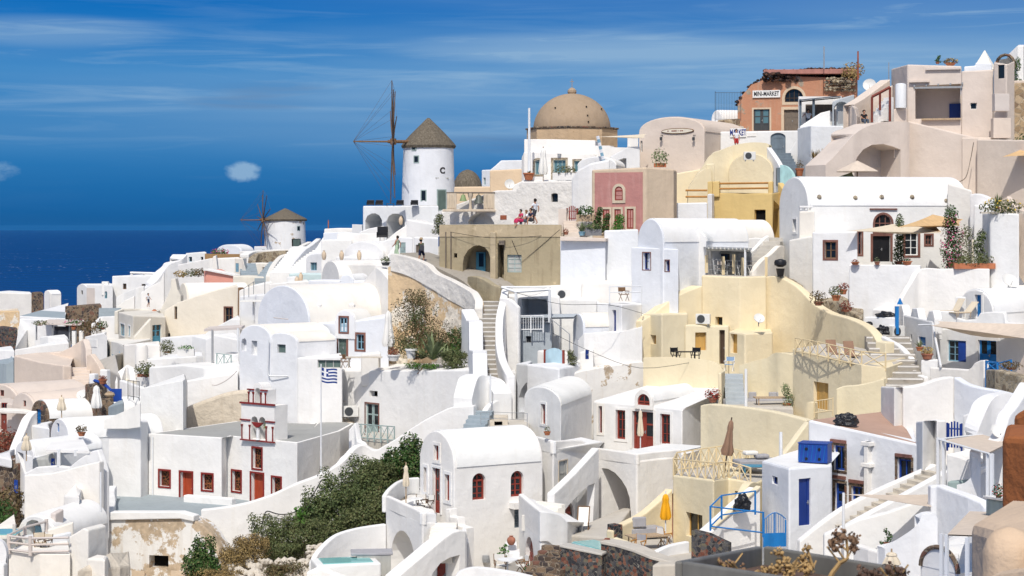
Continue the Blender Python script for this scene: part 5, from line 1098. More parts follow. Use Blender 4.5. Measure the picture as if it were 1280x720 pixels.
h=vault('vaulted_house','white vaulted house with two small brown windows and a blue-grey gable','house',(797,302,129.5),(829,303,127.2),29,(6.5,6.5),380,'white_cool',dn=3)
h.fin()
h=blk('white_house','bluish white front wall with two small deep brown windows','house',[(789,309,390,129.2),(848,311.5,390,126.4)],(2.4,3.2),'white_cool',dn=3,bev=.06)
h.win(0,803.5,316,813,337,frame='blue_deep',pane='glass',nc=2,nr=2,dep=.32,sur='brown_trim',surw=.06,surp=.012)
h.win(0,831.5,325.5,836.5,339,frame='blue_deep',pane='glass',nc=1,nr=2,dep=.3,sur='brown_trim',surw=.06,surp=.012);h.fin()
DOFF[0]=6.0
v=vault('vaulted_house','long white barrel roof behind two grey loungers','house',(842,303,133),(870,303,131),29,(6.3,4.6),330,dn=2);v.fin()
v=vault('white_house','tall narrow white block with a rounded top','house',(848.5,300,125),(882.5,303,123.4),16,(1.2,3.0),395,dn=3);
for px,py,r in ((868,360,.16),(841.5,370.5,.25)):o,u,n=v.onwall(0,px,py);q=MB();q.lathe([(r*.7,-.1),(r,0),(r*.5,.12)],o+n*.05,8);q.bld('spout','metal_grey',v.root,v.L)
v.fin()
v=vault('dormer','small white rounded dormer beside a tall brown-framed window','dormer',(872,297,127.6),(890,298,127),14,(1,4),322,dn=1);v.fin()
h=blk('white_house','white wall with one dark brown-framed window by the grey loungers','wall',[(868,287.5,330,128),(887,290,330,127.4)],(.8,1.2),dn=1)
h.win(0,874,292.5,884,309,frame='blue_deep',pane='glass',nc=1,nr=1,dep=.12,sur='brown_trim',surw=.14,surp=.02,bar=.05);h.fin()
blk('sun_deck','white sun deck slab carrying two grey loungers','deck',[(882,309.5,313.5,124.6),(940,310.5,314.5,123.4)],(1.2,6),dn=0,bev=.03,gnd=False)
root=empty('slatted_canopy',P(905,345,122),'grey slatted canopy shading the dining terrace','canopy');L=root.location
q=MB();A_,B_=P(883,311,122.2),P(938,312.5,121.2)
for k in range(12):p=A_.lerp(B_,k/11);q.box((p.x,p.y+1.2,p.z+.08),(.14,3.0,.1))
q.bld('slat','metal_grey',root,L);q=MB();q.tube([A_,B_],.12,4);q.bld('beam','grey_shutter',root,L)
for p in (B_+V3((-.35,0,0)),):q=MB();q.tube([p,p-V3((0,0,1.9))],.08,6);q.bld('post','metal_white',root,L)
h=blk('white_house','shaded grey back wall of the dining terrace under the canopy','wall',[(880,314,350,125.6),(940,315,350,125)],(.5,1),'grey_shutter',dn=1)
h.door(0,884,317,891,346,'wood_dark',dep=.15);h.win(0,898,317,912,330,frame='wood_dark',nc=2,nr=1,dep=.15);h.fin()
stp('stair_wall','curved white stair wall rising right of the dining terrace','stair wall',[(940,340,390,121.6),(946,334,390,121.8),(955,324,390,122.6),(965,317,390,123.4),(975,307.5,390,124.4),(981,308,390,125)],.4,'white_warm',dn=1)
stp('stair_wall','thin white stair wall curving up to the yellow balcony rail','stair wall',[(936,317,350,127),(945,310,345,127.6),(955,299,340,128.4),(962,294,335,129)],.3,dn=1)
stairs('staircase','grey stone steps climbing between white walls to the ochre house',(950,326,124.4),(970,297,130),1.3,6,'screed',th=1)
stp('wall','white wall filling the corner below the ochre house','wall',[(925,300,350,131.5),(944,297,350,131.5),(975,300,350,131)],1,sm=0,dn=1)
DOFF[0]=2.4
stp('stone_wall','pale rubble slope under the black barbecue','stone wall',[(968,345,372,124.6),(980,350,378,124.2),(992,358,386,123.8)],1.5,'stone_pale',sm=0,dn=1)
DOFF[0]=0
blk('terrace_floor','grey floor of the dining terrace above the tall yellow house','terrace',[(877,345.8,350,128.6),(958,346.5,350,127.8)],(1.2,4.5),'screed',dn=0,bev=.02,gnd=False)
DOFF[0]=6
blk('white_house','bright white upper block with an air conditioner niche','house',[(640,359,420,127),(690,357,420,126.5),(728,356,420,126)],(1,3.5),dn=3)
blk('white_house','white bench like block with a rounded shoulder','house',[(726,352,420,125.6),(764,351,420,124.8),(800,353,400,124.5)],(1,4),dn=3,bev=.2)
stp('wall','white step wall in front of the rounded bench block','wall',[(728,372,420,124.4),(735,374,420,124),(745,379,420,123.8),(758,380,420,123.6),(790,380,420,123.4)],1.0,'white_cool',sm=0,dn=2)
blk('white_house','plain white wall block below the air conditioner','wall',[(690,374,470,124),(720,373.5,470,123.6),(746,374.5,460,123.4)],(1,2.5),dn=3)
h=vault('vaulted_house','small cream-topped vault with a dark blue door beside it','house',(716,407,121.6),(729,409.5,119.8),17,(4.6,2.4),455,'white_cool','roof_cream',dn=2);h.fin()
h=blk('white_house','white house end with a tall narrow dark blue door','house',[(760,379,460,120.8),(777,381,460,119),(802,380,440,121.5)],[(1.2,3.2),(1.4,3.4),(1,3)],dn=3)
h.door(0,765,387.5,770,416,'blue_deep',dep=.25);h.fin()
h=blk('white_house','white front wall curving below the small cream vault','house',[(722,425,480,118.4),(730,416.5,480,117.8),(775,415,470,117.2),(803,408,470,117.8)],(1.5,2.2),dn=3)
h.door((h.plane((716,119.6),(727,118.6))),723,424,727.5,446,'blue_deep',dep=.1,cut=False);h.fin()
h=blk('white_house','low white wall with a second dark blue shutter','wall',[(724,440,480,116.8),(742,436,470,116.4)],(.8,1.2),dn=2)
h.door(0,731.5,437.5,736,449,'blue_deep',dep=.12);h.fin()
stp('wall','white outer wall between the stair street and the pergola frame','wall',[(624,372,470,121),(637,374,470,120.4),(648,384,470,120)],.3)
h=blk('white_house','white framed open room with a grey shaded back wall','house',[(627,368,470,124.6),(650,371,470,123.4),(700,370,470,122.8)],[(1.5,4),(1.5,4),(1,4)],dn=3)
h.cutpx(1,[(652,402),(652,373.5),(683,374),(690,402)],2.2);h.fin()
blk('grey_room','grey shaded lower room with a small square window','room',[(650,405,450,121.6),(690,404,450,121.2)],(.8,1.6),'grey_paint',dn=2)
h=HOUSES[-1];h.win(0,657,420,664,428.5,frame='metal_grey',nc=1,nr=1,dep=.2,bar=.04);h.fin()
q=MB();A_,B_=P(648,397.5,121),P(717,396.5,120);q.add([A_,B_,B_+V3((.3,1.2,.18)),A_+V3((.3,1.2,.18))],[(0,1,2,3)]);q.add([p-V3((0,0,.1)) for p in (A_,B_,B_+V3((.3,1.2,.18)),A_+V3((.3,1.2,.18)))],[(3,2,1,0)]);solo('awning','flat grey awning slab across the white framed room','awning',q,'grey_paint',A_)
root=empty('open_pergola',P(645,440,121),'white metal pergola frame in front of the grey shaded room','pergola');L=root.location
for x,y0,y1,d in ((645,366,440,120.6),(687,362,403,120.2),(643,400,440,120.8)):q=MB();q.tube([P(x,y1,d),P(x,y0,d)],.10,4);q.bld('post','metal_white',root,L)
q=MB();q.tube([P(627,359,121.4),P(645,365,120.6),P(687,362,120.2)],.08,4);q.tube([P(627,359,121.4),P(688,359,123)],.08,4);q.bld('beam','metal_white',root,L)
q=MB();a,b,c_,d_=P(643,364.5,120.7),P(687,361.5,120.3),P(687,358.5,123),P(630,358.5,123);n_=8
vs=[];
for i in range(n_+1):
 for j in range(n_+1):
  p=(a.lerp(b,i/n_)).lerp(d_.lerp(c_,i/n_),j/n_);vs.append(p-V3((0,0,.35*sin(pi*i/n_)*(1-.3*j/n_))))
q.add(vs,[(i*(n_+1)+j,(i+1)*(n_+1)+j,(i+1)*(n_+1)+j+1,i*(n_+1)+j+1) for i in range(n_) for j in range(n_)]);q.bld('canvas','canvas_white',root,L,sm=True)
fence('balcony_railing','white balustrade on the grey shaded lower room',[(648,414,120.9),(679,413.5,120.6)],1.0,'metal_white','bars',1.0,.04,'railing',(1.0,.1))
fence('balcony_railing','short white railing left of the pergola frame',[(629,414,122.4),(641,416,121.4)],.95,'metal_white','bars',.9,.025)
h=blk('gate_wall','white gate wall with pale blue boarded gate and red posts','wall',[(671,438,475,117.4),(710,440,475,116.4)],(.3,.5),dn=2)
h.fin();pl=h.planes[0]
o,u,n,w_,hh=h.fr(0,683,436.5,704,458);q=MB();k=[(-w_/2,0),(w_/2,0),(w_/2,hh*.9),(w_*.25,hh*1.03),(0,hh*1.08),(-w_*.25,hh*1.03),(-w_/2,hh*.9)]
q.add([o+u*a_+V3((0,0,e))+n*dd for dd in (.12,.06) for a_,e in k],[tuple(range(7)),tuple(range(13,6,-1))]+[(j,(j+1)%7,7+(j+1)%7,7+j) for j in range(7)]);q.bld('gate','pale_blue',h.root,h.L)
for s_ in (-1,1):q=MB();q.boxf(o,u,n,(s_*w_/2-.06+s_*.06,0,s_*w_/2+.06+s_*.06,hh*.97),.02,.16);q.bld('post','red',h.root,h.L)
fence('stair_railing','grey metal stair handrail running down beside the pale blue gate',[(688,416,119.6),(712,436,118)],.95,'metal_grey','plain',1.2,.03,'railing',(1.0,))
DOFF[0]=8
h=stp('parapet_wall','worn white parapet sweeping up to the yellow house corner','wall',[(699,460,500,115.4),(712,458,500,115.4),(722,453,500,115.6),(740,444,500,116),(760,434,500,116.6),(780,425,500,117.4),(795,415,500,118),(806,408,490,118.6)],.6,'white_worn',dn=2)
stp('wall','white sloped bank in front of the worn parapet','wall',[(700,486,520,112.6),(715,468,520,113.4),(740,461,520,114),(770,456,520,114.8),(800,452,520,115.6),(812,455,520,116)],.9,'white_worn',dn=1.5)
h=blk('white_house','bluish white blank wall block between the stairs and worn parapet','wall',[(658,455,560,113.2),(699,460.5,540,111.2)],(3.4,3.2),'white_cool',dn=3)
h=blk('white_house','white block with a shadowed round niche beside the paved stairs','wall',[(632,467,560,116),(645,465,560,115.4)],(1,3),dn=3)
h=blk('white_house','white arch niche wall left of the blank bluish wall','wall',[(645,454.5,560,116.4),(660,455,560,115)],(1,3),'white_cool',dn=3)
h.cutpx(0,[(648.5,515),(648.5,497),(652,486),(657,479),(659,478),(659,515)],1.2);h.fin()
DOFF[0]=0
blk('landing','small grey landing with a stone seat and stools','landing',[(594,533,545,112),(662,533,545,111)],(1.2,4),'screed',dn=1,bz=.05)
stp('wall','white curved wall beside the foot of the paved stairs','wall',[(607,528,540,112.6),(608,518,540,113.4),(612,508,540,114),(620,501,540,114.4),(632,499,540,114.8)],.35,dn=1)
blk('white_wall','white wall face below the small grey landing','wall',[(596,536,580,111.4),(664,537,580,110.4)],(.6,1),dn=2)
q=MB()
for x,y,s in ((626,519,1.0),(620,525,.8),(615,531,.6)):a=P(x,y,112.6);q.box((a.x,a.y,a.z-.5),(.85,.8,1.0+0))
solo('bench_blocks','stepped pale stone seat on the small grey landing','seat',q,'rock_pale',P(620,532,112.4),bev=.05)
fence('landing_railing','thin wire railing along the small grey landing',[(601,532,111.2),(612,531,111.1),(659,533,110.3)],.75,'metal_grey','plain',2.5,.015,'railing',(1.0,.5))
stairs('staircase','pale grey steps left of the small grey landing',(590,540,110.5),(604,513,114),1.3,5,'slate_roof',th=.8,cat='steps')
stairs('street_stairs','long paved stair street with whitewashed joints climbing to the olive house',(622,504,115.6),(608.5,376,130),1.6,22,'paving',th=1.6)
stp('stair_wall','curved white parapet along the right side of the stair street','stair wall',[(634,470,540,115.2),(629,462,520,116.4),(623,448,500,118.4),(620,432,480,120.6),(619,415,470,122.8),(620,395,450,125),(624,376,430,127),(627,361,420,128)],.5,dn=1.5)
h=stp('stair_wall','bright white stepped parapet along the left side of the stair street','stair wall',[(610,490,520,115.4),(609,442,510,116.6),(608.8,438,500,119),(604,437,500,121),(603.6,402,480,122),(602,400,470,124.6),(600,400,470,125),(593,386,460,126.6)],-.9,sm=0,dn=1.5)
stp('wall','white blob shaped wall foot beside the stair street','wall',[(590,498,540,113.4),(595,478,540,114),(600,470,540,114.6),(608,470,540,115),(613,484,540,114.8),(617,492,540,114.4)],1.2,dn=1)
h=stp('old_wall','old orange plaster wall with a thick white top below the walking couple','retaining wall',[(485,334,452,135.8),(500,330,452,135.2),(520,333,452,134),(540,342,452,132.6),(560,352,452,131),(578,363,452,129.4),(590,372,452,128.2),(592,385,452,127.8)],.7,'old_orange',dn=1.5)
stp('path_parapet','rough white parapet along the walking path','parapet',[(488,317,337,135.6),(500,319,340,135),(515,323,346,134.2),(533,331,356,132.9),(543,341,362,132.2),(562,350,374,130.7),(580,360,384,129.1),(589,366,392,128.1),(593.5,375,400,127.6),(593,386,402,127.2)],.55,'rough_white',dn=.1,gnd=False)
stp('path','grey cobbled path behind the rough white parapet','path',[(500,316,324,137.4),(530,326,334,136.2),(548,335,345,135),(580,352,362,132.4),(598,372,382,130.6)],3.6,'paving',dn=1.2,bev=.03)
bpy.data.objects[[o.name for o in C.objects if o.name.startswith('path') and 'parapet' not in o.name][-1]]['kind']='structure'
stp('stone_wall','small rubble wall end by the path above the olive porch','stone wall',[(532,328,350,137.5),(548,330,350,136.6)],.6,'stone_pale',sm=0)
h=blk('retaining_house','long white retaining wall with a sage door and square vent','retaining wall',[(392,466,590,131.5),(430,463,590,130.6),(500,463,585,126.5),(597,462,540,120.5)],[(1,5),(1,6),(1.4,6.5),(1.6,6)],dn=3)
pl=h.plane((430,130.6),(500,126.5))
h.door(pl,457,505,473,545,'sage',dep=.2,panels=3,leaves=2,glass='glass',sur='brown_trim',surw=.1,surp=.02)
h.win(pl,461.5,488.5,472,496,frame='white',pane='dark_void',nc=1,nr=1,dep=.5,bar=.01);h.fin();G['ret']=h
fence('balcony_railing','sage green crossed railing in front of the sage door',[(443,548,123.6),(493,552,121)],.95,'sage','cross',.62,.035,'railing',(1.0,.1))
blk('balcony_ledge','grey rubble ledge under the sage green railing','ledge',[(443,549,558,123.8),(494,553,566,121.2)],(.8,5),'screed',dn=1)
stp('parapet_wall','small white pier with a rusty pipe at the end of the chapel roof','pier',[(436,538,580,117),(443,528,580,117),(446,551,580,116.6),(452,553,580,116.4),(456,560,580,116.2)],.4,sm=0,dn=1)
h=blk('cream_patio_wall','white step block with bench below the draped parasol','bench',[(450,442,465,129),(476,440,465,128.4)],(1,1.5),dn=1,bev=.15)
DOFF[0]=5.5
h=blk('white_house','shaded white house with a brown-framed stacked window and sage shutters','house',[(390,404,470,130.5),(420,403.5,470,128.6),(486,396,470,126.4)],[(1.5,5),(1.5,5),(1.5,5)],'white_cool',dn=3)
h.win(1,425,397,434.5,418,frame='blue_grey',pane='glass',nc=2,nr=2,dep=.05,sur='brown_trim',surw=.14,surp=.04,cut=False)
h.door(1,422.5,422,433,447,'sage_dark',dep=.2,leaves=2,sur='brown_trim',surw=.16,surp=.03)
h.win(1,445.5,418,455,437,frame='blue_grey',pane='glass',nc=2,nr=2,dep=.2,sur='brown_trim',surw=.14,surp=.03);h.fin();G['dorm']=h
v=vault('dormer','white rounded dormer with a brown-framed window in the big cream vault','dormer',(418.5,404,128.55),(443.5,400.5,127.7),15,(1.0,2.6),418,'white_cool','white_roof',dn=.3,bev=.04)
v.win(0,425,397,434.5,415,frame='blue_grey',pane='glass',nc=2,nr=2,dep=.12,sur='brown_trim',surw=.12,surp=.03);v.fin()
h=vault('vaulted_house','big cream-roofed barrel vault with a large pale blue-white gable','house',(322,402,135.5),(386,404,130.5),48,(7.2,6.5),450,'white_cool','roof_cream',dn=3,flat=.9)
for px,py in ((398,381),(440,381)):
 a=P(px,py,131.6);q=MB();q.lathe([(.22,-.16),(.24,0),(.1,.14)],(0,0,0),8);o_=solo('roof_stone','left small white spout stone on the big cream vault' if px<420 else 'right small white spout stone on the big cream vault','spout',q,'white',a)
h=vault('vaulted_house','low white double-humped house with an arched niche facing left','house',(299,423,127.4),(338,424,125.6),18,(3.9,3.2),490,'white_cool','roof_cream',dn=4)
h.cutpx(0,[(301.5,439),(301.5,428),(303,424),(306,422.5),(308,426),(308.5,438.5)],.35)
h.win(0,314.5,426,321.5,444,frame='white_paint',pane='white',nc=1,nr=1,dep=.35,bar=.02);h.fin()
h=vault('vaulted_house','second lower hump with one square dark window','house',(334,427,125.9),(371,426,124.4),11,(2.5,2.2),490,'white_cool','roof_cream',dn=4)
h.win(0,346.5,430.5,357,441.5,frame='metal_grey',pane='sage_dark',nc=1,nr=1,dep=.2,bar=.05);h.fin()
h=blk('white_house','plain white side wall stepping down to the patio','wall',[(370,424,480,124.6),(421,421,480,126.6)],(.5,2),'white_cool',dn=3)
h=blk('white_house','low white wall with a hatch of grey shutters at the patio edge','wall',[(371,447,480,123.6),(390,447,480,123.2),(428,444.5,480,123)],(1,3),dn=3)
h.win(2-1,397,450,426,460,frame='grey_shutter',pane='sage_dark',nc=3,nr=1,dep=.2,bar=.05);h.fin()
DOFF[0]=0
h=blk('white_arcade','white terrace arcade with two round arches below the windmill','arcade',[(453.5,257.5,300,182),(548,257,300,178.5)],(1,6),'white_cool',dn=4,roof='screed')
h.cutpx(0,[(456.5,310),(456.5,276),(459,270),(464,267),(469,266.5),(474,269),(477.5,275),(477.5,310)],3.0)
h.cutpx(0,[(483,310),(483,277),(486,270),(491,267),(497,267),(503,269),(506,275),(506,310)],3.0);h.fin()
for args in (([(449,290,310,176),(460,286,310,176),(480,282,310,176)],'white low wall in front of the left round arch'),([(483,300,330,170),(495,290,330,170),(510,280,330,170),(522,273,330,170)],'white diagonal stair wall in front of the right round arch'),([(404,291,320,178),(430,290,320,177.5),(446,292,320,177)],'long pale terrace parapet left of the arcade'),([(421,292,310,172),(446,292,310,171.5),(474,291.5,312,171)],'white terrace wall under the black chair'),([(440,280.5,300,186),(452,281,300,185),(453,290,300,185)],'small cream parapet against the sky left of the arcade')):
 stp('terrace_wall',args[1],'wall',args[0],.5,'white_cool' if 'pale' in args[1] else 'white',sm=0,dn=2)
blk('white_house','wide white block with a faint door outline','house',[(401,300,330,172),(440,299,330,171)],(2,6),dn=3,roof='white_roof')
v=vault('dome_roof','shallow white domed roof between terraces','roof',(430,322,166),(479,322,163),20,(2,7),330,dn=2,flat=.8)
blk('white_house','white terrace with clay jars along the edge','terrace',[(420,321,345,162),(475,322,345,160)],(1,5),dn=3)
blk('white_house','bright white block right of the shallow dome','house',[(474,302,345,164),(500,296,345,162.5),(548,300,345,161)],(1,5),dn=3)
stp('stair_wall','white stair wall rising right to the windmill terrace','stair wall',[(483,322,345,158),(494,306,345,158),(503,298,345,158),(515,294,345,158)],.5,sm=0,dn=2)
blk('white_house','white house with a flat front behind the walking couple','house',[(508,274,345,156),(548,281,345,154)],(1,5),dn=3)
h=blk('white_house','low white wall with a sage side door behind the woman in green','wall',[(499,296,345,150),(516,297,345,149.5)],(1,2),dn=2)
h.door(0,500,303,507,318,'sage',dep=.1);h.fin()
h=blk('white_house','white wall block with a dark side opening behind the man in olive shirt','wall',[(517,296,345,147.5),(548,297,345,146)],(1,2.5),dn=2)
h.door(0,519.5,306,526,326,'wood_grey',dep=.15);h.fin()
v=vault('vaulted_house','cream dome-like vault in front of the pale blue window house','house',(402,348,158),(424,348,154),22,(5.2,2),362,'roof_cream','roof_cream',dn=2)
blk('white_house','long cream-white roof right of the dome-like vault','house',[(420,327,365,156),(471,327,365,152)],(1,5),'roof_cream',dn=2,bev=.3)
v=vault('dormer','tiny white rounded dormer over a black slot opening','dormer',(425,350,148),(441.5,351,147.4),7,(1,3),357,'white_cool',dn=.5)
h=blk('white_house','low white wall with a long black slot opening','wall',[(385,350,380,149),(480,351,380,146.5)],(1,2.5),'white_cool',dn=2)
h.win(0,425,351.5,442,354.5,frame='white',pane='dark_void',nc=1,nr=1,dep=.4,bar=.01);h.fin()
stp('wall','white wedge wall between the dome-like vault and the orange wall','wall',[(452,354,380,144),(462,343,380,143),(470,334,380,142),(478,340,390,140),(486,350,400,139)],.8,sm=0,dn=2)
blk('white_house','small white block house by the path planter','wall',[(469,331,365,146),(490,330,365,145)],(1,3),dn=2)
stp('wall','grey white wall behind the dark cone tree planter','wall',[(486,318,345,143),(492,317,345,142.6)],.6,sm=0,dn=1)
# ---------------------------------------------------------------- chapel with red frames
h=blk('chapel','white chapel with dark red window frames and two orange doors','chapel',[(185.5,542,650,122.6),(277,547.5,650,119.8),(283.5,544.5,650,121.2),(371.5,553.5,640,117),(400,545.5,640,120.5),(425,538.5,620,123.6),(442,529,610,128)],[(4.5,7.8),(5,8.6),(5,8.4),(4.0,8.4),(1.5,7.4),(-.5,5.2),(-2.2,2.0)],dn=2)
G['chap']=h
for i,r in ((0,(199.5,588.5,212,608)),(0,(253,593,265.5,612.5)),(2,(290.5,589,301,614)),(2,(340.5,597,351,618)),(2,(316,560.5,327,585.5))):
 h.win(i,*r,frame='red_trim',pane='grille_red',nc=1,nr=1,dep=.28,sur='red_trim',surw=.11,surp=.04,bar=.03)
h.door(0,225.5,590.5,240,630,'red_door',dep=.35,sur='red_trim',surw=.11,surp=.04,panels=1)
h.door(2,314,592,329,630,'red_door',dep=.35,sur='red_trim',surw=.11,surp=.04,panels=1)
r=MB();a=h.top+h.back[::-1];c=sum(a,V3())/len(a)
ins=[V3((c.x+(p.x-c.x)*.955,c.y+(p.y-c.y)*.955,p.z+.012)) for p in a];kk=len(ins)
r.add(ins+[p-V3((0,0,.06)) for p in ins],[tuple(range(kk)),tuple(range(2*kk-1,kk-1,-1))]+[(j,(j+1)%kk,kk+(j+1)%kk,kk+j) for j in range(kk)]);r.bld('roof','grey_roof',h.root,h.L)
for (x,y0,y1) in ((191.5,546,625),):
 p0,p1=h.hitpt(0,x,y0)+V3((-.02,-.06,0)),h.hitpt(0,x,y1)+V3((-.02,-.06,0));q=MB();q.tube([p0,p1],.045,6);q.bld('drainpipe','metal_white',h.root,h.L)
h.fin()
d0=119.2;A_=P(301.5,543,120.0);B_=P(343,551,118.2);u=(B_-A_);u.z=0;W=u.length;u.normalize();n=V3((u.y,-u.x,0));n=n if n.y<0 else -n
k=d0/F;zb=ZZ(553,118.6);
root=empty('bell_tower',V3(((A_.x+B_.x)/2,(A_.y+B_.y)/2,zb)),'white two-storey bell gable with red columns and bells on the chapel','bell tower');L=root.location;o=V3((L.x,L.y,zb))
H1,H2=2.30,3.45;zt1=zb+H1-.05
def wallpoly(outer,holes,dep,name,mat):
 q=MB();xs=sorted(set([x for x,_ in outer]+sum([[c_-r_+2*r_*j/10 for j in range(11)] for c_,r_,_,_ in holes],[])))
 def top(x):
  for (x0,y0),(x1,y1) in zip(outer,outer[1:]):
   if x0<=x<=x1+1e-9 and x1>x0:return y0+(y1-y0)*(x-x0)/(x1-x0)
  return outer[-1][1]
 for x0,x1 in zip(xs,xs[1:]):
  if x1-x0<1e-6:continue
  xm=(x0+x1)/2;hh_=[h_ for h_ in holes if abs(xm-h_[0])<h_[1]]
  spans=[(0,0,top(x0),top(x1))]
  if hh_:
   c_,r_,hb,hs=hh_[0];f=lambda x:hs+sqrt(max(0,r_*r_-(x-c_)**2));spans=[(0,0,hb,hb)] if hb>.01 else [];spans.append((f(x0),f(x1),top(x0),top(x1)))
  for (a0,a1,b0,b1) in spans:
   vs=[o+u*x+V3((0,0,z))+n*dd for dd in (0,-dep) for x,z in ((x0,a0),(x1,a1),(x1,b1),(x0,b0))]
   q.add(vs,[(0,1,2,3),(7,6,5,4),(0,4,5,1),(1,5,6,2),(2,6,7,3),(3,7,4,0)])
 return q.bld(name,mat,root,L)
wallpoly([(-W/2,H1),(W/2,H1)],[(-.28,.30,.12,1.25),(.40,.30,.12,1.25)],1.15,'lower_wall','white')
o=o+V3((0,0,H1));W2=W*.56
outer=[(-W2/2,.95),(-.42,.95)]+[(-.42*cos(pi*j/8),.95+.42*sin(pi*j/8)) for j in range(1,8)]+[(.42,.95),(W2/2,.95)]
wallpoly(outer,[(0,.24,.02,.8)],.8,'upper_wall','white');o=o-V3((0,0,H1))
def bar(x0,z0,x1,z1,d1=.1,nm='red_band'):q=MB();q.boxf(o,u,n,(x0,z0,x1,z1),-.03,d1);q.bld(nm,'red_trim',root,L)
bar(-W/2-.06,H1,W/2+.06,H1+.11,.1);bar(-W/2-.05,0,W/2+.05,.08,.08);bar(-W/2-.06,1.25,-.62,1.34,.08);bar(.74,1.25,W/2+.04,1.34,.08)
bar(-W2/2-.06,H1+.88,-.28,H1+.96,.08);bar(.28,H1+.88,W2/2+.04,H1+.96,.08)
for x,z0,z1 in ((-W/2+.12,.1,.95),(-.66,.1,.95),(.80,.1,.95),(W/2-.1,.1,.95),(-W2/2+.08,H1+.12,H1+.72),(-.34,H1+.12,H1+.72),(.34,H1+.12,H1+.72),(W2/2-.08,H1+.12,H1+.72)):
 q=MB();p=o+u*x+n*.06;q.lathe([(.042,z0),(.036,z1-.1),(.08,z1),(.08,z1+.06)],(p.x,p.y,p.z),8);q.bld('column','red_trim',root,L)
for x in (-.28,.40):
 q=MB();p=o+u*x-n*.4;q.lathe([(.03,1.22),(.10,1.16),(.14,.98),(.22,.82)],(p.x,p.y,p.z),12);q.bld('bell','verdigris',root,L)
q=MB();p=o+u*.06+n*.02;q.add([p+u*a_+V3((0,0,z))+n*dd for dd in (.02,.14) for a_,z in ((-.46,1.2),(.52,1.2),(.3,1.0),(.1,.9),(-.06,.9),(-.26,1.0))],[tuple(range(6)),tuple(range(11,5,-1))]+[(j,(j+1)%6,6+(j+1)%6,6+j) for j in range(6)]);q.bld('bell_beam','red_trim',root,L)
q=MB();q.lathe([(.17,.12),(.12,.2),(.12,.75),(.16,.85)],(p.x,p.y,p.z),14);q.bld('pillar','white',root,L)
stp('ramp_wall','long white ramp wall curving up from the chapel door to the white terrace','ramp wall',[(251,637,720,111.6),(265,636,720,111.6),(290,632.5,720,111.8),(315,627,720,112),(345,616.5,720,112.2),(372,604,720,112.5),(400,593.5,710,112.8),(425,579.5,690,113.2),(437,569,680,113.8),(445,560,660,114.2),(455,556,650,114.6),(468,562.5,640,114.6),(480,557,640,114.4),(497,547,640,114.2),(515,535,640,114),(530,525.5,640,113.8),(548,516,620,113.6),(565,509,620,113.4),(592,507,600,113)],.5,dn=2)
q=MB();pts=crom([(x,y,111.2+(x-251)*.0078) for x,y in ((303,674),(310,674),(322,670),(327,658),(330,645),(334,639),(345,642),(355,643),(368,640),(380,632),(390,620),(398,607),(403,599.5),(412,601),(420,606))],4)
q.tube([P(x,y,d) for x,y,d in pts],.035,5);o_=q.bld('hose','black',None,P(*pts[0]));tag(o_,'black hose snaking along the long white ramp wall','hose')
h=stp('terrace_house','peeling white terrace wall with a dark square opening and rounded right end','terrace wall',[(107,650,740,111),(150,648,740,110.6),(190,647,740,110.2),(225,646,740,109.8),(241,650,740,109.5),(255,658,740,109.3),(265,668,740,109.2),(273,685,740,109.1),(277,705,740,109)],1.4,'white_peel',house=True,dn=2,sm=0)
pl=h.plane((107,111),(277,109))
h.win(pl,185,695,209,711,frame='rock_pale',pane='dark_void',nc=1,nr=1,dep=.9,bar=.02)
h.slab(pl,165,713.5,181,724,'sand','shutter',.05);h.slab(pl,214,713.5,231,724,'sand','shutter',.05);h.fin()
stp('terrace_coping','white raised coping along the slate chapel terrace','coping',[(108,641,650,110.8),(150,640,649,110.4),(190,640,648,110),(225,640,647.5,109.6),(242,645,651,109.3)],.7,sm=0,dn=.05,gnd=False,bev=.05)
q=MB();zf=ZZ(613,124.5);fl=[P(112,0,111.4),P(240,0,110.2),P(262,0,112),P(300,0,113),P(372,0,117),P(283,0,121.5),P(185,0,123.2),P(133,0,126),P(118,0,114)]
fl=[V3((p.x,p.y,zf)) for p in fl];kk=len(fl);q.add(fl+[p-V3((0,0,.5)) for p in fl],[tuple(range(kk)),tuple(range(2*kk-1,kk-1,-1))]+[(j,(j+1)%kk,kk+(j+1)%kk,kk+j) for j in range(kk)])
o_=q.bld('terrace_floor','slate_roof',None,fl[0]);tag(o_,'slate grey chapel terrace floor','terrace floor')
h_=P(277,630,119);q=MB();q.box((0,0,.18),(3.6,.5,.5),-.45);o_=solo('step','white step slab between the two chapel doors','step',q,'white',V3((P(262,0,118.7).x,118.7,zf)),bev=.06)
stp('wall','smooth white swelling wall left of the chapel','wall',[(132,592,625,124),(140,583,625,124.1),(152,578,625,124.2),(170,576,625,124.2),(188,575.5,625,124.3)],.9,dn=1,bev=.25)
stp('wall','white curved end wall with a striped gap left of the slate terrace','wall',[(112,645,665,111.5),(116,628,660,114),(119,615,650,117),(121,607,640,119.5)],.4,dn=1)
stp('wall','narrow white kerb wall left of the slate terrace','wall',[(129,640,660,112.4),(134,628,650,115),(133,614,640,118),(136,607,630,120)],.5,dn=1)
blk('white_house','small white box shed with grey open side left of the slate terrace','shed',[(79.5,619.5,680,107.5),(99,620,680,105.6),(103,611,660,110)],[(1.0,3.0),(1.0,4.2),(.8,1)],dn=2,roof='white_roof')
blk('path_slab','grey slab of path behind the small white box shed','path slab',[(98,640,650,108),(118,640,650,107)],(.6,7),'screed',dn=1,bz=.2)
h=blk('white_house','tall blank white house wall with a grey worn right edge','house',[(175.5,486,610,126.6),(229,475.5,610,124.6),(232,474.5,610,126)],[(2.5,5.5),(3,6),(2.5,4)],dn=3)
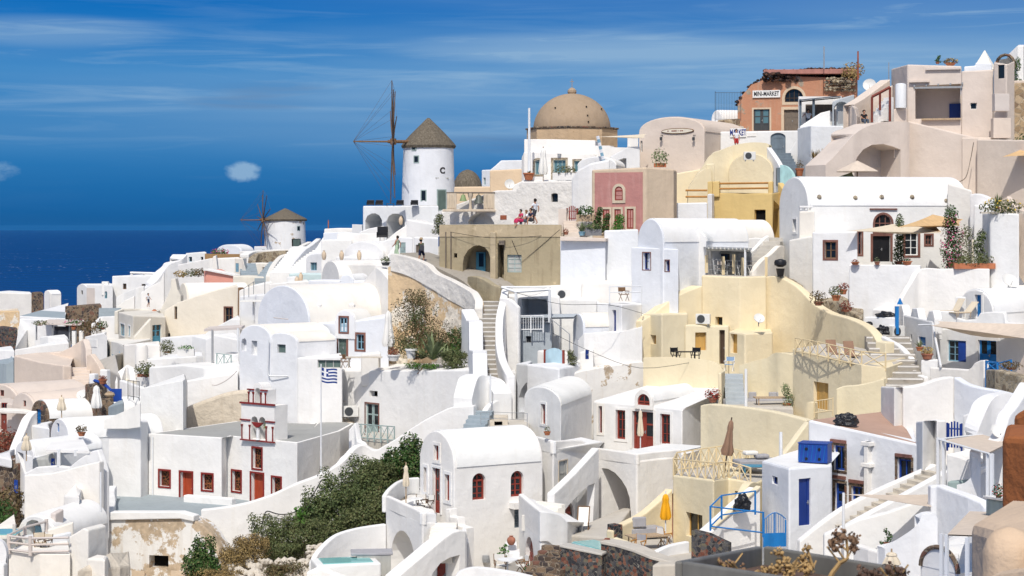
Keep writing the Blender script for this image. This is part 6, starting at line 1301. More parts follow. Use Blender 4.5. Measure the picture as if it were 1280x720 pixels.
blk('white_house','long white wall running behind the chapel roof','wall',[(231.5,476,530,133.4),(298,465,510,133.2)],(1.2,3),dn=3)
blk('white_house','broad white house wall left of the chapel with a lattice fence on top','house',[(116.5,531,610,122.2),(176,527,610,121.4),(185,527,610,122.6)],[(1,3.6),(1.4,4),(1,3)],dn=3)
stp('lattice_fence','white lattice fence panel on the broad white wall','fence',[(130,525,530,121.4),(160,512,530,121),(175,504.5,528,120.6)],.08,'canvas_white',sm=0,dn=.3,bev=.01,gnd=False)
stp('wall','white rising wall in front of the swelling wall','wall',[(30,592,660,112.6),(45,584,660,112.3),(70,582,660,111.8),(86,584,660,111.4),(100,573,660,111),(115,564,660,110.6),(122,562,650,110.4),(126,575,640,110.2),(130,590,630,110)],.4,sm=0,dn=2)
stp('wall','broad lower white wall with a faint vertical seam','wall',[(30,594,680,110.8),(62,592,680,110.3),(80,588,680,110),(110,580,670,109.5),(124,577,660,109.2)],.5,sm=0,dn=2)
stp('rock_bank','pale rough rock slope behind the chapel roof','rock',[(231,510,560,131.6),(260,499,560,131.6),(295,489,560,131.6),(335,492,560,131.2),(375,505,560,130.6),(410,519,560,130),(440,528,560,129.3)],1.1,'rock_pale',dn=1,bev=.2)
h=blk('terrace_house','rose white terrace block with a pale wooden rail and canvas chairs','terrace',[(7,689,740,94.5),(50,692,740,93.2),(88,692,740,93)],[(.8,5.5),(1.5,5.6),(1.6,5.6)],'rose_grey',dn=3,roof='roof_cream')
HOUSES[-1].body.data.materials[0]=M('white_warm')
stp('wall','cream block wall at the right end of the pale wooden rail','wall',[(86,671,740,93.4),(98,664,740,93.2),(104,660,740,93.1),(110,663,740,93)],1.6,'white_warm',sm=0,dn=2)
stp('wall','worn cream wall edge leaning by the peeling terrace wall','wall',[(103,668,740,95.6),(106,659,740,96.4),(110,662,740,97)],.5,'rock_pale',sm=0,dn=2)
h=blk('cream_box','cream utility box on the ledge by the peeling wall','box',[(108,698,715,92),(131,699,715,91),(135.5,697,715,92.4)],[(.3,1.2),(.3,1.3),(.1,.6)],'white_warm',dn=.6)
blk('ledge','rough pale ledge below the peeling wall','ledge',[(96,712,740,91),(150,708,740,93),(163,706,740,94)],(1,2.5),'rock_pale',dn=2,bz=.3)
root=empty('terrace_rail',P(25,695,93.6),'pale grey wooden rail around the bottom left terrace','railing');L=root.location
PA=[(9,691,94.3),(37.5,695,93.4),(86,693,93)]
for x,y0,y1,d in ((11,667.5,692,94.2),(38,670,694.5,93.3),(18,655.5,672,98.5),(31,658,674,97),(58,649,665,99)):
 q=MB();q.tube([P(x,y1,d),P(x,y0,d)],.10,8);q.bld('post','rose_grey',root,L)
for y in (671,679,688):
 q=MB();q.tube([P(11,y-1,94.2),P(38,y+2,93.3),P(86,y+1,93)],.06,6);q.bld('rail','rose_grey',root,L)
q=MB();q.tube([P(11,669,94.2),P(31,659,97),P(58,652,99)],.06,6);q.tube([P(11,681,94.2),P(31,669,97)],.06,6);q.bld('rail','rose_grey',root,L)
v=vault('vaulted_house','white cave room with a dark round door behind the canvas chairs','house',(22,674,102.6),(70,668,100.6),26,(1.5,6),690,dn=2,flat=1.0)
v.cutpx(0,[(31,690),(31,660),(34,652.5),(40,649.5),(47,651),(51,657),(52.5,664),(52,690)],.8);v.fin()
q=MB();o2=v.hitpt(0,41,668);nn=v.planes[0][2];uu=v.planes[0][1];q.boxf(o2-nn*.6,uu,nn,(-.55,-.9,.55,.35),-.05,.02);q.bld('door','blue_grey',v.root,v.L)
stp('wall','grey shaded pier beside the dark round cave door','pier',[(69,642,675,101.4),(80,636,675,102)],.35,'rose_grey',sm=0)
stp('wall','white parapet right of the canvas chairs','parapet',[(60,662,682,97.6),(75,658,682,97.8),(92,652.5,682,98)],.3,'white_warm',sm=0)
stp('wall','lower white parapet beside the canvas chairs','parapet',[(62,672,690,96),(75,668,690,96.4),(90,665,690,96.8)],.25,'white_cool',sm=0)
stp('wall','white curved wall at the far bottom left corner','wall',[(-10,672,740,90),(3,678,740,90),(8,690,740,90),(7,702,740,90)],.4,dn=2)
stp('wall','low white wall at the very corner below the curved wall','wall',[(-10,704,740,88),(5,706,740,88)],.6,sm=0,dn=2)
blk('pool_edge','cream pool edge at the left picture edge','pool edge',[(-10,662,676,100),(20,657,676,100)],(1,4),'white_warm',dn=1)
q=MB();a=P(6,668.5,98.6);q.box((0,0,0),(1.6,1.8,.05));o_=solo('pool','turquoise pool corner at the left edge','pool',q,'pool_water',a+V3((0,0,.15)))
# ---------------------------------------------------------------- blue doored vaults, left
h=vault('stone_vault','white-topped vault with rough stone gable and a sky blue door','house',(38.5,520,131),(59,523,128.8),21,(7.6,3.6),540,'stone_brown','white_roof',dn=2)
h.door(0,45,511.5,51,531,'blue_sky',dep=.2,panels=3);h.fin()
h=vault('vaulted_house','small white vault with a slit window below the stone vault','house',(63,545,122.8),(86,548,120.6),23,(5.4,3.2),570,'white_cool','white_roof',dn=2)
h.win(0,70.5,529,74,540,frame='blue_sky',pane='blue_sky',nc=1,nr=1,dep=.2,bar=.04);h.door(0,71,547.5,74.5,556,'blue_deep',dep=.2);h.fin()
h=vault('vaulted_house','low white vault with a dark triangular opening by the cream parasol','house',(19,566,117.6),(42,570,115.4),16,(3.2,4.6),600,'white_cool','white_roof',dn=2)
h.cutpx(0,[(21,564),(29,567),(34,600),(30,590)],.5);h.fin()
stp('stair_wall','steep white wall rising beside the stone vault','wall',[(8,575,620,123),(12,560,610,124),(20,540,600,125),(28,522,590,126.2),(38,513,580,127)],.6,dn=1)
blk('white_house','white base block under the steep wall and the stone vault','wall',[(36,531,600,126.5),(62,535,590,124.6)],(1,3),dn=2)
h=blk('stone_house','grey brown stone house front at the left edge with a blue door','house',[(-10,575,640,118),(18,583,640,116.4),(26,578,640,117)],(1,4),'stone_brown',dn=2)
h.door((h.plane((-10,118),(18,116.4))),18.5,600,22,616,'blue',dep=.1,cut=False);h.fin()
blk('white_house','white capping roof on the stone house at the left edge','roof',[(-10,569,579,117.6),(15,574,584,116.2)],(1,4),dn=.1,bev=.1,gnd=False)
stp('wall','white wall above the stone house at the left edge','wall',[(-10,572,590,121),(6,575,600,120.4),(12,574,600,120)],.5,sm=0)
q=MB();a,b,c_,d_=P(57,562,112.4),P(112,564,110.6),P(104,549,116.4),P(64,552,116.6)
q.add([a,b,c_,d_]+[p-V3((0,0,.14)) for p in (a,b,c_,d_)],[(0,1,2,3),(7,6,5,4),(0,4,5,1),(1,5,6,2),(2,6,7,3),(3,7,4,0)]);root=empty('pergola',P(80,590,112),'flat white pergola roof left of the broad white wall','pergola');q.bld('roof','white',root,root.location)
for x,y0,y1,d in ((73.5,562,583,111.8),(95,562.5,570,111.2)):q=MB();q.tube([P(x,y1,d),P(x,y0,d)],.11,6);q.bld('post','metal_white',root,root.location)
blk('white_house','grey tiled low terrace roof with a pale wall','shed',[(32,569,590,116),(54,571.5,590,114.8),(66,570,588,115.6)],(1,2),'white_cool',dn=1)
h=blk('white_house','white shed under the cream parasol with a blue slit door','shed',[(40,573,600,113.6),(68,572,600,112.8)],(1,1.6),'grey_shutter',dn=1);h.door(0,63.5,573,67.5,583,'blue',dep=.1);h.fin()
h=blk('rose_house','large rose-beige house with roof terrace and long rose steps','house',[(17.5,444,540,157),(50,452.5,540,153.4),(79,456.5,540,150.6),(89.5,457.5,530,151)],[(4,9),(5,9.5),(5,9),(3,7)],'rose',dn=3)
blk('rose_wall','rose wall carrying the long rose steps','wall',[(86,466,540,155.5),(112,459,540,155)],(1,3),'rose',dn=2)
stp('parapet_wall','rose parapet rising to a pointed corner behind the dark round lamp','parapet',[(20,444,462,163),(45,441,462,161.5),(75,440,465,160),(88,434,470,159),(96,428.5,475,158.4),(104,423.5,480,157.8)],.4,'rose',sm=0,dn=1)
stp('wall','rose sloped wall right of the dark round lamp','wall',[(101,427,500,156.4),(104,424,500,156),(107,436,500,155.2),(108,462,500,154.6)],.5,'rose',sm=0,dn=1)
stp('wall','rose triangular wall down to the blue gate','wall',[(108,444,500,153.4),(113,442.5,500,153),(122,455,500,152.4),(129,468,500,152)],.5,'rose',sm=0,dn=1)
stairs('staircase','long rose coloured steps climbing the rose-beige house','' or (95,500,146.5),(101,459,154),1.6,11,'rose',th=1.2)
blk('rose_wall','rose landing wall below the long rose steps','wall',[(60,489,540,143.5),(89,488,540,142.6),(108,487,540,142)],(1,3),'rose',dn=2)
v=vault('rose_vault','rose vault with a small red window','house',(14.5,511,139.5),(43,514,136.8),21,(5.0,3.4),535,'rose','rose',dn=2)
v.win(0,29,500.5,32.5,508,frame='red_brown',nc=1,nr=1,dep=.15,bar=.05);v.fin()
v=vault('rose_vault','broad rose vault cut by the left picture edge with a red window','house',(-20,498,146),(22,503,142.6),20,(4.6,4),520,'rose','rose',dn=2)
v.win(0,0,487.5,5,495,frame='red_brown',nc=2,nr=1,dep=.15,bar=.05);v.fin()
h=blk('rose_house','rose wall with dark red doors under a cream ledge at the left edge','house',[(-15,500,575,141),(15,505,575,139.6),(26,510,575,139)],(1,2),'rose_grey',dn=2)
pl=h.plane((-15,141),(26,139));h.win(pl,1,503.5,8,512.5,frame='red',nc=2,nr=1,dep=.15);h.door(pl,0,517,8,537,'red_brown',dep=.2,leaves=2);h.door(pl,19.5,518,24,533,'red_brown',dep=.2);h.fin()
stp('ledge','cream canopy ledge above the dark red doors','ledge',[(-10,511.5,515,138),(20,513,516.5,137),(38,515,517.5,136.4)],1.2,'roof_cream',sm=0,dn=.02,gnd=False,bev=.03)
stp('stone_wall','reddish stone wall at the left edge below the white bench','stone wall',[(-10,541,575,129),(15,542,575,128)],.5,'stone_brown',sm=0)
blk('white_house','long low white building against the sea at the left edge','house',[(-15,365.5,390,262),(40,367,390,258)],(1,7),'white_warm',dn=3,roof='white_roof')
blk('stone_wall','rubble end wall between the long white building and the small white chapel','wall',[(39,365,385,256),(54.5,367,385,255)],(.5,3),'stone_brown',dn=2)
v=vault('small_chapel','tiny white round-topped block at the sea edge','building',(55,368,253),(63,368,252),5,(1.2,1),385,dn=2)
blk('stone_wall','rubble side wall of the tiny round-topped block','wall',[(62,367,385,252),(71,366,385,253)],(.5,2),'stone_pale',dn=2)
blk('slate_roof_house','house with a wide slate blue flat roof','house',[(24.5,395,420,222),(82,398,420,218)],[(4,34),(2,34)],dn=2,roof='slate_roof',rim=.3)
blk('old_house','beige weathered house wall at the left edge','house',[(-15,388,412,224),(24.5,389,412,222)],(2,6),'old_orange',dn=2)
blk('stone_wall','dark rubble retaining wall at the left edge','retaining wall',[(-15,409,436,214),(22,411,436,212)],(1,3),'stone_dark',dn=2)
blk('stone_house','brown rubble house wall beside the slate blue roof','wall',[(81,382.5,410,232),(127,381,410,230)],(2,5),'stone_brown',dn=2)
h=blk('white_house','big plain white wall below the slate blue roof','wall',[(19,436,450,206),(25,398.5,445,212),(70,399,445,209)],(1,3),dn=2)
h=blk('white_house','white wall with a pergola of bare posts and vines','wall',[(44,404,440,203),(72,405,440,201)],(1,2),dn=2)
q=MB();a=P(78,413,199);q.box((0,0,0),(1.75,.12,1.45));o_=solo('solar_panel','dark blue glazed panel under the vine pergola','panel',q,'solar',a+V3((0,0,-.3)));o_.rotation_euler=(-.25,0,0)
root=empty('vine_pergola',P(66,425,198),'thin grey vine pergola with bare posts','pergola');L=root.location
for x,y0,y1 in ((45.5,404,425),(65.5,404,425),(87,406,428)):q=MB();q.tube([P(x,y1,198),P(x,y0,198)],.09,5);q.bld('post','metal_grey',root,L)
q=MB();a,b,c_,d_=P(44,404,198),P(100,406,197),P(110,400,204),P(62,399,204);q.add([a,b,c_,d_]+[p-V3((0,0,.1)) for p in (a,b,c_,d_)],[(0,1,2,3),(7,6,5,4),(0,4,5,1),(1,5,6,2),(2,6,7,3),(3,7,4,0)]);q.bld('roof','rose_grey',root,L)
blk('white_house','low white roof slab with small chimneys above the rose house','house',[(18,437,450,185),(60,431,450,182),(86,428,450,180)],(2,6),dn=2,roof='white_roof')
blk('white_house','white block with rounded posts above the pointed rose corner','house',[(50,421,445,192),(60,420,445,191),(86,424,445,190)],(1,3),dn=2)
for i,(x,l) in enumerate(((92,'white gate post with clay pots left of the white stairs'),(101,'second white gate post with clay pots nearer the white stairs'))):stp('gate_post',l,'post',[(x-2.5,413.5,440,186),(x+2.5,414,440,186)],.6,sm=0)
h=blk('white_house','white gable wall with a blank panel above the grey lane','wall',[(106,421,445,178),(130,417,450,175),(134,421,450,174.5)],(1,4),dn=2)
h.slab((h.plane((106,178),(130,175))),109,424,121.5,433.5,'white','panel',.05)
stp('wall','white stair wall below the grey flight at the far left','wall',[(120,405,430,196),(126,396,430,198),(148,395,430,197)],.5,sm=0)
stairs('staircase','pale grey stairs climbing between white walls above the blue picket gate',(138,397,199),(137.5,385,210),2.4,8,'slate_roof',th=1)
h=blk('stone_house','rubble walls around the bright blue gate and jars','stone wall',[(106,480,530,131),(117,481,530,130),(128,493,530,128)],(1,2),'stone_brown',dn=2)
blk('stone_wall','rubble wall below the bright blue gate','wall',[(126,498,525,126.4),(142,497,525,126)],(.6,1),'stone_brown',dn=2)
q=MB();a=P(145.5,502,127.5);q.box((0,0,.42),(.72,.06,.88));o_=solo('garden_gate','bright blue solid gate between rubble walls','gate',q,'blue',a,bev=.01);q=MB();q.lathe([(.04,-.03),(.04,.03)],(-.2,-.06,.6),8);q.bld('handle','metal_grey',o_)
q=MB();q.tube([P(118,476,131),P(122,477,130.6),P(127,478.5,130),P(135,484,129),P(141,490,128)],.12,4);o_=q.bld('handrail','blue',None,P(128,480,130));tag(o_,'bright blue handrail stepping down to the solid gate','handrail')
for x0,x1,y0,l in ((111,118,467,'white gate pillar left of the blue handrail'),(124.5,133.5,462,'taller white gate pillar right of the blue handrail')):stp('gate_pillar',l,'pillar',[(x0,y0,490,132.4),(x1,y0+.5,490,132.2)],.5,sm=0)
h=blk('cream_house','cream house with pale blue doors and windows on its shaded side','house',[(130,425,480,180),(147,428,480,170),(155.5,435,490,158)],[(3,5),(3,5),(3,4)],'white_warm',dn=3)
for i,r in ((0,(132.5,436,134.3,449)),(0,(135,437,136.8,450)),(1,(148.5,440,151.5,466)),(0,(139.5,443,142.5,466))):h.door(i,*r,mat='pale_blue',dep=.1,panels=2,handle=None)
h.fin()
h=blk('cream_house','cream flat-roofed house with a teal double door','house',[(148,390,440,186),(166,394.5,440,178),(207,396,430,182)],[(3,8),(4,9),(2,8)],'cream',dn=3)
h.win(0,150.5,405,156,419.5,frame='blue_grey',pane='glass_teal',nc=2,nr=1,dep=.15,sur='white',surw=.12);h.win(0,160.5,407.5,163,420,frame='blue_grey',pane='glass_teal',nc=1,nr=1,dep=.15,sur='white',surw=.12)
h.door(1,190.5,406,202,428,'teal',dep=.25,leaves=2,panels=3,glass='glass');h.fin()
stp('stair_wall','cream stair wall rising diagonally past the teal door','stair wall',[(168,421,440,176.4),(178,410,440,176.8),(189,398,440,177.4)],.4,'cream',sm=0,dn=2)
h=blk('cream_house','long cream house wall with sloping top edge and brown windows','house',[(205,388,440,184),(222,378,440,183.4),(250,368.5,440,182.6),(275,361,440,182),(297,356.5,440,181.4)],(2,6),'cream',dn=3)
pl=h.plane((205,184),(297,181.4))
h.win(pl,218.5,383,222,399,frame='wood_brown',nc=1,nr=2,dep=.2);h.win(pl,281,384.5,290,404,frame='wood_brown',nc=2,nr=2,dep=.2,sur='brown_trim',surw=.12)
h.win(pl,209.5,416.5,213,424,frame='wood_grey',nc=1,nr=1,dep=.2);h.fin()
stp('wall','brown edged end of the long cream wall','wall',[(297,359,395,181.2),(300,360,392,181)],.6,'wood_brown',sm=0)
stp('wall','tall cream swooping wall with a chimney stub','wall',[(190,399,420,190),(200,388,420,190),(207,375,420,190),(213,361,420,190),(214,349,420,190),(219,348,420,190),(222,362,400,190),(226,370,400,190)],1.6,'cream',sm=0,dn=2)
stp('parapet_wall','low cream roof terrace parapet with a red jar','parapet',[(147,389,405,188),(155,386,405,189),(175,386,405,190),(195,388,405,190)],.4,'cream',sm=0)
v=vault('cream_vault','pinkish cream vault with small spouts','house',(223,376,205),(234,376,203),22,(6.5,1.5),392,'cream','roof_cream',dn=2)
blk('salmon_house','salmon pink wall with a white sloping cap','house',[(255,337.5,380,220),(258,337.5,380,219.5),(292,344.5,380,217)],(1,5),'salmon',dn=2,bev=.05)
stp('coping','white sloping cap on the salmon pink wall','coping',[(254,336,338.5,219.3),(258,336,338.5,219),(293,343,345.5,216.6)],1,sm=0,dn=0,gnd=False,bev=.03)
blk('cream_house','pale cream block right of the salmon wall','wall',[(291,345,380,216),(330,346,380,214)],(1,5),'cream',dn=2)
stp('chimney','tall cream chimney stack by the brown fence','chimney',[(264,335,350,226),(266,321,350,226),(270,319,350,226),(272,335,350,226)],.9,'roof_cream',sm=0)
# ---------------------------------------------------------------- far ridge
v=vault('white_house','far white vault house at the cliff edge with a round end','house',(96,362,262),(109,362,259),7,(8,1.5),385,dn=3);v.win(0,101,363,103.5,368,frame='grey_dark',nc=1,nr=1,dep=.2,bar=.03);v.fin()
h=blk('white_house','far flat white house with a grey niche and one pale window','house',[(108,355.5,385,257),(141,356,385,254)],(2,6),dn=3)
h.slab(0,108.5,360,118.5,381,'rose_grey','niche',.03);h.win(0,130.5,364,134,373,frame='blue_grey',pane='glass_teal',arch=1,nc=1,nr=1,dep=.15,bar=.04);h.fin()
h=blk('white_house','far white house with a brown window and roof rail','house',[(140,345,390,256),(199,344,390,253)],(2,7),dn=3)
h.win(0,153.5,354.5,158,361.5,frame='wood_brown',nc=2,nr=1,dep=.2);h.win(0,177,355,182,358,frame='wood_brown',nc=1,nr=1,dep=.2);h.fin()
root=empty('roof_rail',P(180,346,255),'white roof rail on the far white house','railing');L=root.location
q=MB();q.tube([P(163,341,255),P(199,342,254)],.16,4);q.bld('rail','white',root,L)
for x in (164.5,180,198):q=MB();q.tube([P(x,347,255),P(x,341,255)],.18,4);q.bld('post','white',root,L)
stp('chimney','small white chimney with holes on the far flat house','chimney',[(127,352,360,255),(135,352,360,255)],.8,sm=0)
for i,(pts,l) in enumerate((([(145,372,400,243),(155,366,400,243),(170,360,400,242),(180,357,400,242)],'far white stair wall climbing below the blue tank'),([(145,385,410,236),(155,376,410,236),(168,370,410,236)],'lower white stair wall near the far left rubble wall'),([(176,366,400,238),(190,357,400,238),(200,352,400,238),(205,341,395,238)],'white curved wall right of the blue tank'))):
 stp('stair_wall',l,'stair wall',pts,.5,sm=0,dn=2)
stp('wall','white swooping ridge wall falling from the ridge to the far houses','wall',[(180,361,395,246),(190,356,395,246.4),(198,349,395,247),(206,338,395,247.6),(213,330,390,248),(222,327,390,248.6),(228,324,380,249),(234,318,380,250)],2.2,dn=3)
blk('white_house','white ridge house with a small dark window against the sea','house',[(207,329,360,252),(240,329,360,250)],(2,4),dn=3)
h=blk('white_house','bright white ridge house with a dark side window','house',[(232,316.5,345,262),(258,315,345,260)],(2,5),dn=3)
h.win(0,236,321,240,327,frame='blue_grey',nc=1,nr=1,dep=.2);h.win(0,251,321,254,325,frame='grey_dark',nc=1,nr=1,dep=.2);h.fin()
v=vault('white_house','round-topped white house against the sea behind pink flowers','house',(270,317,275),(302,317,272),11,(1,6),330,'white_cool',dn=3,flat=.8)
blk('white_house','low white wall with a blue pot at the ridge','wall',[(299,314,335,270),(318,314,335,268)],(1,4),dn=2)
h=blk('white_house','small white house left of the small windmill','house',[(317.5,308,330,290),(333,308,330,288)],(1,5),dn=3,roof='red_roof');h.win(0,327,312,331,316,frame='grey_dark',nc=1,nr=1,dep=.2);h.fin()
blk('white_wall','long white garden wall below the brown bamboo fence','wall',[(222,331,360,244),(262,323,360,240),(300,322,360,238)],(2,5),dn=2)
stp('bamboo_fence','brown bamboo fence on the ridge terrace','fence',[(256,317,324,250),(272,317.5,324,249),(301,317.5,323,247)],.1,'bamboo',sm=0,dn=.1,gnd=False,bev=.01)
blk('cream_wall','cream garden wall with a pale blue door by the upper steps','wall',[(293,322.5,350,228),(303,322.5,350,227),(308,340,350,226)],(1,2),'white_warm',dn=2);h=HOUSES[-1];h.door(0,294.5,329,298.5,340,'blue_grey',dep=.1);h.fin()
stairs('staircase','upper pale blue-grey steps beside the pale blue door',(312,345,222),(309,329,234),2.0,7,'slate_roof',th=1)
stp('stone_wall','round tan rubble wall below the small windmill','stone wall',[(310,326,345,242),(312,320,345,245),(320,316,345,247),(340,314,340,248),(363,313,340,247)],1.0,'stone_pale',dn=2)
stp('wall','white rim on top of the round rubble wall','coping',[(311,318,322,244),(320,314,318,246.6),(340,312,316,247.6),(364,311,315,246.6)],1.2,dn=0,gnd=False,bev=.05)
h=blk('cream_wall','cream wall with a small dark hatch under the round rubble wall','wall',[(313,328.5,352,236),(345,329.5,352,234)],(1,3),'white_warm',dn=2);h.win(0,328,334,333,339,frame='wood_brown',nc=1,nr=1,dep=.2);h.fin()
stairs('staircase','middle flight of pale steps between cream parapets',(335,350,214),(353,327,232),3.0,9,'slate_roof',th=1)
stp('stair_wall','cream parapet left of the middle flight of steps','stair wall',[(332,345,360,213),(336,335,355,218),(342,326,350,224),(350,319,345,230),(362,316,340,234),(372,308,330,240),(384,302,325,244)],.6,'white_warm',dn=1)
stairs('staircase','wide white flight of steps climbing to the windmills',(362,343,204),(387,308,236),4.2,14,'white',th=1)
stp('stair_wall','white parapet between the middle and the wide flight of steps','stair wall',[(354,343,355,206),(357,335,350,210),(364,325,345,216),(375,313,340,224),(385,306,330,230),(395,298,320,236)],.6,dn=1)
stp('stair_wall','white parapet right of the wide flight rising to a white corner','stair wall',[(386,326,345,200),(392,315,340,206),(400,302,330,212),(408,290,320,216),(416,285.5,310,219)],1.0,sm=0,dn=2)
blk('white_house','white terrace block at the top of the wide flight','house',[(405,286,320,214),(422,285,320,213),(446,285.5,320,212)],(2,5),dn=3)
h=vault('vaulted_house','pale gable house with two blue glazed openings','house',(382.5,325,187),(416,325,184),8,(2,7),350,'white_cool',dn=2,flat=.8)
h.win(0,387.5,328,396,338,frame='blue_grey',pane='glass_teal',nc=2,nr=1,dep=.2,bar=.05);h.win(0,402.5,324.5,411,338,frame='blue_grey',pane='glass_teal',nc=2,nr=1,dep=.2,bar=.05);h.fin()
blk('white_house','small pale turquoise plunge terrace in front of the blue glazed openings','terrace',[(361,342,362,178),(402,342,362,176)],(1,3),'pale_turquoise',dn=2)
blk('white_house','white chimney pot terrace wall below the wide flight','wall',[(336,355,372,168),(360,352.5,372,167),(386,351,372,165.5)],(1,5),dn=2)
blk('white_house','white ledge wall with the clay figurine jars','wall',[(358,346,362,172),(372,345.5,362,171)],(1,2),dn=2)
blk('white_house','broad cream-white roof terrace left of the big cream vault','house',[(298.5,363,400,174.5),(318,356,400,174),(340,352,400,173)],(2,6),dn=3)
blk('white_house','white house step with a patio balcony behind the low humps','house',[(300,370,420,160),(330,368,420,158),(345,362,420,157)],(1,5),dn=3)
root=empty('roof_canopy',P(315,400,150),'white flat parasol roof on a pole by the long cream wall','canopy');L=root.location
q=MB();q.tube([P(317,400,150),P(317,377,150)],.09,6);q.bld('pole','metal_white',root,L);q=MB();a=P(317,376,150);q.box((a.x,a.y,a.z),(1.9,1.9,.1));q.bld('roof','canvas_white',root,L)
fence('roof_railing','thin grey railing on the white roof above the parasol roof',[(305,374,156),(317,366,158),(331,366,157)],.9,'metal_grey','plain',1.4,.025,'railing',(1.0,))
h=blk('white_house','white terrace wall with a thin rope line left of the humped house','wall',[(186,459,520,140),(230,456,520,137),(255,459,520,135.5),(300,455,520,134)],(2,4),dn=3)
blk('white_house','low white roof block with a flower box','house',[(178,449,480,152),(245,445.5,480,150),(254,445,480,149)],(1,5),dn=3,roof='white_roof')
blk('white_house','long curved white garden wall behind the bush pots','wall',[(200,422,460,160),(240,419,460,158),(262,424,460,156)],(1,2),dn=2)
blk('white_house','white house block with a curved shoulder below the cream wall','house',[(240,430,470,158),(262,413,470,157),(288,399,470,156),(300,398,470,155.5)],(1,4),dn=3)
blk('white_house','white patio room under the thin pergola','wall',[(256,425,470,146),(268,418,470,145.5),(302,425,470,144)],(1,3),dn=3)
blk('white_house','white niche block with table and chairs under the pergola','wall',[(268,443,470,139),(292,443.5,470,138.4),(298,442.5,470,138)],(1,2.6),dn=2)
fence('balcony_railing','sage green crossed railing under the thin pergola',[(271,459,136.6),(289,461,136)],.98,'sage','cross',.52,.035,'railing',(1.0,.08))
root=empty('open_pergola',P(280,460,138),'thin white pergola over the sage green railing','pergola');L=root.location
for x,y0,y1,d in ((265.5,412,462,139),(297.5,410,440,137)):q=MB();q.tube([P(x,y1,d),P(x,y0,d)],.085,5);q.bld('post','metal_grey' if x<280 else 'metal_white',root,L)
q=MB();a,b,c_,d_=P(255,411.5,139.6),P(302,409,137),P(306,406,141),P(262,408,142);q.add([a,b,c_,d_]+[p-V3((0,0,.16)) for p in (a,b,c_,d_)],[(0,1,2,3),(7,6,5,4),(0,4,5,1),(1,5,6,2),(2,6,7,3),(3,7,4,0)]);q.bld('roof','rose_grey',root,L)
blk('white_house','white wall with round chimney above the yellow steps','wall',[(154.5,431,490,156),(176,429,490,154.5),(200,431,480,154)],(1,3),dn=3)
q=MB();q.lathe([(.55,-3),(.52,.0),(.45,.35),(.25,.5)],(0,0,0),14);solo('chimney','round white chimney with a domed cap beside the white wall','chimney',q,'white',P(177,437,152),sm=True)
stp('wall','white gable shaped wall end beside the pale yellow steps','wall',[(151,478,500,147.4),(155,464,500,148),(158,456,500,148.4),(161,460,500,148),(163,478,500,147.6)],.5,sm=0)
stairs('staircase','pale yellow steps beside the gable shaped wall end',(166,481,146),(165,468,151),1.0,5,'cream',th=.6,cat='steps')
stp('wall','white lane wall right of the bright blue gate','wall',[(149,475,500,141),(158,478,500,140),(168,482,500,139.4),(176,484,500,139)],.4,sm=0)
blk('white_house','white raised bed wall with a green bush','wall',[(171,458,490,143.6),(186,457,490,142.8),(187,466,490,142.6)],(1,2),dn=2)
fence('iron_fence','short dark iron fence in the white lane',[(160,497,131.6),(174,499,130.8)],1.2,'grey_dark','bars',.8,.02,'fence',(1.0,.1))
blk('lane_floor','grey lane paving behind the bright blue gate','lane',[(118,452,462,163),(150,470,480,146)],(3,12),'screed',dn=1,bz=.8)
blk('lane_step','pale steps of lane below the bright blue gate','steps',[(135,508,520,124.6),(155,502,516,126)],(1,3),'slate_roof',dn=1)
blk('white_house','pale grey stepped roofs at the left edge below the dark rubble wall','house',[(-15,452,500,172),(8,455,500,170),(17,450,500,170)],(1,6),'slate_roof',dn=2)
blk('white_house','low white parapet house at the left edge beside the rose house','house',[(-15,436,470,190),(18,438,470,188)],(1,5),dn=2)
m=bpy.data.materials.new('haze');m.use_nodes=True;t=m.node_tree;t.nodes.clear()
o_=t.nodes.new('ShaderNodeOutputMaterial');v_=t.nodes.new('ShaderNodeVolumePrincipled');v_.inputs['Density'].default_value=4.5e-6
v_.inputs['Color'].default_value=(.10,.46,.95,1);v_.inputs['Anisotropy'].default_value=0;t.links.new(v_.outputs[0],o_.inputs['Volume']);MATS['haze']=m
mb=MB();mb.box((0,31000,-57),(150000,72000,162));o_=mb.bld('haze','haze');o_['kind']='stuff';o_['label']='thin blue sea haze over the whole view';o_['category']='haze'
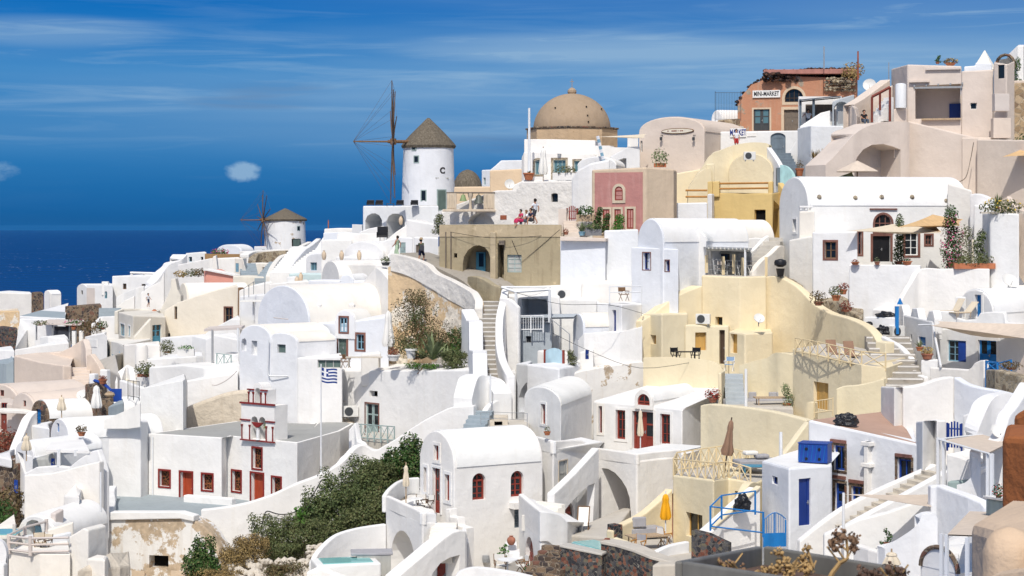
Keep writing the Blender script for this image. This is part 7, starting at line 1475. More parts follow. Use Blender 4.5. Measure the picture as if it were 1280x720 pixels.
# ---------------------------------------------------------------- windmills
def windmill(label,px,yt,yb,d,rt,rb,yr,hub,ax,R,n,pole,mat,name='windmill'):
 k=d/F;c=P(px,yb,d);root=empty(name,c,label,'windmill');L=root.location
 q=MB();q.lathe([(rb*k,c.z-3)]+[((rb+(rt-rb)*i/6)*k,c.z+(ZZ(yt,d)-c.z)*i/6) for i in range(7)],(c.x,c.y,0),40,wob=.012);q.bld('tower',mat,root,L,sm=True)
 za,zr=ZZ(yr,d),ZZ(yt,d)
 q=MB();q.lathe([(rt*k*1.06,zr-.35),(rt*k*1.10,zr-.1)]+[(rt*k*1.08*(1-t)**(1.0 if t<.8 else 1)+.12*t,zr+(za-zr)*(t**.94)) for t in (.05,.15,.3,.45,.6,.75,.88,.96,1)],(c.x,c.y,0),40,wob=.05);q.bld('roof','thatch',root,L)
 if hub:
  h=P(*hub);a=V3(ax).normalized();s=a.cross(V3((0,0,1))).normalized();up=s.cross(a)
  q=MB();q.tube([V3((c.x,c.y,h.z+.1)),h+a*.5],.16,8);tip=h+a*pole;q.tube([h,tip],[.11,.07],6);q.lathe([(.3,-.3),(.3,.3)],h,10);q.bld('axle','wood_brown',root,L)
  ends=[]
  for i in range(n):
   t=2*pi*i/n+.13;dr=s*cos(t)+up*sin(t);e=h+dr*R*(.93+.07*sin(i*5))+a*.25*sin(i*2.3);ends.append(e)
   q=MB();q.tube([h-dr*.1,h.lerp(e,.5)+a*.05,e],[.10,.075,.045],5);q.bld('sail_spoke','mast',root,L)
  q=MB()
  for i,e in enumerate(ends):q.tube([e,tip],.012,3);q.tube([e,ends[(i+1)%n]],.010,3)
  q.bld('rigging','mast',root,L)
 return root,L
def onmill(root,L,px,py,c,r,w,h,mat,name,arch=0):
 ray=V3(((px-640)/F,1,(HZ-py)/F));x,y=ray.x,1.0;A=x*x+1;Bq=-2*(x*c[0]+c[1]);Cq=c[0]**2+c[1]**2-r*r
 disc=Bq*Bq-4*A*Cq
 if disc<0:return
 t=(-Bq-sqrt(disc))/2/A;p=ray*t;n=V3((p.x-c[0],p.y-c[1],0)).normalized();u=V3((-n.y,n.x,0));u=u if u.x>0 else -u
 q=MB();q.boxf(p,u,n,(-w/2-.1,-h/2-.1,w/2+.1,h/2+.1),-.3,.05);f=q.bld(name,'sage' if name=='window' else mat,root,L)
 q=MB();q.boxf(p,u,n,(-w/2,-h/2,w/2,h/2),.0,.062);q.bld('pane','glass' if name=='window' else 'sage_dark',f,L);return p,u,n
r1,L1=windmill('big white windmill with thatched cone roof, bare sail spokes edge-on',535.5,181,258,190,31.2,33.5,147.5,(491.5,177,187.4),(-.99,-.085,0),6.15,12,3.9,'white_cool')
cc=(L1 .x,L1 .y);rr=31.6*190/F
onmill(r1,L1,517.5,183.5,cc,rr,.36,.55,'sage','window');onmill(r1,L1,520.5,199,cc,rr,.4,.55,'sage','window');onmill(r1,L1,529.5,244.5,cc,rr*1.03,.4,.95,'sage','window');
pd=onmill(r1,L1,552,250,cc,rr*1.04,.85,1.9,'sage','door')
p,u,n=onmill(r1,L1,552.7,213.5,cc,rr*1.0,.01,.01,'white','plate');text('C',p+n*.05,u,n,.82,'letter_dark',r1,L1,bold=.04,ex=.02)
q=MB()
for i,a in enumerate((-.75,-.55,-.4,-.26,-.12,.04,.2,.34,.5,.64)):q.boxf(p,u,n,(a,-.78,a+.1,-.65),-.1,.04)
q.bld('lettering','grey_shutter',r1,L1)
r2,L2=windmill('small white stone windmill at the cliff edge with open sail wheel',356.5,273.5,316,300,24.6,26.5,260.5,(329,275,296.6),(-.94,-.34,0),4.75,12,3.6,'white_worn')
c2=(L2 .x,L2 .y);onmill(r2,L2,373,285.5,c2,24.8*300/F,.45,.6,'sage','window');onmill(r2,L2,370.5,307,c2,26.3*300/F,1.3,1.9,'dark_void','door')
a=P(584.5,236,205);q=MB();R_=18*205/F;q.lathe([(R_,-1),(R_*1.02,0)]+[(R_*cos(t)*1.0,(24*205/F)*sin(t)**1.05) for t in (.2,.45,.7,.95,1.2,1.45)]+[(.05,24.2*205/F)],(0,0,0),32,wob=.03);solo('thatched_dome','weathered grey thatched mill cap behind the bell wall','mill roof',q,'thatch',a)
blk('apricot_house','apricot house wall with a round white dish','house',[(612,213,262,168),(653,211,262,167)],(1,5),'apricot',dn=3)
blk('apricot_wall','low apricot wall in front of the thatched mill cap','wall',[(567,233.5,262,160),(613,233,262,159)],(.8,1.5),'apricot',dn=3)
h=blk('white_house','white house block with pale blue openings beside the apricot wall','house',[(602,212.5,245,176),(613,212,245,175),(620,206,245,175),(626,200.5,245,175),(655,200,245,174)],(1,4),'white_cool',dn=3);h.win(0,604,222,607,231,frame='sage',pane='glass_teal',nc=1,nr=1,dep=.2);h.fin()
root=empty('bell_wall',P(588,264,150),'carved marble bell wall with two hanging bells','bell wall');L=root.location
def mbx(name,x0,y0,x1,y1,d,th,mat,bev=.03):a,b=P(x0,y0,d),P(x1,y1,d);q=MB();q.box(((a.x+b.x)/2,d+th/2,(a.z+b.z)/2),(b.x-a.x,th,a.z-b.z));return q.bld(name,mat,root,L,bev=bev)
mbx('plinth',553,261.5,619,264.5,149.6,.7,'marble');mbx('panel',558.5,241.5,570.5,261.5,149.8,.35,'marble');mbx('panel',604.5,242,618,261.5,149.8,.35,'marble');mbx('beam',558,240,619,241.8,149.8,.3,'wood_grey')
a=P(588,261.5,149.8);k=149.8/F;q=MB();q.lathe([(.14,0),(.13,.1),(.1,.2),(.1,17*k-.25),(.2,17*k-.05),(.22,20*k)],(a.x,a.y+.2,a.z),14);q.bld('column','marble',root,L,sm=True)
for x0 in (560,563,566,606,610,614):mbx('relief',x0,243.5,x0+1.6,260,149.74,.1,'stone_trim',.01)
for x,s,m in ((579,.8,'verdigris'),(598.5,1.05,'bronze')):a=P(x,241.8,149.9);q=MB();q.lathe([(.38*s,-.75*s),(.27*s,-.5*s),(.2*s,-.2*s),(.08*s,-.1*s)],a,14);q.tube([a,a-V3((0,0,.2))],.03,4);q.bld('bell',m,root,L,sm=True)
# ---------------------------------------------------------------- parasols and sails
def closed(label,px,y0,y1,yp,d,mat='canvas_cream',w=.26,name='closed_parasol',polem='wood_pale',flare=1.0,pole_top=0):
 a=P(px,yp,d);zt,zh=ZZ(y0,d)-a.z,ZZ(y1,d)-a.z;root=empty(name,a,label,'parasol')
 q=MB();q.tube([(0,0,-.3),(0,0,zt+.12)],.035,6);q.bld('pole',polem,root)
 q=MB();n=24;prof=[(.06,1),(.4,.92),(.52,.78),(.46,.68),(.56,.58),(.7,.35),(.8*flare,.12),(.62*flare,0)];vs=[]
 for r,t in prof:
  for j in range(n):an=2*pi*j/n;rr=w*r*(1+.22*cos(an*8)*(1-t*.6));vs.append(V3((rr*cos(an),rr*sin(an),zh+(zt-zh)*t)))
 q.add(vs,[(i*n+j,i*n+(j+1)%n,(i+1)*n+(j+1)%n,(i+1)*n+j) for i in range(len(prof)-1) for j in range(n)]);q.bld('canopy',mat,root,sm=True);return root
closed('draped white parasol on the patio beside the shaded house',485.5,388,433,441,127.6,'canvas_white',.42,flare=1.15)
closed('folded cream parasol on the small terrace by the red-window gable',507.5,581,608,625,101,'canvas_cream',.2)
closed('folded white parasol in front of the red double door',800.5,512,545,564,111.5,'canvas_cream',.2,polem='metal_white')
closed('bright yellow folded parasol beside the wooden table',832,617,649.5,672,91.6,'canvas_yellow',.29,polem='metal_white')
closed('folded brown parasol leaning behind the yellow railing',906,524,569,588,95.5,'canvas_brown',.27,polem='wood_dark',flare=1.3).rotation_euler=(0,.13,0)
closed('cream folded parasol standing before the stone vault',77,496,513,526,123,'canvas_cream',.34)
closed('cream folded parasol by the low white vault at the left',33,544,563,570,112.4,'canvas_cream',.34)
closed('weathered white folded parasol by the rubble gate corner',120.5,481.5,510,521,125,'canvas_white',.4,polem='wood_brown')
closed('folded white parasol below the tan dome',679,185,218,226,158,'canvas_white',.42,polem='wood_brown')
closed('striped folded parasol top near the planter',1114.5,690,707,745,68.5,'canvas_cream',.36)
def openpar(label,px,yt,yh,yp,d,R,mat):
 a=P(px,yp,d);zt,zh=ZZ(yt,d)-a.z,ZZ(yh,d)-a.z;root=empty('open_parasol',a,label,'parasol')
 q=MB();q.tube([(0,0,-.5),(0,0,zt)],.05,6);q.bld('pole','wood_brown',root)
 q=MB();q.add([(0,0,zt)]+[(R*cos(k*pi/4+.2),R*sin(k*pi/4+.2),zh) for k in range(8)]+[(0,0,zt-.06)]+[(R*cos(k*pi/4+.2),R*sin(k*pi/4+.2),zh-.05) for k in range(8)],[(0,1+k,1+(k+1)%8) for k in range(8)]+[(9,10+(k+1)%8,10+k) for k in range(8)]+[(1+k,10+k,10+(k+1)%8,1+(k+1)%8) for k in range(8)]);q.bld('canopy',mat,root);return root
openpar('open beige parasol in front of the deep rose arch',1071.5,200.5,214,232,138.5,1.6,'canvas_beige')
def sail(label,corners,mat,sag=.25,name='shade_sail',n=8):
 c=[P(*p) for p in corners];
 if len(c)==3:c=[c[0],c[1],c[2],c[2].lerp(c[0],.04)]
 vs=[]
 for i in range(n+1):
  for j in range(n+1):
   s,t=i/n,j/n;p=c[0].lerp(c[1],s).lerp(c[3].lerp(c[2],s),t);m_=(c[0]+c[1]+c[2]+c[3])/4
   e=(1-(2*s-1)**2),(1-(2*t-1)**2);edge=max(abs(2*s-1),abs(2*t-1));pull=.10*(e[0] if abs(2*t-1)>=abs(2*s-1) else e[1])*edge
   p=p.lerp(m_,pull);vs.append(p-V3((0,0,sag*e[0]*e[1])))
 q=MB();N1=n+1;q.add(vs,[(i*N1+j,(i+1)*N1+j,(i+1)*N1+j+1,i*N1+j+1) for i in range(n) for j in range(n)]);return solo(name,label,'shade sail',q,mat,c[0],sm=True)
sail('upper tan shade sail over the garden terrace',[(1122,284,123.5),(1166,268,129),(1204,274,129),(1200,282,123.5)],'canvas_tan',.3)
sail('lower beige shade sail reaching left over the brown doorway',[(1058,289,124.4),(1116,280,128.6),(1172,282,128),(1177,292,122.4)],'canvas_cream',.3)
sail('small tan triangular sail between the two larger ones',[(1148,283,127),(1162,273.5,129),(1177,290.5,123)],'canvas_tan',.1)
sail('wide beige sail over the blue door terrace',[(1163,407,109.6),(1172,401.5,114),(1295,405,110),(1300,426,104.5)],'canvas_beige',.5)
q=MB();q.tube([P(1148,406.5,113),P(1166,405.5,112)],.05,5);q.tube([P(1166,405,112),P(1176,458,106)],.07,6);solo('sail_pole','slanted white pole holding the wide beige sail','pole',q,'metal_white',P(1176,458,106))
sail('beige triangular sail strung above the white sloped wall',[(1056,617.5,77.5),(1163,618,80),(1165,634,75.4)],'canvas_beige',.08)
root=empty('post_canopy',P(1200,600,78),'beige square canopy on white posts near the rusty wall','canopy');L=root.location
q=MB();q.add([P(1180,550,79),P(1228,543,83),P(1262,553,80),P(1235,566.5,74)]+[p-V3((0,0,.04)) for p in (P(1180,550,79),P(1228,543,83),P(1262,553,80),P(1235,566.5,74))],[(0,1,2,3),(7,6,5,4)]);q.bld('canvas','canvas_beige',root,L)
for x,y0,y1,d in ((1173,547,607,79),(1180,549,607,78.6),(1235,566,622,74.2),(1240,567,622,74)):q=MB();q.tube([P(x,y1,d),P(x,y0,d)],.085,4);q.bld('post','metal_white',root,L)
q=MB();q.tube([P(1173,549,79),P(1236,567,74)],.04,4);q.tube([P(1173,549,79),P(1228,543,83)],.04,4);q.bld('rail','metal_white',root,L)
root=empty('post_canopy',P(1196,720,60),'lower beige canopy with white posts above the sun lounger','canopy');L=root.location
cs=(P(1184,668,60),P(1212,639,68),P(1275,641,66),P(1240,670,58));q=MB();q.add(list(cs)+[p-V3((0,0,.04)) for p in cs],[(0,1,2,3),(7,6,5,4)]);q.bld('canvas','canvas_beige',root,L)
for x,y0,y1,d in ((1177,667,740,60.4),(1183.5,668,740,60),(1209,672,740,58.6)):q=MB();q.tube([P(x,y1,d),P(x,y0,d)],.07,4);q.bld('post','metal_white',root,L)
sail('pale triangular sail beside the rose house above the pink house',[(745,171,158),(808,167.5,158),(806,172.5,156)],'canvas_cream',.1)
sail('tan awning corner at the right edge by the arched blue doorway',[(1253,196,138),(1290,180,140),(1300,194,136)],'canvas_tan',.1)
sail('green awning edge under the open beige parasol',[(1040,223,137),(1065,215,140),(1069,222,138)],'green_awning',.05)
# ---------------------------------------------------------------- furniture
def chair(label,px,py,d,rz=0,frame='wood_brown',cloth='canvas_white',s=1.0,name='canvas_chair',cat='chair',group=None):
 a=P(px,py,d);r=empty(name,a,label,cat,group);r.rotation_euler=(0,0,rz);r.scale=(s,s,s)
 q=MB()
 for x in (-.26,.26):
  q.tube([(x,-.22,0),(x,.22,.62)],.022,4);q.tube([(x,.22,0),(x,-.22,.62)],.022,4);q.tube([(x,-.25,.64),(x,.27,.64)],.03,4);q.tube([(x,.24,.45),(x,.30,.92)],.022,4)
 q.bld('frame',frame,r);q=MB();q.box((0,0,.42),(.5,.44,.03));q.bld('seat',cloth,r);q=MB();q.box((0,.28,.76),(.5,.03,.26));q.bld('backrest',cloth,r);return r
def table(label,px,py,d,w=.8,l=.8,h=.73,mat='white_paint',rz=0,round_=False,legm=None):
 a=P(px,py,d);r=empty('table',a,label,'table');r.rotation_euler=(0,0,rz);q=MB()
 if round_:q.lathe([(w/2,h-.04),(w/2,h)],seg=20)
 else:q.box((0,0,h-.03),(w,l,.06))
 q.bld('table_top',mat,r)
 for x,y in (((0,0),) if round_ else ((-w*.42,-l*.4),(w*.42,-l*.4),(-w*.42,l*.4),(w*.42,l*.4))):q=MB();q.tube([(x,y,0),(x,y,h-.04)],.035,5);q.bld('leg',legm or mat,r)
 return r
def lounger(label,px,py,d,rz=0,cloth='canvas_beige',frame='metal_grey',ang=1.1,s=1.0):
 a=P(px,py,d);r=empty('sun_lounger',a,label,'lounger');r.rotation_euler=(0,0,rz);r.scale=(s,s,s);q=MB()
 q.tube([(-.3,-.9,.3),(-.3,.3,.3)],.025,4);q.tube([(.3,-.9,.3),(.3,.3,.3)],.025,4)
 for x in (-.3,.3):
  for y in (-.8,.25):q.tube([(x,y,0),(x,y,.3)],.025,4)
 q.bld('frame',frame,r);q=MB();q.box((0,-.3,.33),(.6,1.2,.04));q.bld('seat',cloth,r)
 q=MB();q.box((0,.3+.42*cos(ang),.34+.42*sin(ang)),(.6,.84,.04),tilt=('X',ang));q.bld('backrest',cloth,r);return r
chair('left canvas chair at the round white patio table',625.5,717.5,90.6,.2);chair('right canvas chair turned to the round white patio table',652,718,90.8,-1.2)
table('round white table on the stone patio',634.5,718,90,.95,h=.72,round_=True)
table('white round table on the terrace by the red door',520,640,101.3,.8,round_=True);chair('canvas chair on the terrace next to the red door',528,640,101.8,.3);chair('dark-framed chair behind the terrace table',534,640.5,101,-.9,'wood_dark')
def deck(label,px,py,d,rz,cloth='canvas_white'):
 a=P(px,py,d);r=empty('deck_chair',a,label,'deck chair');r.rotation_euler=(0,0,rz);q=MB()
 for x in (-.36,.36):q.tube([(x,-.55,.0),(x,.45,1.55)],.035,4);q.tube([(x,.5,0),(x,-.5,.62)],.035,4);q.tube([(x,-.5,.62),(x,.2,.75)],.035,4)
 q.tube([(-.36,.45,1.55),(.36,.45,1.55)],.03,4);q.tube([(-.36,-.5,.1),(.36,-.5,.1)],.03,4);q.bld('frame','wood_brown',r)
 q=MB();q.add([(-.32,.43,1.5),(.32,.43,1.5),(.32,.05,.75),(.32,-.4,.45),(-.32,-.4,.45),(-.32,.05,.75)],[(0,1,2,5),(5,2,3,4)]);q.bld('canvas',cloth,r);return r
deck('wooden deck chair with white canvas under the stair arch',729,665,98.5,-.15).scale=(.82,.82,.82)
table('pale wooden table under the yellow parasol',810,689,90.6,2.0,.9,.78,'wood_pale',.35);chair('orange-framed chair at the near side of the wooden table',798,693,89.2,-.6,'wood_orange','cushion');chair('orange-framed chair at the far right of the wooden table',831,683,91,2.2,'wood_orange','canvas_white')
q=MB();a=P(795,672,93.4);q.box((0,0,.25),(2.6,.9,.5),.45);solo('bench','grey cushioned bench along the yellow patio wall','bench',q,'cushion',a,bev=.05)
q=MB();q.box((0,0,.3),(.7,.18,.5),.3);solo('cushion','grey cushion leaning at the left end of the patio bench','cushion',q,'cushion',P(799,668,93)+V3((0,0,.3)),bev=.06)
for i,(x,l) in enumerate(((913,'dark grey cushion left of the white pole'),(940.5,'dark grey cushion next to the white pole'),(966,'pale grey cushion at the middle of the long sofa'),(976,'pale grey cushion at the right of the long sofa'))):
 q=MB();q.box((0,0,0),(.5,.16,.5),.1);solo('cushion',l,'cushion',q,'cushion',P(x,495,117.4),bev=.06)
q=MB();a=P(945,507,115.8);q.box((0,0,.2),(4.6,.8,.42));solo('sofa','long grey sofa base against the yellow wall','sofa',q,'cushion',a,bev=.05)
table('pale wooden table in front of the long grey sofa',970,512,113.4,2.6,.9,.75,'wood_pale',.05)
chair('white chair with a pale blue cloth by the dark doorway',911.5,464,120.4,-.4,'white_paint','cloth_blue');chair('black chair left end of the yellow balcony table',845,452,124,.4,'black','black');chair('black chair right end of the yellow balcony table',869,452,123.6,-.4,'black','black');table('thin black table on the yellow balcony',857,453,123.4,1.4,.6,.72,'black')
lounger('left brown lounger on the yellow railed terrace',1042,449,111,.1,'canvas_brown','white_paint');lounger('right brown lounger on the yellow railed terrace',1064,451,109.6,.1,'canvas_brown','white_paint')
fence('balcony_railing','cream crossed railing around the yellow lounger terrace',[(994,440.5,111.4),(1022,446,108.6),(1077,458.5,105.4),(1107,461,105.6)],.85,'cream_rail','cross',1.0,.035,'railing',(1.0,.08))
fence('terrace_railing','cream crossed railing around the yellow sun terrace',[(945,593,97.4),(905,580,99.4),(846,589,97.2),(842,597,95.9),(892,603,93),(911,601,94.3),(938,609,93.6)],.95,'cream_rail','cross',.62,.035,'railing',(1.0,.08))
q=MB();a=P(945,585,96.4);q.box((0,0,.25),(2.2,1.0,.4),.3);o_=solo('day_bed','grey day bed on the yellow sun terrace','day bed',q,'cushion',a,bev=.06)
for x,y,l in ((938,566,'pale cushion at the far end of the day bed'),(952,570,'grey cushion in the middle of the day bed')):q=MB();q.box((0,0,0),(.7,.5,.2),.3);solo('cushion',l,'cushion',q,'cushion' if x>940 else 'canvas_white',P(x,y,96.4),bev=.07)
table('sky blue low table on the yellow sun terrace',943,594,94.8,1.2,.7,.5,'teal')
lounger('left taupe lounger on the white sun deck',896,309.5,134,.12,'canvas_beige','grey_dark',1.25,.95);lounger('right taupe lounger on the white sun deck',909,309.5,134,-.05,'canvas_beige','grey_dark',1.3,.95)
lounger('left beige deck lounger by the narrow blue door',1190,395,116.6,-1.1,'canvas_cream','wood_pale',1.0);lounger('right beige deck lounger by the narrow blue door',1205,397,115.6,-1.1,'canvas_cream','wood_pale',.8)
for i,(x,l) in enumerate(((900,'white chair at the left of the dining terrace'),(914,'second white chair from the left on the dining terrace'),(928,'third white chair from the left on the dining terrace'),(941,'white chair at the right end of the dining terrace'))):chair(l,x,344,130.4,.3*(i-1.5),'white_paint','cushion_dark' if i!=0 else 'rose_grey',1.05,group='white chairs on the dining terrace')
root=empty('terrace_posts',P(915,345,129),'yellow wooden posts and wire railing of the dining terrace','railing');L=root.location
for x,y0,y1 in ((883,319,341),(904,320.5,343.5),(917,318,342),(928,322,345),(957.5,321.5,345)):a,b=P(x,y1,128.8),P(x,y0,128.8);q=MB();q.box(((a.x+b.x)/2,a.y,(a.z+b.z)/2),(.19,.19,b.z-a.z));q.bld('post','cream_rail',root,L)
q=MB()
for y in (325,331.5,338):q.tube([P(883,y-1,128.8),P(928,y+1.5,128.8),P(957,y+1.5,128.8)],.018,4)
q.bld('wire','metal_grey',root,L)
q=MB();q.lathe([(.2,.0),(.28,.5),(.3,.55)],seg=14);q.lathe([(.16,.65),(.4,.78),(.42,.95),(.36,1.1),(.1,1.18)],seg=18);solo('barbecue','black kettle barbecue beside the dining terrace','barbecue',q,'black',P(975.5,346,126.5),sm=True)
for i,(x,l) in enumerate(((463,'black armchair at the left end of the windmill terrace'),(474,'second black armchair of the windmill terrace'),(488,'black low table on the windmill terrace'),(500,'black armchair by the windmill foot'),(518,'black armchair right of the windmill door planters'))):
 q=MB();
 if i==2:q.box((0,0,.35),(.9,.6,.06));[q.box((a_,0,.17),(.05,.5,.34)) for a_ in (-.4,.4)]
 else:q.box((0,0,.25),(.85,.75,.12));q.box((0,.34,.55),(.85,.08,.5));[q.box((a_,0,.35),(.07,.75,.4)) for a_ in (-.4,.4)]
 solo('terrace_chair' if i!=2 else 'low_table',l,'armchair' if i!=2 else 'table',q,'black',P(x,258,179),bev=.02).scale=(.8,.8,.75)
q=MB();q.box((0,0,.3),(.95,.8,.14));q.box((0,.36,.75),(.95,.08,.9));[q.box((a_,0,.45),(.08,.8,.5)) for a_ in (-.45,.45)];solo('terrace_chair','large black armchair below the round arches','armchair',q,'black',P(478,300,168.5),bev=.03)
chair('canvas chair facing the round cave door',50,689,95.4,.4,'wood_brown','canvas_cream');chair('dark-framed chair behind the pale wooden rail',56,691,95,-.5,'wood_dark','canvas_cream');table('white round table behind the pale wooden rail',42,688,96,.9,round_=True)
chair('brown wooden chair at the end of the patio above the sage door',432,460,128.6,.9,'wood_brown','wood_brown');table('stone slab table on the patio of the draped parasol',455,459.5,127.4,2.4,.8,.72,'rock_pale');chair('brown chair on the railed roof corner of the vault house',780,376,126.6,.5,'wood_brown','wood_brown')
fence('roof_railing','white pipe railing around the brown chair roof corner',[(762,377,126.4),(802,377,125.4)],1.0,'metal_white','plain',2.2,.035,'railing',(1.0,.62))
fence('roof_railing','white pipe railing on the bluish vault roof',[(829,308,129),(847,308,130)],.9,'metal_white','plain',1.0,.03,'railing',(1.0,.2))
fence('handrail','bright blue tube handrail on the white ramp',[(944,640,86.8),(902,646,85.4),(888,660,84.6),(954,668,83)],.95,'blue_sky','plain',9,.035,'railing',(1.0,.08))
root=empty('iron_gate',P(966,682,82.6),'bright blue half-solid gate with wrought iron bars','gate');L=root.location;a,b=P(955,684,82.8),P(982,683,83.2);u=(b-a).normalized();n=V3((u.y,-u.x,0));w_=(b-a).length;q=MB();q.boxf(a,u,n,(0,0,w_,.6),-.02,.02);q.bld('panel','blue_sky',root,L)
q=MB();q.tube([a,a+V3((0,0,1.25))],.04,5);q.tube([b,b+V3((0,0,1.15))],.04,5);q.tube([a+u*w_/2,a+u*w_/2+V3((0,0,1.5))],.03,5);q.tube([a+u*w_*t+V3((0,0,1.2+.28*sin(t*3.14))) for t in (0,.2,.4,.5,.6,.8,1)],.025,5)
for i in range(1,9):t=i/9;q.tube([a+u*w_*t+V3((0,0,.6)),a+u*w_*t+V3((0,0,1.2+.26*sin(t*3.14)))],.012,4)
q.bld('bars','blue_sky',root,L)
root=empty('garden_gate',P(1238,490,101),'bright blue wooden gate with crossed panels','gate');L=root.location;a,b=P(1232,490,102.6),P(1247,490,101.6);u=(b-a).normalized();u.z=0;n=V3((u.y,-u.x,0));w_=(b-a).length;q=MB()
q.boxf(a,u,n,(0,0,w_,.32),-.03,.03);[q.boxf(a,u,n,(x-.05,.3,x+.05,1.7),-.03,.035) for x in (.05,w_-.05)];[q.boxf(a,u,n,(0,z-.05,w_,z+.05),-.028,.028) for z in (.85,1.2,1.65)]
for z0,z1 in ((.36,.84),(1.2,1.62)):q.tube([a+u*.06+V3((0,0,z0)),a+u*(w_-.06)+V3((0,0,z1))],.035,4);q.tube([a+u*.06+V3((0,0,z1)),a+u*(w_-.06)+V3((0,0,z0))],.035,4)
q.bld('frame','blue_sky',root,L)
fence('fence_panel','bright blue crossed fence right of the wooden gate',[(1247,472,101.4),(1264,468,100.6)],.75,'blue_sky','cross',.8,.04,'fence',(1.0,.1))
q=MB();a=P(1121,388,117);q.box((0,0,-.6),(.22,.2,1.7));solo('gate_post','bright blue post left of the battlement wall','post',q,'blue_sky',a);q=MB();q.lathe([(.2,0),(.02,.4)],seg=4);solo('finial','bright blue pyramid finial on the battlement wall','finial',q,'blue_sky',P(1125,380.5,119))
# ---------------------------------------------------------------- machines, poles, flag
def ac(label,px,py,d,w=.85,rz=0,mat='plastic_white'):
 a=P(px,py,d);r=empty('air_conditioner',a,label,'air conditioner');r.rotation_euler=(0,0,rz);q=MB();q.box((0,0,w*.36),(w,w*.4,w*.7));q.bld('casing',mat,r,bev=.02)
 q=MB();q.lathe([(w*.28,0),(w*.28,.02)],seg=16);q.v=[V3((v.x-w*.12,-w*.2-.005-v.z,v.y+w*.36)) for v in q.v];q.bld('fan_grille','grey_dark',r);q=MB();[q.box((x,.1,-.05),(.05,.5,.1)) for x in (-w*.35,w*.35)];q.bld('bracket','metal_grey',r);return r
ac('white air conditioner on the retaining wall beside the sage door',438,521,129.4,1.05,.2);ac('white louvred air conditioner on the bright white upper block',704,374,130.6,.95);ac('beige air conditioner on the yellow recess roof',879,405,126.6,.95,-.3);ac('white air conditioner on the ochre vault roof',937,200,147.6,.9);ac('white air conditioner boxes by the rough stone steps',1121,421,117.2,.95,.5)
def dish(label,px,py,d,r,rz=0,tilt=.9,mat='plastic_white'):
 a=P(px,py,d);o=empty('satellite_dish',a,label,'satellite dish');o.rotation_euler=(0,0,rz);q=MB();q.lathe([(r*t,.22*r*t*t*1.4) for t in (.02,.3,.55,.8,1)]+[(r*.99,.31*r+.03),(r*.5,.1*r),(.02,.02)],seg=22)
 R=Matrix.Rotation(tilt,3,'X');q.v=[R@v for v in q.v];q.bld('reflector',mat,o,sm=True);q=MB();q.tube([(0,.05,-r*1.3),(0,.06,0)],.03,5);q.tube([(0,0,-r*.9),(0,-r*.9,r*.1)],.02,4);q.bld('arm','metal_grey',o);return o
dish('white satellite dish on the yellow cube roof',948.5,399,122.8,.36,.2);dish('big white dish by the shaded hump wall',1246,541,80.5,.34,.4);dish('white dish below the flower bed pillar',1261,352,119,.5,.3);dish('large round white dish on the apricot wall',636.5,230.5,158.5,.42,.2,1.3);dish('white dish behind the shop at the right end',1087,107,160,.55,-.3,1.2);dish('white dish on the rose house roof corner',87,496,140,.35,.6);dish('pale dish right of the rose house roof corner',103,494,139,.4,-.4)
def pole(label,px,y0,y1,d,r=.06,mat='metal_white',name='pole',cat='pole'):q=MB();q.tube([P(px,y1,d),P(px,y0,d)],[r,r*.8],8);return solo(name,label,cat,q,mat,P(px,y1,d))
pole('white pole in front of the long grey sofa',932.5,461,512,110.5,.1);pole('white pole by the yellow sloping ramp wall',976,540,602,93,.1);pole('tall white flagpole left of the white house under the dome',661.5,135,216,163,.12,name='flagpole');pole('thin white pole above the red-brick lane awning',1054.5,616,672,79,.07);pole('grey mast with green top above the shop',1030,58,86,172,.06,'metal_grey',name='antenna',cat='antenna');pole('rusty grey mast at the right end of the shop',1072.5,64,100,171,.09,'rust',name='antenna',cat='antenna');pole('thin antenna above the rose stair parapet',1111,78,102,152,.04,'metal_grey',name='antenna',cat='antenna');pole('thin dark pole by the white corner above the wide steps',410.5,275,287,214,.07,'rust');pole('grey pole in front of the peeling terrace wall',126,590,640,101,.06,'metal_white');pole('lamp pole beside the blob shaped wall',613,468,505,113.6,.05,'metal_white');pole('second lamp pole on the long retaining wall',585.5,480,520,117,.05,'metal_white')
q=MB();a,b=P(747,170,150),P(757,212,150)
for i in range(10):q.tube([a.lerp(b,i/10),a.lerp(b,(i+1)/10)],.14,6,mi=i%2)
o_=q.bld('striped_pole',['shirt_white','blue_grey'],None,a);tag(o_,'blue and white striped slanted pole before the pale awning','pole')
root=empty('flag_pole',P(401.3,592,113.2),'white pole with a waving blue and white striped flag','flagpole');L=root.location;q=MB();q.tube([P(401.3,592,113.2),P(401.3,455,113.2)],[.055,.035],8);q.bld('pole','metal_white',root,L)
q=MB();a=P(402,459,113.2);W_f,H_f=.92,.86;n1=14
for r_ in range(9):
 for i in range(n1):
  x0,x1=W_f*i/n1,W_f*(i+1)/n1;f=lambda x:(.10*sin(x*7)+.0,-.16*x-.05*sin(x*6))
  z0,z1=-H_f*r_/9,-H_f*(r_+1)/9;blue=r_%2==0;
  if r_<5 and x0<W_f*.36:blue= not (r_==2 or abs(x0-W_f*.16)<.05)
  (y0,d0),(y1,d1)=f(x0),f(x1);q.add([a+V3((x0,y0,z0+d0)),a+V3((x1,y1,z0+d1)),a+V3((x1,y1,z1+d1)),a+V3((x0,y0,z1+d0))],[(0,1,2,3)],0 if blue else 1)
q.bld('flag',['flag_blue','flag_white'],root,L,recalc=False)
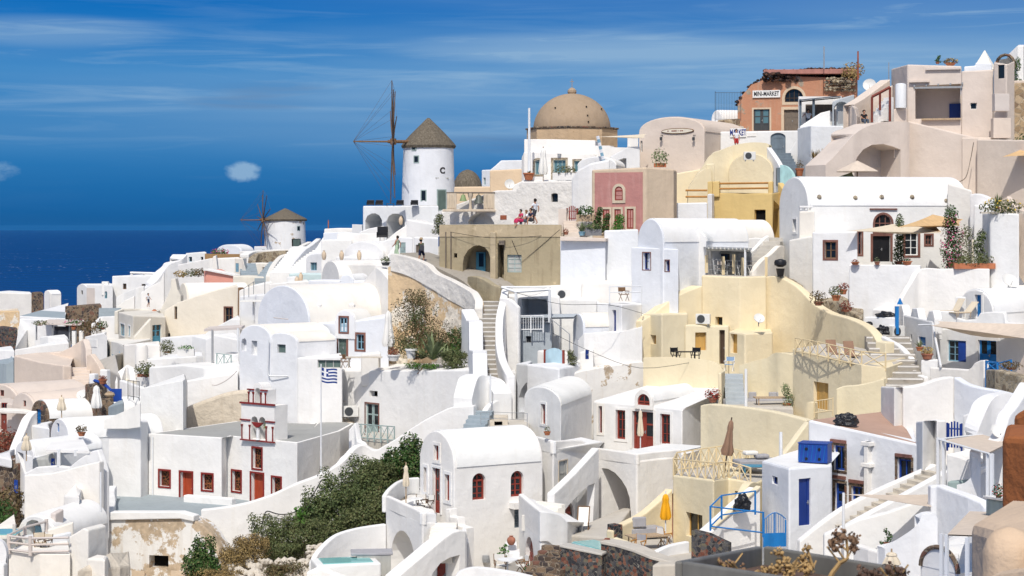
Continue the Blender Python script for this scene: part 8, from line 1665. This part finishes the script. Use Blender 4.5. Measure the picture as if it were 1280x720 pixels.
def bag(label,px,py,d,r,s=(1.3,1,.8)):
 m_=bmesh.new();bmesh.ops.create_icosphere(m_,subdivisions=4,radius=r);q=MB();o3=V3((px,py,0))
 q.add([V3((v.co.x*s[0],v.co.y*s[1],max(v.co.z*s[2],-r*.35*s[2])))*(1+.45*pnoise(v.co*(2.2/r)+o3)) for v in m_.verts],[tuple(v.index for v in f.verts) for f in m_.faces]);m_.free();return solo('rubbish_bag',label,'rubbish bag',q,'bag',P(px,py,d),sm=True)
bag('heap of black rubbish bags on the brick coloured roof',1057,527,92.4,.46,(1.2,.9,.9));bag('black rubbish bag behind the blue handrail',928,632,87,.42,(.9,.8,1.2));bag('black sack lying on the white path wall',1107,394,117.6,.36,(1.6,.9,.6));bag('black sack hanging over the path wall edge',1103,415,116.6,.38,(1.2,.8,1.0));bag('small black sack at the left of the path wall',1086,405,117.4,.18)
# ---------------------------------------------------------------- pots and plants
def pot(label,px,py,d,r=.22,h=.32,leaf='leaf_green',lr=.4,lh=.45,n=160,size=.13,potm='terracotta_pot',flower=None,kind='bush',name='potted_plant',box=None):
 a=P(px,py,d);o=empty(name,a,label,'potted plant' if potm else 'bush');q=MB();k_=.8 if potm and not box else 1;r,h,lr,lh,size=r*k_,h*k_,lr*k_,lh*k_,size*k_
 if potm:
  if box:q.box((0,0,h/2),(box,.35,h))
  else:q.lathe([(r*.7,0),(r,h*.8),(r*1.12,h*.82),(r*1.12,h),(r*.9,h*.97)],seg=14)
  q.bld('trough' if box else 'pot',potm,o)
 q=MB();rnd=random.Random(int(px*7+py))
 if kind=='tall':n,size=n*3,size*.8
 if kind=='spike':q.spikes((0,0,h*.8),n//4,lh*1.7,.035,.9,rnd=rnd)
 elif kind=='tall':
  for i in range(5):q.leaves((rnd.uniform(-.15,.15),rnd.uniform(-.1,.1),h+lh*.4*i),(lr*(1-.1*i),lr*.8,lh*.4),n//5,size,rnd=rnd)
 else:q.leaves((0,0,h+lh*.55),(max(lr,(box or 0)*.55),lr,lh),n,size,rnd=rnd)
 q.bld('leaves',leaf,o,recalc=False)
 if flower:q=MB();q.leaves((0,0,h+lh*.7),(max(lr,(box or 0)*.5),lr,lh),n//5,size*.8,hollow=.85,rnd=rnd);q.bld('flowers',flower,o,recalc=False)['kind']='stuff'
 return o
PL=[('tall olive green pot bush on the pink house roof',825,209,142,.35,.3,'leaf_pale',.7,.75,220,.16,'terracotta_pot',None,'bush',.9),('planter box with green shrub left of the pink house',731.5,277,137.6,.3,.5,'leaf_green',.75,.45,240,.16,'wood_pale',None,'bush',1.3),('tall dark creeper against the pink house left edge',748,293,137.2,.2,.3,'leaf_green',.55,1.1,380,.17,'black',None,'tall',None),('creeper on the pink house between the red windows',757,293,136.6,.2,.3,'leaf_green',.5,.8,240,.17,'black',None,'tall',None),('leafy creeper at the middle red window of the pink house',774,291,136.4,.2,.2,'leaf_bright',.75,.75,300,.17,'black',None,'tall',None),('spiky grey green plant in the blue pot ledge',727.5,294.5,134.4,.3,.35,'leaf_pale',.5,.6,200,.1,'blue_grey',None,'spike',None),('dark leafy pot row beside the blue crates',742,294.5,133.8,.3,.45,'leaf_dark',.5,.3,160,.14,'cushion_dark',None,'bush',1.1),('small red potted plant on the sand coloured ledge',707.5,293.5,134.8,.22,.28,'leaf_red',.25,.2,60,.1,'clay',None,'bush',None),('long terracotta agave tub on the church terrace',661,225,160,.55,.75,'leaf_green',.3,.3,60,.1,'terracotta_pot',None,'spike',None),('white flower box with a shrub below the tan dome',705,225,158.6,.3,.6,'leaf_olive',.5,.4,200,.17,'white',None,'bush',1.9),('left straw grass pot on the rose wall ledge',1018,204.5,150.5,.3,.4,'leaf_straw',.4,.7,200,.1,'terracotta_pot',None,'spike',None),('right straw grass pot on the rose wall ledge',1028,204.5,150.3,.3,.4,'leaf_straw',.45,.8,220,.1,'terracotta_pot',None,'spike',None),('large terracotta jar with a dry plant by the grey steps',999.5,220,149.5,.38,.75,'leaf_dry',.4,.6,120,.12,'terracotta_pot',None,'bush',None),('bowl of red cactus on the white terrace corner',1069,331,123.6,.32,.22,'leaf_red',.3,.15,70,.1,'terracotta_pot',None,'bush',None),('small green cactus pot on the terrace wall',1096.5,331,123.3,.22,.25,'leaf_pale',.2,.25,60,.09,'clay',None,'bush',None),('pot of magenta flowers on the terrace wall',1134,331,122.9,.38,.3,'leaf_green',.35,.15,80,.1,'terracotta_pot','petal_pink','bush',None),('tall dark creeper beside the brown doorway',1123,331,128,.3,.3,'leaf_dark',.6,2.0,500,.2,'clay',None,'tall',None),('tall oleander with pink flowers at the terrace end',1190,334,124.6,.35,.4,'leaf_green',1.0,2.4,700,.2,'clay','petal_pink','tall',None),('loose twiggy bush right of the oleander',1206,334,123.6,.3,.3,'leaf_olive',.9,1.6,260,.16,'clay',None,'tall',None),('dark shrub in the corner of the terrace by the pillar',1224,334,122.4,.3,.3,'leaf_dark',.7,1.4,420,.17,'clay',None,'tall',None),('long trough of succulents at the terrace end',1218,336,121.4,.3,.35,'leaf_olive',.5,.4,260,.13,'terracotta_pot',None,'bush',2.6),('trough of small plants left of the succulents',1207,336,121.5,.3,.3,'leaf_olive',.4,.35,120,.12,'terracotta_pot',None,'bush',.9),('flower bed on top of the white pillar',1252,267,121.4,.3,.12,'leaf_olive',.7,.55,520,.15,'rock_pale','petal_yellow','bush',2.7),('grey grass tuft on the white pillar',1247,262,122.2,.2,.2,'leaf_pale',.4,.7,220,.1,'clay',None,'spike',None),('large dry brown potted shrub by the rubble slope',1023,382,121.4,.35,.3,'leaf_dry',.8,.6,300,.14,'clay',None,'bush',None),('green potted shrub in a bright terracotta pot',1045,376,122,.35,.45,'leaf_olive',.6,.5,240,.14,'terracotta_pot',None,'bush',None),('reddish plant in the upper terracotta pot',1054,368,122.6,.3,.4,'leaf_red',.5,.4,160,.13,'terracotta_pot',None,'bush',None),('low dry red bush at the right of the pots',1058,390,120.6,.25,.2,'leaf_red',.6,.5,220,.13,'clay',None,'bush',None),('green pot on the battlement wall pedestal',1149.5,438.5,108.6,.25,.28,'leaf_pale',.3,.35,100,.1,'terracotta_pot',None,'spike',None),('yellow succulent pot on the white pedestal',1159,449,107.6,.4,.4,'leaf_straw',.5,.3,180,.12,'clay','petal_yellow','bush',None),('low brown bush on the rubble wall end',1264,462,97,.3,.1,'leaf_dry',.8,.3,260,.12,'clay',None,'bush',None),('orange flowering bush by the rusty near wall',1248,622,63.5,.12,.1,'leaf_green',.28,.3,180,.08,'clay','petal_red','bush',None),('green cactus under the shaded beige awning',1108,682,73,.15,.15,'leaf_green',.2,.35,90,.1,'clay',None,'tall',None),('dry reddish bush on the white roof edge by the yellow wall',891,503,113,.3,.3,'leaf_red',.65,.5,260,.13,'clay','petal_red','bush',None),('variegated bush in front of the long grey sofa',984,509,112.4,.3,.3,'leaf_pale',.55,.75,260,.13,'terracotta_pot',None,'tall',None),('small cactus pot on the parapet by the grey shutter',684,544,103.6,.22,.25,'leaf_olive',.22,.3,80,.09,'terracotta_pot',None,'bush',None),('green pot plant on the white patio step',629.5,700,93,.2,.2,'leaf_bright',.3,.4,90,.13,'clay',None,'tall',None),('red geranium pot at the stone steps',662,717,89.6,.2,.2,'leaf_green',.38,.28,120,.12,'clay','petal_red','bush',None),('green plant by the pale blue gate',715.5,457,121.6,.2,.2,'leaf_olive',.5,.55,240,.13,'black',None,'tall',None),('dark cone shaped plant by the walking path',482,332,141.5,.4,.3,'leaf_dark',.5,.35,160,.14,'grey_dark',None,'bush',None),('hanging bush over the olive house left corner',550,292,137,.2,.2,'leaf_olive',.7,.8,360,.15,'wood_grey',None,'tall',None),('round green bush in the white raised bed',209,441,149,.3,.1,'leaf_olive',.75,.8,420,.16,'clay',None,'bush',None),('shrub in a white flower box on the low white roof',232.5,445,148.6,.3,.55,'leaf_bright',.5,.2,120,.13,'white',None,'bush',1.3),('green bush in the white bed by the pale yellow steps',180.5,471,142,.3,.2,'leaf_olive',.8,.65,360,.15,'clay',None,'bush',1.0),('red potted plant beside the blue handrail',128.5,480,129.4,.35,.4,'leaf_red',.35,.25,120,.12,'terracotta_pot',None,'bush',None),('brown potted shrub on the small vault terrace',102,545,118.6,.3,.3,'leaf_dry',.5,.4,200,.13,'terracotta_pot',None,'bush',None),('pink bougainvillea on the ridge terrace',275,320,262,.4,.2,'leaf_olive',1.7,.7,300,.3,'clay','petal_pink','bush',None),('dark bougainvillea over the vine pergola',93,410,199,.4,.2,'leaf_green',1.5,.6,420,.2,'clay','petal_pink','bush',None),('bare vine tangle on the pergola left end',50,407,197.5,.3,.1,'leaf_olive',1.2,.4,140,.2,'clay',None,'bush',None),('olive scrub on the ridge slope, left tuft',226,346,236,.3,.1,'leaf_straw',1.0,.5,200,.2,None,None,'bush',None),('olive scrub on the ridge slope, middle tuft',240,345,235,.3,.1,'leaf_olive',1.2,.55,240,.2,None,None,'bush',None),('dry scrub on the ridge slope by the salmon wall',250,345,234,.3,.1,'leaf_dry',1.0,.6,240,.2,None,None,'bush',None),('dark bushes at the left edge below the stone house',10,645,112,.3,.1,'leaf_dry',1.3,1.1,700,.2,None,None,'bush',None),('green bush at the left edge by the glass panel',2,655,110,.3,.1,'leaf_green',.9,.9,400,.2,None,None,'bush',None),('reddish shrubs at the left edge above the white wall',4,568,127,.3,.1,'leaf_red',1.2,1.2,500,.2,None,None,'bush',None),('dry weeds at the shop right end',1066,96,172,.3,.1,'leaf_straw',1.2,.8,300,.22,None,None,'bush',None),('small palm like plant on the rose house roof',1172,80,150,.2,.2,'leaf_green',.3,.35,90,.13,'clay',None,'tall',None),('brown flower bowl on the rose house roof',1188,82,149,.5,.25,'leaf_dry',.8,.3,240,.15,'terracotta_pot','petal_yellow','bush',None),('climbing plant on the white pillar at the right edge',1270,105,155,.2,.2,'leaf_green',.5,1.3,320,.15,'clay',None,'tall',None),('small green shrub by the white stairs at the far left',128,412,187,.3,.2,'leaf_green',.7,.6,160,.2,'clay',None,'bush',None),('ochre bush beside the blue picket gate at the far left',112,416,183,.3,.2,'leaf_dry',1.3,.9,320,.2,None,None,'bush',None),('terracotta pot on the white post near the vine pergola',92,412,186,.25,.3,'leaf_red',.3,.25,60,.12,'terracotta_pot',None,'bush',None),('dark bush on the rubble wall at the right edge',1279,190,141,.3,.1,'leaf_dark',1.0,.8,360,.18,None,None,'bush',None)]
for (l,px,py,d,r,h_,lf,lr,lh,n_,sz,pm,fl,kd,bx) in PL:pot(l,px,py,d,r,h_,lf,lr,lh,n_,sz,pm,fl,kd,box=bx,name='potted_plant' if pm else 'bush')
def jar(label,px,py,d,r=.3,h=.75,mat='clay'):
 q=MB();q.lathe([(r*.55,0),(r*.9,h*.25),(r,h*.5),(r*.85,h*.75),(r*.4,h*.9),(r*.5,h),(r*.35,h*.98)],seg=18);return solo('jar',label,'jar',q,mat,P(px,py,d),sm=True)
jar('round terracotta jar on the three block steps',639,681,96.9,.22,.46);jar('squat clay jar on the dark stone wall corner',759,683,88.6,.27,.38);jar('brown jar by the bright blue gate',137,497,126.6,.35,.4,'wood_pale');jar('red clay jar on the cream roof terrace',193,393,188,.3,.5,'terracotta_pot')
for i,(x,y,d,l) in enumerate(((371,354,168,'left clay figurine jar on the white chimney block'),(376,352,168,'middle tall figurine jar on the white chimney block'),(405,325,160,'clay chimney pot pair at the left of the shallow dome'),(427,325,160,'cream chimney pot left of the shallow dome front'),(449,325,159,'tall cream urn on the terrace edge below the shallow dome'),(501,281,175,'tall clay urn on the arcade wall right of the arch'))):jar(l,x,y,d,.2,.8 if i else.6,'sand')
# ---------------------------------------------------------------- shrubs on the slope and by the old wall
def shrub(label,px,py,d,blobs,leaf,n,size,stems=5,name='shrub',sm='wood_brown'):
 a=P(px,py,d);o=empty(name,a,label,'shrub');rnd=random.Random(int(px*3+py));q=MB()
 n,size=int(n*3),size*.7
 for (bx,by,bd,rx,rz) in blobs:
  c=P(bx,by,bd)-a;q.leaves(c,(rx,rx*.8,rz),n,size,hollow=.15,rnd=rnd)
  for _ in range(max(2,n//160)):
   dv=V3((rnd.uniform(-.9,.9)*rx,rnd.uniform(-.6,.6)*rx,rnd.uniform(.2,.95)*rz));q.leaves(c+dv*.9,(rx*.28,rx*.28,rz*.34),n//22,size,rnd=rnd)
 l2='leaf_dark' if leaf=='leaf_olive' else 'leaf_dry' if leaf=='leaf_straw' else 'leaf_olive';q.mi=[0 if rnd.random()<.72 else 1 for _ in q.f]
 q.bld('foliage',[leaf,l2],o,recalc=False);q=MB()
 for i in range(stems):b_=rnd.choice(blobs);c=P(*b_[:3])-a;q.tube([(rnd.uniform(-.2,.2),.1,-.4),c*.5+V3((rnd.uniform(-.3,.3),0,.1)),c+V3((rnd.uniform(-.4,.4),0,b_[4]*.5))],[.05,.03,.012],5)
 q.bld('stems',sm,o);return o
shrub('dense dark green shrub at the middle of the slope below the ramp wall',430,660,106,[(410,640,106,1.5,1.3),(432,620,107,1.6,1.4),(455,600,108,1.5,1.4),(450,640,106,1.6,1.4),(470,625,106.5,1.4,1.3)],'leaf_dark',900,.17)
shrub('olive green shrub mass nearest the red-window house terrace',470,655,104,[(455,655,104,1.3,1.0),(476,640,104.5,1.1,1.3),(474,600,107,1.1,1.1),(440,668,104,1.2,.7)],'leaf_olive',800,.15)
shrub('tall upright green shrub with pale leaves beside the gable',505,600,107,[(512,572,107,.75,1.5),(497,585,107.5,.8,1.1),(520,590,106.6,.7,1.1),(485,592,108,.9,.9)],'leaf_green',520,.2)
shrub('bright green fig like bush at the upper left of the slope shrubs',392,650,107.6,[(390,648,107.4,1.0,.8),(402,640,107.6,.8,.7),(380,655,107.2,.8,.7)],'leaf_bright',520,.22)
shrub('grey green shrub at the lower slope above the rocks',360,690,103,[(340,668,104,1.3,1.1),(365,675,103.6,1.4,1.2),(395,678,103.4,1.3,1.0),(420,668,103.6,1.2,.9),(350,690,102.8,1.2,.7)],'leaf_olive',850,.14)
shrub('straw coloured dry bush at the lower left of the slope',303,706,101,[(303,695,101,1.1,.9),(316,688,101.4,1.0,.9),(290,702,100.6,.8,.6)],'leaf_straw',900,.11)
shrub('brown dry bush at the bottom of the rocky slope',362,715,100,[(360,712,100,1.1,.5),(345,716,99.6,.7,.4)],'leaf_dry',600,.11)
shrub('leafy green bush in front of the peeling terrace wall',252,722,97.6,[(252,698,97.6,.75,1.1),(243,710,97.4,.7,.8),(262,712,97.4,.6,.7)],'leaf_green',520,.17)
shrub('dry yellowish weeds under the leafy green bush',262,722,97,[(262,718,97,1.2,.35),(285,720,97,.8,.3)],'leaf_straw',420,.1)
shrub('big dry brown climber over the old orange wall',527,440,126.6,[(515,400,128,1.5,2.2),(508,425,127.4,1.4,1.3),(530,395,128.4,1.2,1.8),(540,420,127.4,1.5,1.2),(556,430,127,1.2,.9),(520,378,130,1.0,.9)],'leaf_dry',300,.15,12);shrub('green growth woven through the dry climber on the old wall',520,442,126.4,[(508,432,126.8,1.0,.9),(535,425,127,1.0,1.0),(520,400,127.6,.8,.8),(555,438,126.4,.9,.6)],'leaf_olive',260,.14)
shrub('green shrub patch in the old wall climber',572,440,126.4,[(573,428,126.6,.7,1.1),(566,440,126.4,.7,.6)],'leaf_green',300,.16)
shrub('round olive bush at the end of the patio planting bed',568,458,123.4,[(568,452,123.4,.85,.75)],'leaf_olive',520,.15)
shrub('low green ground plants along the patio bed edge',525,460,125,[(518,457,125,.7,.25),(538,458,124.4,.6,.22)],'leaf_bright',160,.13,2)
o_=pot('small dark purple bush beside the draped parasol',492,451,126,.5,.5,'leaf_red',.55,.4,180,.13,'white');o_=pot('white pot with green plant by the old wall',514,448,126,.45,.8,'leaf_olive',.5,.3,140,.13,'white')
a=P(541,450,125);o_=empty('agave',a,'large variegated agave at the foot of the old orange wall','agave');q=MB();rnd=random.Random(3);q.spikes((0,0,0),34,1.9,.13,1.25,rnd=rnd);q.spikes((.9,.2,-.1),22,1.1,.09,1.2,rnd=rnd);q.bld('leaves','leaf_pale',o_,recalc=False)
a=P(527,449,125.6);o_=empty('agave',a,'smaller olive agave left of the large one','agave');q=MB();q.spikes((0,0,0),26,1.0,.09,1.2,rnd=rnd);q.bld('leaves','leaf_olive',o_,recalc=False)
rnd=random.Random(11);q=MB()
for i in range(420):
 x=rnd.uniform(285,440);yb=rnd.uniform(700,735) if x<385 else rnd.uniform(680,735);s=rnd.uniform(.08,.3);m_=bmesh.new();bmesh.ops.create_icosphere(m_,subdivisions=1,radius=s);p=P(x,yb,101.5-(yb-690)*.06);q.add([p+V3((v.co.x,v.co.y,v.co.z*.7))*(1+.5*pnoise(v.co*5+p)) for v in m_.verts],[tuple(v.index for v in f.verts) for f in m_.faces]);m_.free()
o_=q.bld('rocks','rock_pale',None,P(350,720,100));tag(o_,'loose pale rocks on the bare slope','rocks',kind='stuff')
stp('rock_bank','rocky pale slope under the shrubs','bank',[(270,712,760,101),(300,702,760,102.4),(340,690,760,103.6),(390,678,760,104.6),(430,660,740,105.6),(470,640,720,106.4),(510,610,700,108)],1.5,'rock_pale',dn=1,bev=.1)
stp('wall','white curved wall sweeping round the whirlpool tub','wall',[(392,704,740,97.6),(398,692,740,98),(408,680,740,98.6),(420,670,740,99.2),(434,664,740,99.8),(455,659,740,100.4),(483,655,740,101)],.3,dn=1)
q=MB();a=P(432,722,95.2);q.box((0,0,.3),(3.2,2.2,1.1),.25);o_=solo('whirlpool_tub','white square whirlpool tub with turquoise water','tub',q,'white',a,bev=.08);q=MB();q.box((0,0,.87),(2.5,1.6,.04),.25);q.bld('water','pool_water',o_)
q=MB();a=P(467,708,96.4);q.box((0,0,.1),(1.7,1.2,1.1),.1);o_=solo('cupboard','small outdoor cupboard with a grey cushion top','cupboard',q,'grey_shutter',a,bev=.02);q=MB();q.box((-.1,0,.72),(2.1,1.3,.14),.1);q.bld('cushion','cushion',o_,bev=.04)
stp('wall','white foot wall in front of the whirlpool tub','wall',[(383,716,750,93.6),(396,709,750,93.6),(428,722,750,93)],.5,sm=0,dn=1)
# ---------------------------------------------------------------- people
def person(label,px,py,d,pose,face=0,h=1.72,top='shirt_white',low='shorts_dark',hair='hair',dress=False,sleeves=True,long=False,hat=None):
 a=P(px,py,d);r=empty('person',a,label,'person');r.rotation_euler=(0,0,face);r.scale=(h/1.72,)*3
 J=dict(pel=(0,0,.93),ch=(0,.01,1.22),nk=(0,.02,1.46),hd=(0,.0,1.60),top=(0,0,1.70))
 for s,k in ((-1,'l'),(1,'r')):
  J.update({'hip'+k:(.1*s,0,.9),'kn'+k:(.1*s,-.02,.5),'an'+k:(.1*s,.02,.09),'to'+k:(.11*s,-.15,.03),'sh'+k:(.19*s,.02,1.41),'el'+k:(.25*s,.04,1.14),'wr'+k:(.25*s,-.06,.9),'ha'+k:(.25*s,-.1,.80)})
 J.update(pose);names=list(J);idx={n:i for i,n in enumerate(names)}
 E_=[('pel','ch'),('ch','nk'),('nk','hd'),('hd','top')]
 for k in 'lr':E_+=[('pel','hip'+k),('hip'+k,'kn'+k),('kn'+k,'an'+k),('an'+k,'to'+k),('ch','sh'+k),('sh'+k,'el'+k),('el'+k,'wr'+k),('wr'+k,'ha'+k)]
 me=bpy.data.meshes.new('body');me.from_pydata([V3(J[n]) for n in names],[(idx[p],idx[q_]) for p,q_ in E_],[]);o=bpy.data.objects.new('body',me);C.objects.link(o)
 sk=o.modifiers.new('skin','SKIN');rad=dict(pel=.15,ch=.155,nk=.06,hd=.095,top=.06)
 rk=dict(hip=.10,kn=.065,an=.045,to=.04,sh=.07,el=.045,wr=.033,ha=.035)
 for n,i in idx.items():
  q_=rad.get(n) or rk[n[:-1]];me.skin_vertices[0].data[i].radius=(q_,q_*(.75 if n in ('pel','ch') else 1));me.skin_vertices[0].data[i].use_root=n=='pel'
 o.modifiers.new('sub','SUBSURF').levels=1
 dg=bpy.context.evaluated_depsgraph_get();m2=bpy.data.meshes.new_from_object(o.evaluated_get(dg));bpy.data.objects.remove(o)
 m2 .materials.clear();m2 .materials.append(M('skin'));b=bpy.data.objects.new('body',m2);C.objects.link(b);b.parent=r
 for p in m2 .polygons:p.use_smooth=True
 seg=[(V3(J[p]),V3(J[q_]),p+'|'+q_) for p,q_ in E_]
 def near(c):
  best=None
  for p,q_,n in seg:
   t=max(0,min(1,(c-p).dot(q_-p)/max(1e-9,(q_-p).length_squared)));dd=(c-p.lerp(q_,t)).length
   if best is None or dd<best[0]:best=(dd,n,t)
  return best[1],best[2]
 def cloth(name,mat,test,puff):
  q=MB();mp={}
  for f in m2 .polygons:
   n,t=near(f.center)
   if test(n,t,f.center):
    for vi in f.vertices:
     if vi not in mp:mp[vi]=len(q.v);q.v.append(m2 .vertices[vi].co+m2 .vertices[vi].normal*puff)
    q.f.append([mp[vi] for vi in f.vertices]);q.mi.append(0)
  if q.f:q.bld(name,mat,r,recalc=False,sm=True)
 cloth('top',top,lambda n,t,c:n in ('pel|ch','ch|nk') and not (n=='ch|nk' and t>.75) or n in ('ch|shl','ch|shr') or (sleeves and n[:2]=='sh' and t<.6),.018)
 cloth('dress' if dress else 'shorts',low,lambda n,t,c:n[:7]=='pel|hip' or (n[:3]=='hip' and (t<1 if dress or long else t<.8)) or ((dress or long) and n[:2]=='kn' and t<(.95 if long else.6)) or (n=='pel|ch' and t<.25),.028 if not dress else.05)
 q=MB();hd,tp=V3(J['hd']),V3(J['top']);m_=bmesh.new();bmesh.ops.create_icosphere(m_,subdivisions=2,radius=.125);q.add([v.co+hd+V3((0,.03,.05)) if v.co.y>-.05 or v.co.z>.06 else v.co*.6+hd+V3((0,.03,.05)) for v in m_.verts],[tuple(v.index for v in f.verts) for f in m_.faces]);m_.free();q.bld('hair',hair,r,sm=True)
 if hat:q=MB();q.lathe([(.22,.0),(.2,.02),(.12,.03),(.11,.13),(.03,.15)],hd+V3((0,0,.09)),14);q.bld('hat',hat,r)
 return r
walk=dict(knl=(-.1,-.2,.52),anl=(-.1,-.12,.12),tol=(-.1,-.28,.08),knr=(.1,.05,.5),anr=(.1,.28,.12),tor=(.1,.14,.03),ell=(-.25,.16,1.16),wrl=(-.26,.12,.92),hal=(-.26,.08,.83),elr=(.25,-.06,1.15),wrr=(.24,-.24,.98),har=(.24,-.3,.92))
def sit(z=.0):
 d_={k:(v[0],v[1],v[2]-.81+z) for k,v in dict(pel=(0,0,.93),ch=(0,-.03,1.22),nk=(0,-.06,1.46),hd=(0,-.1,1.59),top=(0,-.1,1.69)).items()}
 for s,k in ((-1,'l'),(1,'r')):d_.update({'hip'+k:(.1*s,-.04,.1+z),'kn'+k:(.13*s,-.45,.18+z),'an'+k:(.13*s,-.5,-.24+z),'to'+k:(.14*s,-.66,-.3+z),'sh'+k:(.19*s,-.03,.6+z),'el'+k:(.24*s,-.14,.34+z),'wr'+k:(.14*s,-.36,.26+z),'ha'+k:(.09*s,-.43,.26+z)})
 return d_
person('man in olive shirt and dark shorts walking the path with a backpack',526.5,329,135.6,walk,pi*.8,1.72,'shirt_green','shorts_navy',hat='hat_tan')
person('woman in pale green dress behind the rough path parapet',496.5,324,137.2,walk,-2.0,1.66,'dress_green','dress_green',dress=True,sleeves=False)
person('man in white shirt and dark shorts walking on the olive roof',668.5,280.4,134.9,walk,-2.2,1.78,'shirt_white','shorts_dark')
person('woman in a pink dress sitting on the olive roof edge',652,277.4,134.4,sit(),-1.1,1.64,'dress_pink','dress_pink',dress=True)
person('person with long brown hair sitting between the pink woman and the man',659,278,134.5,sit(),-1.4,1.62,'shirt_white','jeans','wood_brown',long=True)
person('man in navy shirt sitting on the olive roof by the walking man',664.5,276.8,134.6,sit(),-.9,1.72,'shirt_navy','shorts_dark')
person('man in black shirt and jeans sitting on the rose pier',1079.5,153,145.3,sit(),.3,1.75,'shirt_black','jeans',long=True)
person('person in white top and red shorts under the market sign',920.5,187.5,157.8,{},.2,1.70,'shirt_white','shorts_red','hair')
person('man in white shirt leaning on the cafe post',1010.5,163.5,157,dict(ell=(-.42,-.1,1.3),wrl=(-.6,-.2,1.12),hal=(-.66,-.2,1.08)),.3,1.75,'shirt_white','jeans','hair',long=True)
person('tiny person in striped top on the far left stairs',185.5,384,236,walk,1.2,1.7,'shirt_white','shorts_navy')
q=MB();q.box((0,0,0),(.3,.2,.45));o_=solo('backpack','dark backpack worn by the man in olive shirt','backpack',q,'shorts_dark',P(527.5,310,135.3),bev=.06)
def cable(label,pts,r=.022,mat='rose_grey',name='cable'):q=MB();v=[P(*k) for k in crom(pts,4)];q.tube(v,r,4);solo(name,label,'cable',q,mat,v[0])
cable('pale conduit running along the long white retaining wall',[(388,494,131),(405,497,130.6),(432,502,130.2)],.03)
cable('thin rope line sagging on the white wall left of the humped house',[(265,481,128.3),(272,481,128.2),(285,474,128),(296,464,127.9)],.03)
cable('overhead wire from the olive house to the pink house step',[(563,290,135),(610,297,134),(660,296,133.6),(704,292,134)],.016,'black')
cable('overhead wire above the red double door roof',[(690,416,119),(740,440,117),(800,460,118),(870,452,121)],.014,'black')
cable('long overhead wire above the white cluster left of the yellow houses',[(646,366,120),(700,380,121),(760,381,121),(804,392,125)],.014,'black')
cable('dark pipe on the pale gable of the big cream vault',[(342,397,135.2),(350,398,134.4),(360,399,133.4)],.035)
cable('white drainpipe down the small humped house wall',[(336,424,130.9),(335.5,440,130.9),(335,466,130.9),(340,470,130.8),(360,470,130.2)],.045,'metal_white','drainpipe')
cable('thin crack like conduit on the lower rose house wall',[(1217,178,142.1),(1213,200,142.1),(1207,222,142),(1196,228,142.6)],.03,'wood_grey')
# ---------------------------------------------------------------- cut the openings, lay the terrain
cutters=[]
for body,mb,L in JOBS:
 c=mb.bld('cutter',body.data.materials[0].name,None,L)
 md=body.modifiers.new('openings','BOOLEAN');md.operation='DIFFERENCE';md.object=c;md.solver='EXACT';md.use_self=True
 cutters.append((body,c))
bpy.context.view_layer.update()
dg=bpy.context.evaluated_depsgraph_get()
new=[(b,bpy.data.meshes.new_from_object(b.evaluated_get(dg))) for b,c in cutters]
for b,me in new:
 if len(me.polygons)>3:
  b.modifiers.clear();b.data=me
 else:b.modifiers.clear();print('boolean failed',b.name,b.parent.name if b.parent else '')
for b,c in cutters:bpy.data.objects.remove(c)
def terrain():
 pts=[(p.x,p.y,p.z) for p in GROUND if 70<p.y<320]
 pts+=[(-60,110,-26),(-60,95,-30),(-40,85,-26),(-75,150,-26),(-90,200,-24),(-110,260,-22),(-20,80,-20),(30,70,-16),(0,84,-19)]
 x0,x1,y0,y1,st=-150,130,64,330,3.0
 nx,ny=int((x1-x0)/st)+1,int((y1-y0)/st)+1;vs=[];fs=[]
 cell={}
 for p in pts:cell.setdefault((int(p[0]//8),int(p[1]//8)),[]).append(p)
 for j in range(ny):
  for i in range(nx):
   x,y=x0+i*st,y0+j*st;w=0;z=0;lo=1e9
   for r in (1,3,9):
    near=[p for a in range(int(x//8)-r,int(x//8)+r+1) for b in range(int(y//8)-r,int(y//8)+r+1) for p in cell.get((a,b),())]
    if len(near)>=4:break
   if not near:near=pts
   for p in near:
    d2=(p[0]-x)**2+(p[1]-y)**2+1.0;k=1/d2**1.6;w+=k;z+=k*p[2]
    if d2<26:lo=min(lo,p[2])
   z=z/w-1.2
   z=min(z,lo-.3)
   edge=max(0,-x-60-.15*(y-100)) if x<0 else 0
   z-=edge*.9+max(0,y-290)*1.2+max(0,76-y)*.5+max(0,-x-40)*(.6 if y>230 else.25)
   vs.append((x,y,z+.35*pnoise(V3((x*.2,y*.2,0)))))
 for j in range(ny-1):
  for i in range(nx-1):fs.append((j*nx+i,j*nx+i+1,(j+1)*nx+i+1,(j+1)*nx+i))
 mb=MB();mb.add(vs,fs)
 b=len(mb.v);ring=[i for i in range(nx)]+[j*nx+nx-1 for j in range(1,ny)]+[(ny-1)*nx+i for i in range(nx-2,-1,-1)]+[j*nx for j in range(ny-2,0,-1)]
 sk=[V3((mb.v[i].x*(1.25),mb.v[i].y+(60 if mb.v[i].y>300 else (-30 if mb.v[i].y<70 else 0)),-138)) for i in ring];mb.add(sk,[])
 n=len(ring);mb.f+=[[ring[k],b+k,b+(k+1)%n,ring[(k+1)%n]] for k in range(n)];mb.mi+=[0]*n
 o=mb.bld('terrain','rock_pale',sm=True);o['kind']='structure'
terrain()
mb=MB();mb.box((1.8,3.0,-2.42),(12,12,1.2));o=mb.bld('lookout_ground','screed');o['kind']='structure'
